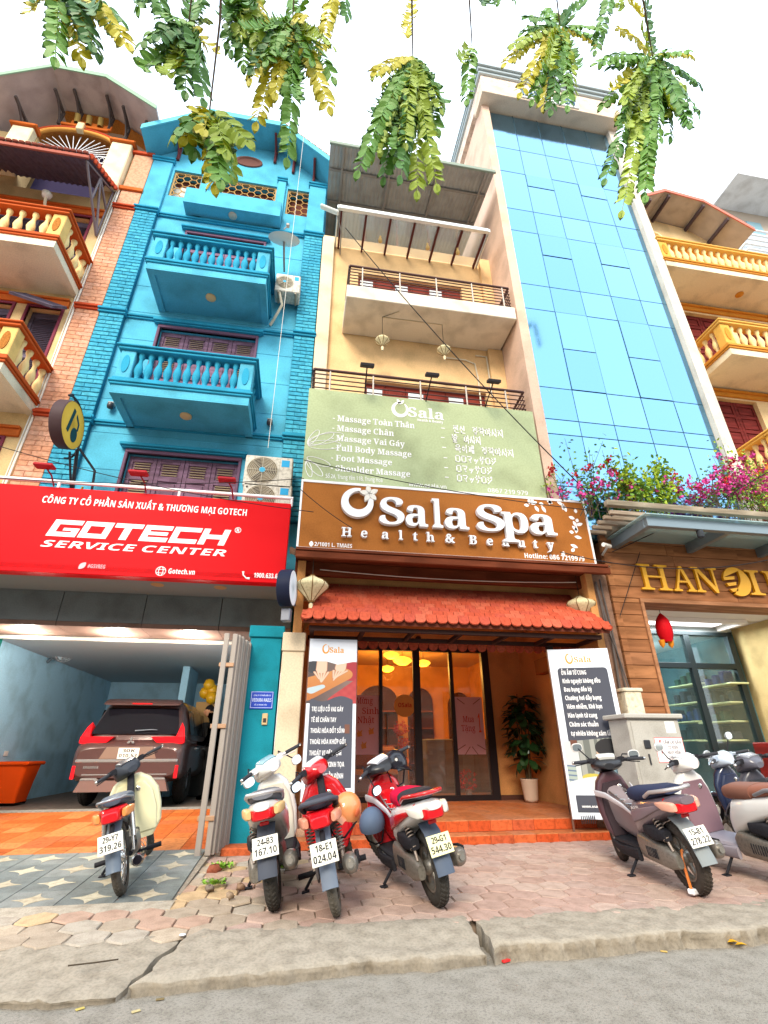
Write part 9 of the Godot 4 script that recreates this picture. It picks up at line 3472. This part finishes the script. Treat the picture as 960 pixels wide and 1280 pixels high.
func build_tree() -> void:
	var t := thing("street_tree", "street tree beside the kerb whose drooping yellow-green fronds overhang the view", "tree", Vector3(-2.6, -0.12, 1.6))
	var bark := mat(C("6b5a4a"), 0.95, 0.0, "rough", 1.5, 1.0)
	var st := sf()
	tube(st, [Vector3(-2.6, -0.15, 1.6), Vector3(-2.58, 0.3, 1.6), Vector3(-2.5, 2.5, 1.55), Vector3(-2.3, 5.0, 1.4), Vector3(-2.0, 7.4, 1.1)], [0.30, 0.2, 0.17, 0.15, 0.12], 14)
	part("trunk", st, bark, t)
	var greens := [leaf_mat(C("4d7f2c"), Color(0.10, 0.16, 0.02)), leaf_mat(C("5f8f2c"), Color(0.16, 0.22, 0.02)), leaf_mat(C("8fa52a"), Color(0.30, 0.32, 0.02)), leaf_mat(C("3f6f30"), Color(0.07, 0.12, 0.03)), leaf_mat(C("b9b022"), Color(0.42, 0.38, 0.02))]
	var zt := -2.75
	# node (u, v), depth, then the tips of its fronds
	var nodes := [
		[75, -40, -2.5, [[42, 36], [72, 44], [97, 55], [130, 50], [153, 26], [28, 8], [112, 20]]],
		[236, 30, -2.7, [[178, 28], [192, 66], [188, 104], [214, 122], [256, 108], [232, 98], [204, 84], [272, 74], [205, 8], [250, -20]]],
		[366, 22, -2.8, [[300, 74], [318, 128], [424, 48], [371, 166], [408, 112], [292, 30], [345, 92], [390, 75], [330, 60], [360, -20]]],
		[262, 138, -2.6, [[230, 166], [240, 192], [264, 220], [300, 192], [316, 164], [219, 150], [284, 206]]],
		[516, 70, -2.9, [[458, 92], [446, 180], [471, 204], [495, 220], [526, 214], [554, 176], [540, 108], [547, 148], [478, 138], [512, 150]]],
		[700, 32, -2.9, [[643, 38], [644, 76], [668, 116], [699, 108], [726, 96], [746, 40], [660, 8], [735, 0], [690, 70]]],
		[816, 72, -2.8, [[744, 68], [752, 122], [764, 192], [786, 222], [810, 206], [846, 180], [890, 132], [866, 56], [886, 98], [770, 152], [800, 10], [834, 150], [790, 110]]],
		[305, -25, -2.75, [[272, 46], [300, 62], [332, 56], [350, 40], [285, 20], [318, 30]]], [425, -30, -2.8, [[400, 40], [418, 22], [440, 14]]], [190, -30, -2.7, [[182, 20], [215, 30], [165, 6]]], [770, -30, -2.85, [[752, 30], [775, 20], [790, 40]]], [590, 55, -3.0, [[580, 110], [568, 88]]], [625, -25, -3.0, [[590, 22], [620, 18], [648, 0]]], [520, -20, -2.9, [[506, 66]]], [905, -20, -2.9, [[940, 8], [860, 8]]]]
	for q in nodes:
		var a := pz(q[0], q[1], q[2])
		st = sf()
		var up := Vector3(a.x * 0.86 - 0.15, maxf(a.y + 0.9, 8.0), a.z + 0.9)
		tube(st, [Vector3(-2.05, 7.3, 1.12), Vector3(lerpf(-2.0, up.x, 0.55), 8.6, lerpf(1.0, up.z, 0.55)), up, a.lerp(up, 0.4) + Vector3(0.03, 0.05, 0), a], [0.07, 0.045, 0.02, 0.012, 0.008], 6)
		part("limb", st, bark, t)
		var tips: Array = q[3].duplicate()
		for tip in q[3]:
			if q[3].size() > 4:
				for e in 2: tips.append([lerpf(q[0], tip[0], 0.78) + rng.randf_range(-26, 26), lerpf(q[1], tip[1], 0.78) + rng.randf_range(-14, 24)])
		for tip in tips:
			var b := pz(tip[0], tip[1], q[2] + rng.randf_range(-0.3, 0.3))
			var d: Vector3 = b - a
			var x := d.normalized()
			var y := (Vector3(rng.randf_range(-0.6, 0.6), 0.25, 1.0)).normalized()
			y = (y - x * y.dot(x)).normalized()
			if y.y < 0: y = -y
			inst("leaf", frond_mesh(rng.randi(), maxf(d.length() - 0.08, 0.15)), greens[[0, 1, 1, 2, 2, 3, 4, 4, 1, 0][rng.randi() % 10]], t, Transform3D(Basis(x, y, x.cross(y)), a))

func shrub(called: String, label: String, at: Vector3, w: float, h: float, stems: int, leaves: int, ls: float, greens: Array, blooms: Array, group := "") -> void:
	# wiry stems with small leaves in two tones and flowers at the ends
	var t := thing(called, label, "plant", at, group)
	base_of[t] = Vector3.ZERO
	var st := sf()
	var tips := []
	for k in stems:
		var a := Vector3(rng.randf_range(-0.3, 0.3) * w, 0, rng.randf_range(-0.1, 0.1))
		var b := Vector3(rng.randf_range(-0.5, 0.5) * w, h * rng.randf_range(0.45, 1.0), rng.randf_range(-0.25, 0.3))
		var m := a.lerp(b, 0.5) + Vector3(rng.randf_range(-0.15, 0.15), 0.1, rng.randf_range(-0.1, 0.1))
		tube(st, [a, m, b], [0.008, 0.006, 0.003], 4, false)
		tips.append([a, m, b])
	part("stem", st, mat(C("5f5340"), 0.9), t, true)
	for g in 2:
		st = sf()
		for k in leaves / 2:
			var s: Array = tips[rng.randi() % tips.size()]
			var f := rng.randf_range(0.25, 1.0)
			var p: Vector3 = s[0].lerp(s[1], f).lerp(s[1].lerp(s[2], f), f) + Vector3(rng.randfn(), rng.randfn(), rng.randfn()) * 0.07
			blade(st, Transform3D(Basis(Vector3(rng.randfn(), rng.randfn(), rng.randfn()).normalized(), rng.randf() * TAU), p), ls * rng.randf_range(0.7, 1.2), ls * 0.55)
		part("foliage", st, greens[g], t, true).set_meta("kind", "stuff")
	for bl in blooms:
		st = sf()
		for k in bl[1]:
			var s: Array = tips[rng.randi() % tips.size()]
			var p: Vector3 = s[1].lerp(s[2], rng.randf_range(0.2, 1.05)) * Vector3(1, bl[3], 1) + Vector3(rng.randfn(), rng.randfn(), rng.randfn()) * 0.05
			for m in bl[2]:
				var b := Basis(Vector3(rng.randfn(), rng.randfn(), rng.randfn()).normalized(), rng.randf() * TAU)
				blade(st, Transform3D(b, p + Vector3(rng.randfn(), rng.randfn(), rng.randfn()) * 0.02), 0.05, 0.045)
		part("blossom", st, bl[0], t, true).set_meta("kind", "stuff")

func build_plants() -> void:
	build_tree()
	var g1 := leaf_mat(C("6f9a3a"), Color(0.12, 0.2, 0.02))
	var g2 := leaf_mat(C("a8bd2c"), Color(0.35, 0.4, 0.02))
	var g3 := leaf_mat(C("4f7f3c"), Color(0.08, 0.14, 0.03))
	var pink := leaf_mat(C("d8459a"), Color(0.4, 0.08, 0.25))
	var red := leaf_mat(C("c8141c"), Color(0.3, 0.0, 0.02))
	shrub("rose_bush", "sparse climbing rose with a few red flowers beside the brown sign", Vector3(4.62, 4.55, -6.6), 1.0, 1.5, 11, 260, 0.07, [g3, g1], [[red, 9, 10, 1.0], [pink, 26, 6, 0.55]])
	shrub("leafy_shrub", "dense yellow-green shrub in the trough above the canopy", Vector3(5.75, 4.62, -6.7), 1.5, 1.15, 26, 1500, 0.085, [g2, g1], [[pink, 20, 6, 0.6], [red, 4, 8, 0.9]])
	shrub("bougainvillea", "wiry magenta bougainvillea growing across the end pier of the tower", Vector3(6.95, 4.62, -6.55), 1.6, 1.1, 26, 380, 0.06, [g1, g3], [[pink, 130, 6, 0.9], [red, 14, 6, 1.0]])
	shrub("bougainvillea", "thick magenta bougainvillea trailing before the yellow house", Vector3(7.75, 4.60, -6.5), 1.3, 1.5, 26, 900, 0.06, [g1, g2], [[pink, 170, 6, 0.85], [red, 20, 6, 1.0]])
	shrub("rose_bush", "thin red-flowered shoot climbing on the spa house corner", Vector3(4.12, 4.9, -6.85), 0.35, 0.9, 5, 60, 0.06, [g1, g2], [[red, 5, 8, 1.0], [pink, 8, 6, 0.3]])
	# weeds by the gate post
	for q in [[278, 1085], [266, 1106], [352, 1084]]:
		var at := py(q[0], q[1], gy(-6.3))
		var t := thing("weed", "small tuft of bright green weeds in the broken paving near the teal post", "weed", at, "weeds by the teal post")
		var st := sf()
		for k in 60:
			var a := rng.randf() * TAU
			var d := rng.randf() * 0.11
			blade(st, Transform3D(Basis(Vector3.UP, rng.randf() * TAU) * Basis(Vector3.BACK, rng.randf_range(0.2, 1.2)), Vector3(cos(a) * d, 0.005, sin(a) * d * 0.7)), rng.randf_range(0.03, 0.08), 0.025)
		part("leaves", st, leaf_mat(C("7da832"), Color(0.15, 0.22, 0.02)), t, true)
	# rubber plant in a white pot on the porch
	var c := pz(664, 997, -9.35)
	var rp := thing("potted_rubber_plant", "tall rubber plant with big dark leaves in a white pot by the glass door", "plant", Vector3(c.x, 0.291, -9.35))
	base_of[rp] = Vector3.ZERO
	var st := sf()
	lathe(st, [Vector2(0.0, 0.0), Vector2(0.10, 0.0), Vector2(0.12, 0.05), Vector2(0.15, 0.34), Vector2(0.165, 0.36), Vector2(0.15, 0.37), Vector2(0.135, 0.33), Vector2(0.0, 0.33)], 20)
	part("pot", st, mat(C("cfb8a4"), 0.35), rp, true)
	st = sf()
	for k in 4:
		tube(st, [Vector3(0.03 * cos(k * 1.6), 0.3, 0.03 * sin(k * 1.6)), Vector3(0.08 * cos(k * 1.6), 0.9, 0.08 * sin(k * 1.6)), Vector3(0.14 * cos(k * 1.6), 1.5 + 0.1 * k, 0.14 * sin(k * 1.6))], [0.016, 0.012, 0.006], 6)
	part("stem", st, mat(C("5a4a34"), 0.8), rp, true)
	var lm := []
	for k in 3:
		st = sf()
		blade(st, Transform3D.IDENTITY, 0.26, 0.15, 0.2, [0.1, 0.25, 0.4][k])
		lm.append(st.commit())
	var lg := [mat(C("22401f"), 0.3), mat(C("2a4a24"), 0.3), mat(C("1d3820"), 0.3)]
	for k in 130:
		var f := pow(rng.randf(), 0.8)
		var a := rng.randf() * TAU
		var rad := 0.12 + 0.14 * sin(f * PI)
		var p := Vector3(cos(a) * rad * 0.7, lerpf(0.55, 1.72, f), sin(a) * rad * 0.7)
		inst("leaf", lm[k % 3], lg[rng.randi() % 3], rp, Transform3D(Basis(Vector3.UP, -a + rng.randf_range(-0.4, 0.4)) * Basis(Vector3.BACK, rng.randf_range(-0.9, 0.5)), p))

# ================= overhead cables =================
func cable(a: Vector3, b: Vector3, sag: float, r: float, m: Material, label: String) -> void:
	var st := sf()
	var pts := []
	for k in 15:
		var f := k / 14.0
		pts.append(a.lerp(b, f) - Vector3(0, sag * 4.0 * f * (1.0 - f), 0))
	tube(st, pts, r, 5, false)
	single("cable", st, m, label, "cable", "")

func build_cables() -> void:
	var k := mat(C("2c2a2c"), 0.7)
	cable(pz(432, 285, -6.95), pz(765, 645, -6.4), 0.25, 0.010, k, "dark cable running slanting across the green banner from the spa roof")
	cable(pz(-20, 552, -6.5), pz(392, 640, -6.6), 0.12, 0.006, k, "thin wire crossing the blue house wall above the white rail")
	cable(pz(-20, 596, -6.4), pz(380, 598, -6.6), 0.10, 0.006, k, "thin wire just above the white rail of the red sign")
	cable(pz(380, 575, -6.6), pz(760, 640, -6.3), 0.10, 0.007, k, "thin dark wire along the lower edge of the green banner")
	cable(pz(376, 612, -6.6), pz(440, 660, -6.7), 0.03, 0.006, k, "short wire slanting over the corner of the brown sign")
	cable(pz(765, 690, -6.9), pz(960, 590, -5.8), 0.05, 0.008, k, "dark wire rising over the canopy through the flowers")
	cable(pz(700, 690, -6.5), pz(960, 700, -6.0), 0.2, 0.007, k, "sagging wire under the edge beam of the canopy")
	cable(pz(800, 690, -6.95), pz(775, 770, -6.93), 0.0, 0.006, k, "straight wire down the brown planks by the bullet camera")
	cable(pz(400, 712, -7.1), pz(720, 728, -7.1), 0.06, 0.008, mat(C("d8cfc4"), 0.6), "pale cable looped under the brown sign above the tiled roof")
	cable(pz(382, 150, -7.0), pz(335, 560, -7.0), 0.0, 0.005, mat(C("d4d0c8"), 0.6), "pale cable dropping down the front of the blue house")
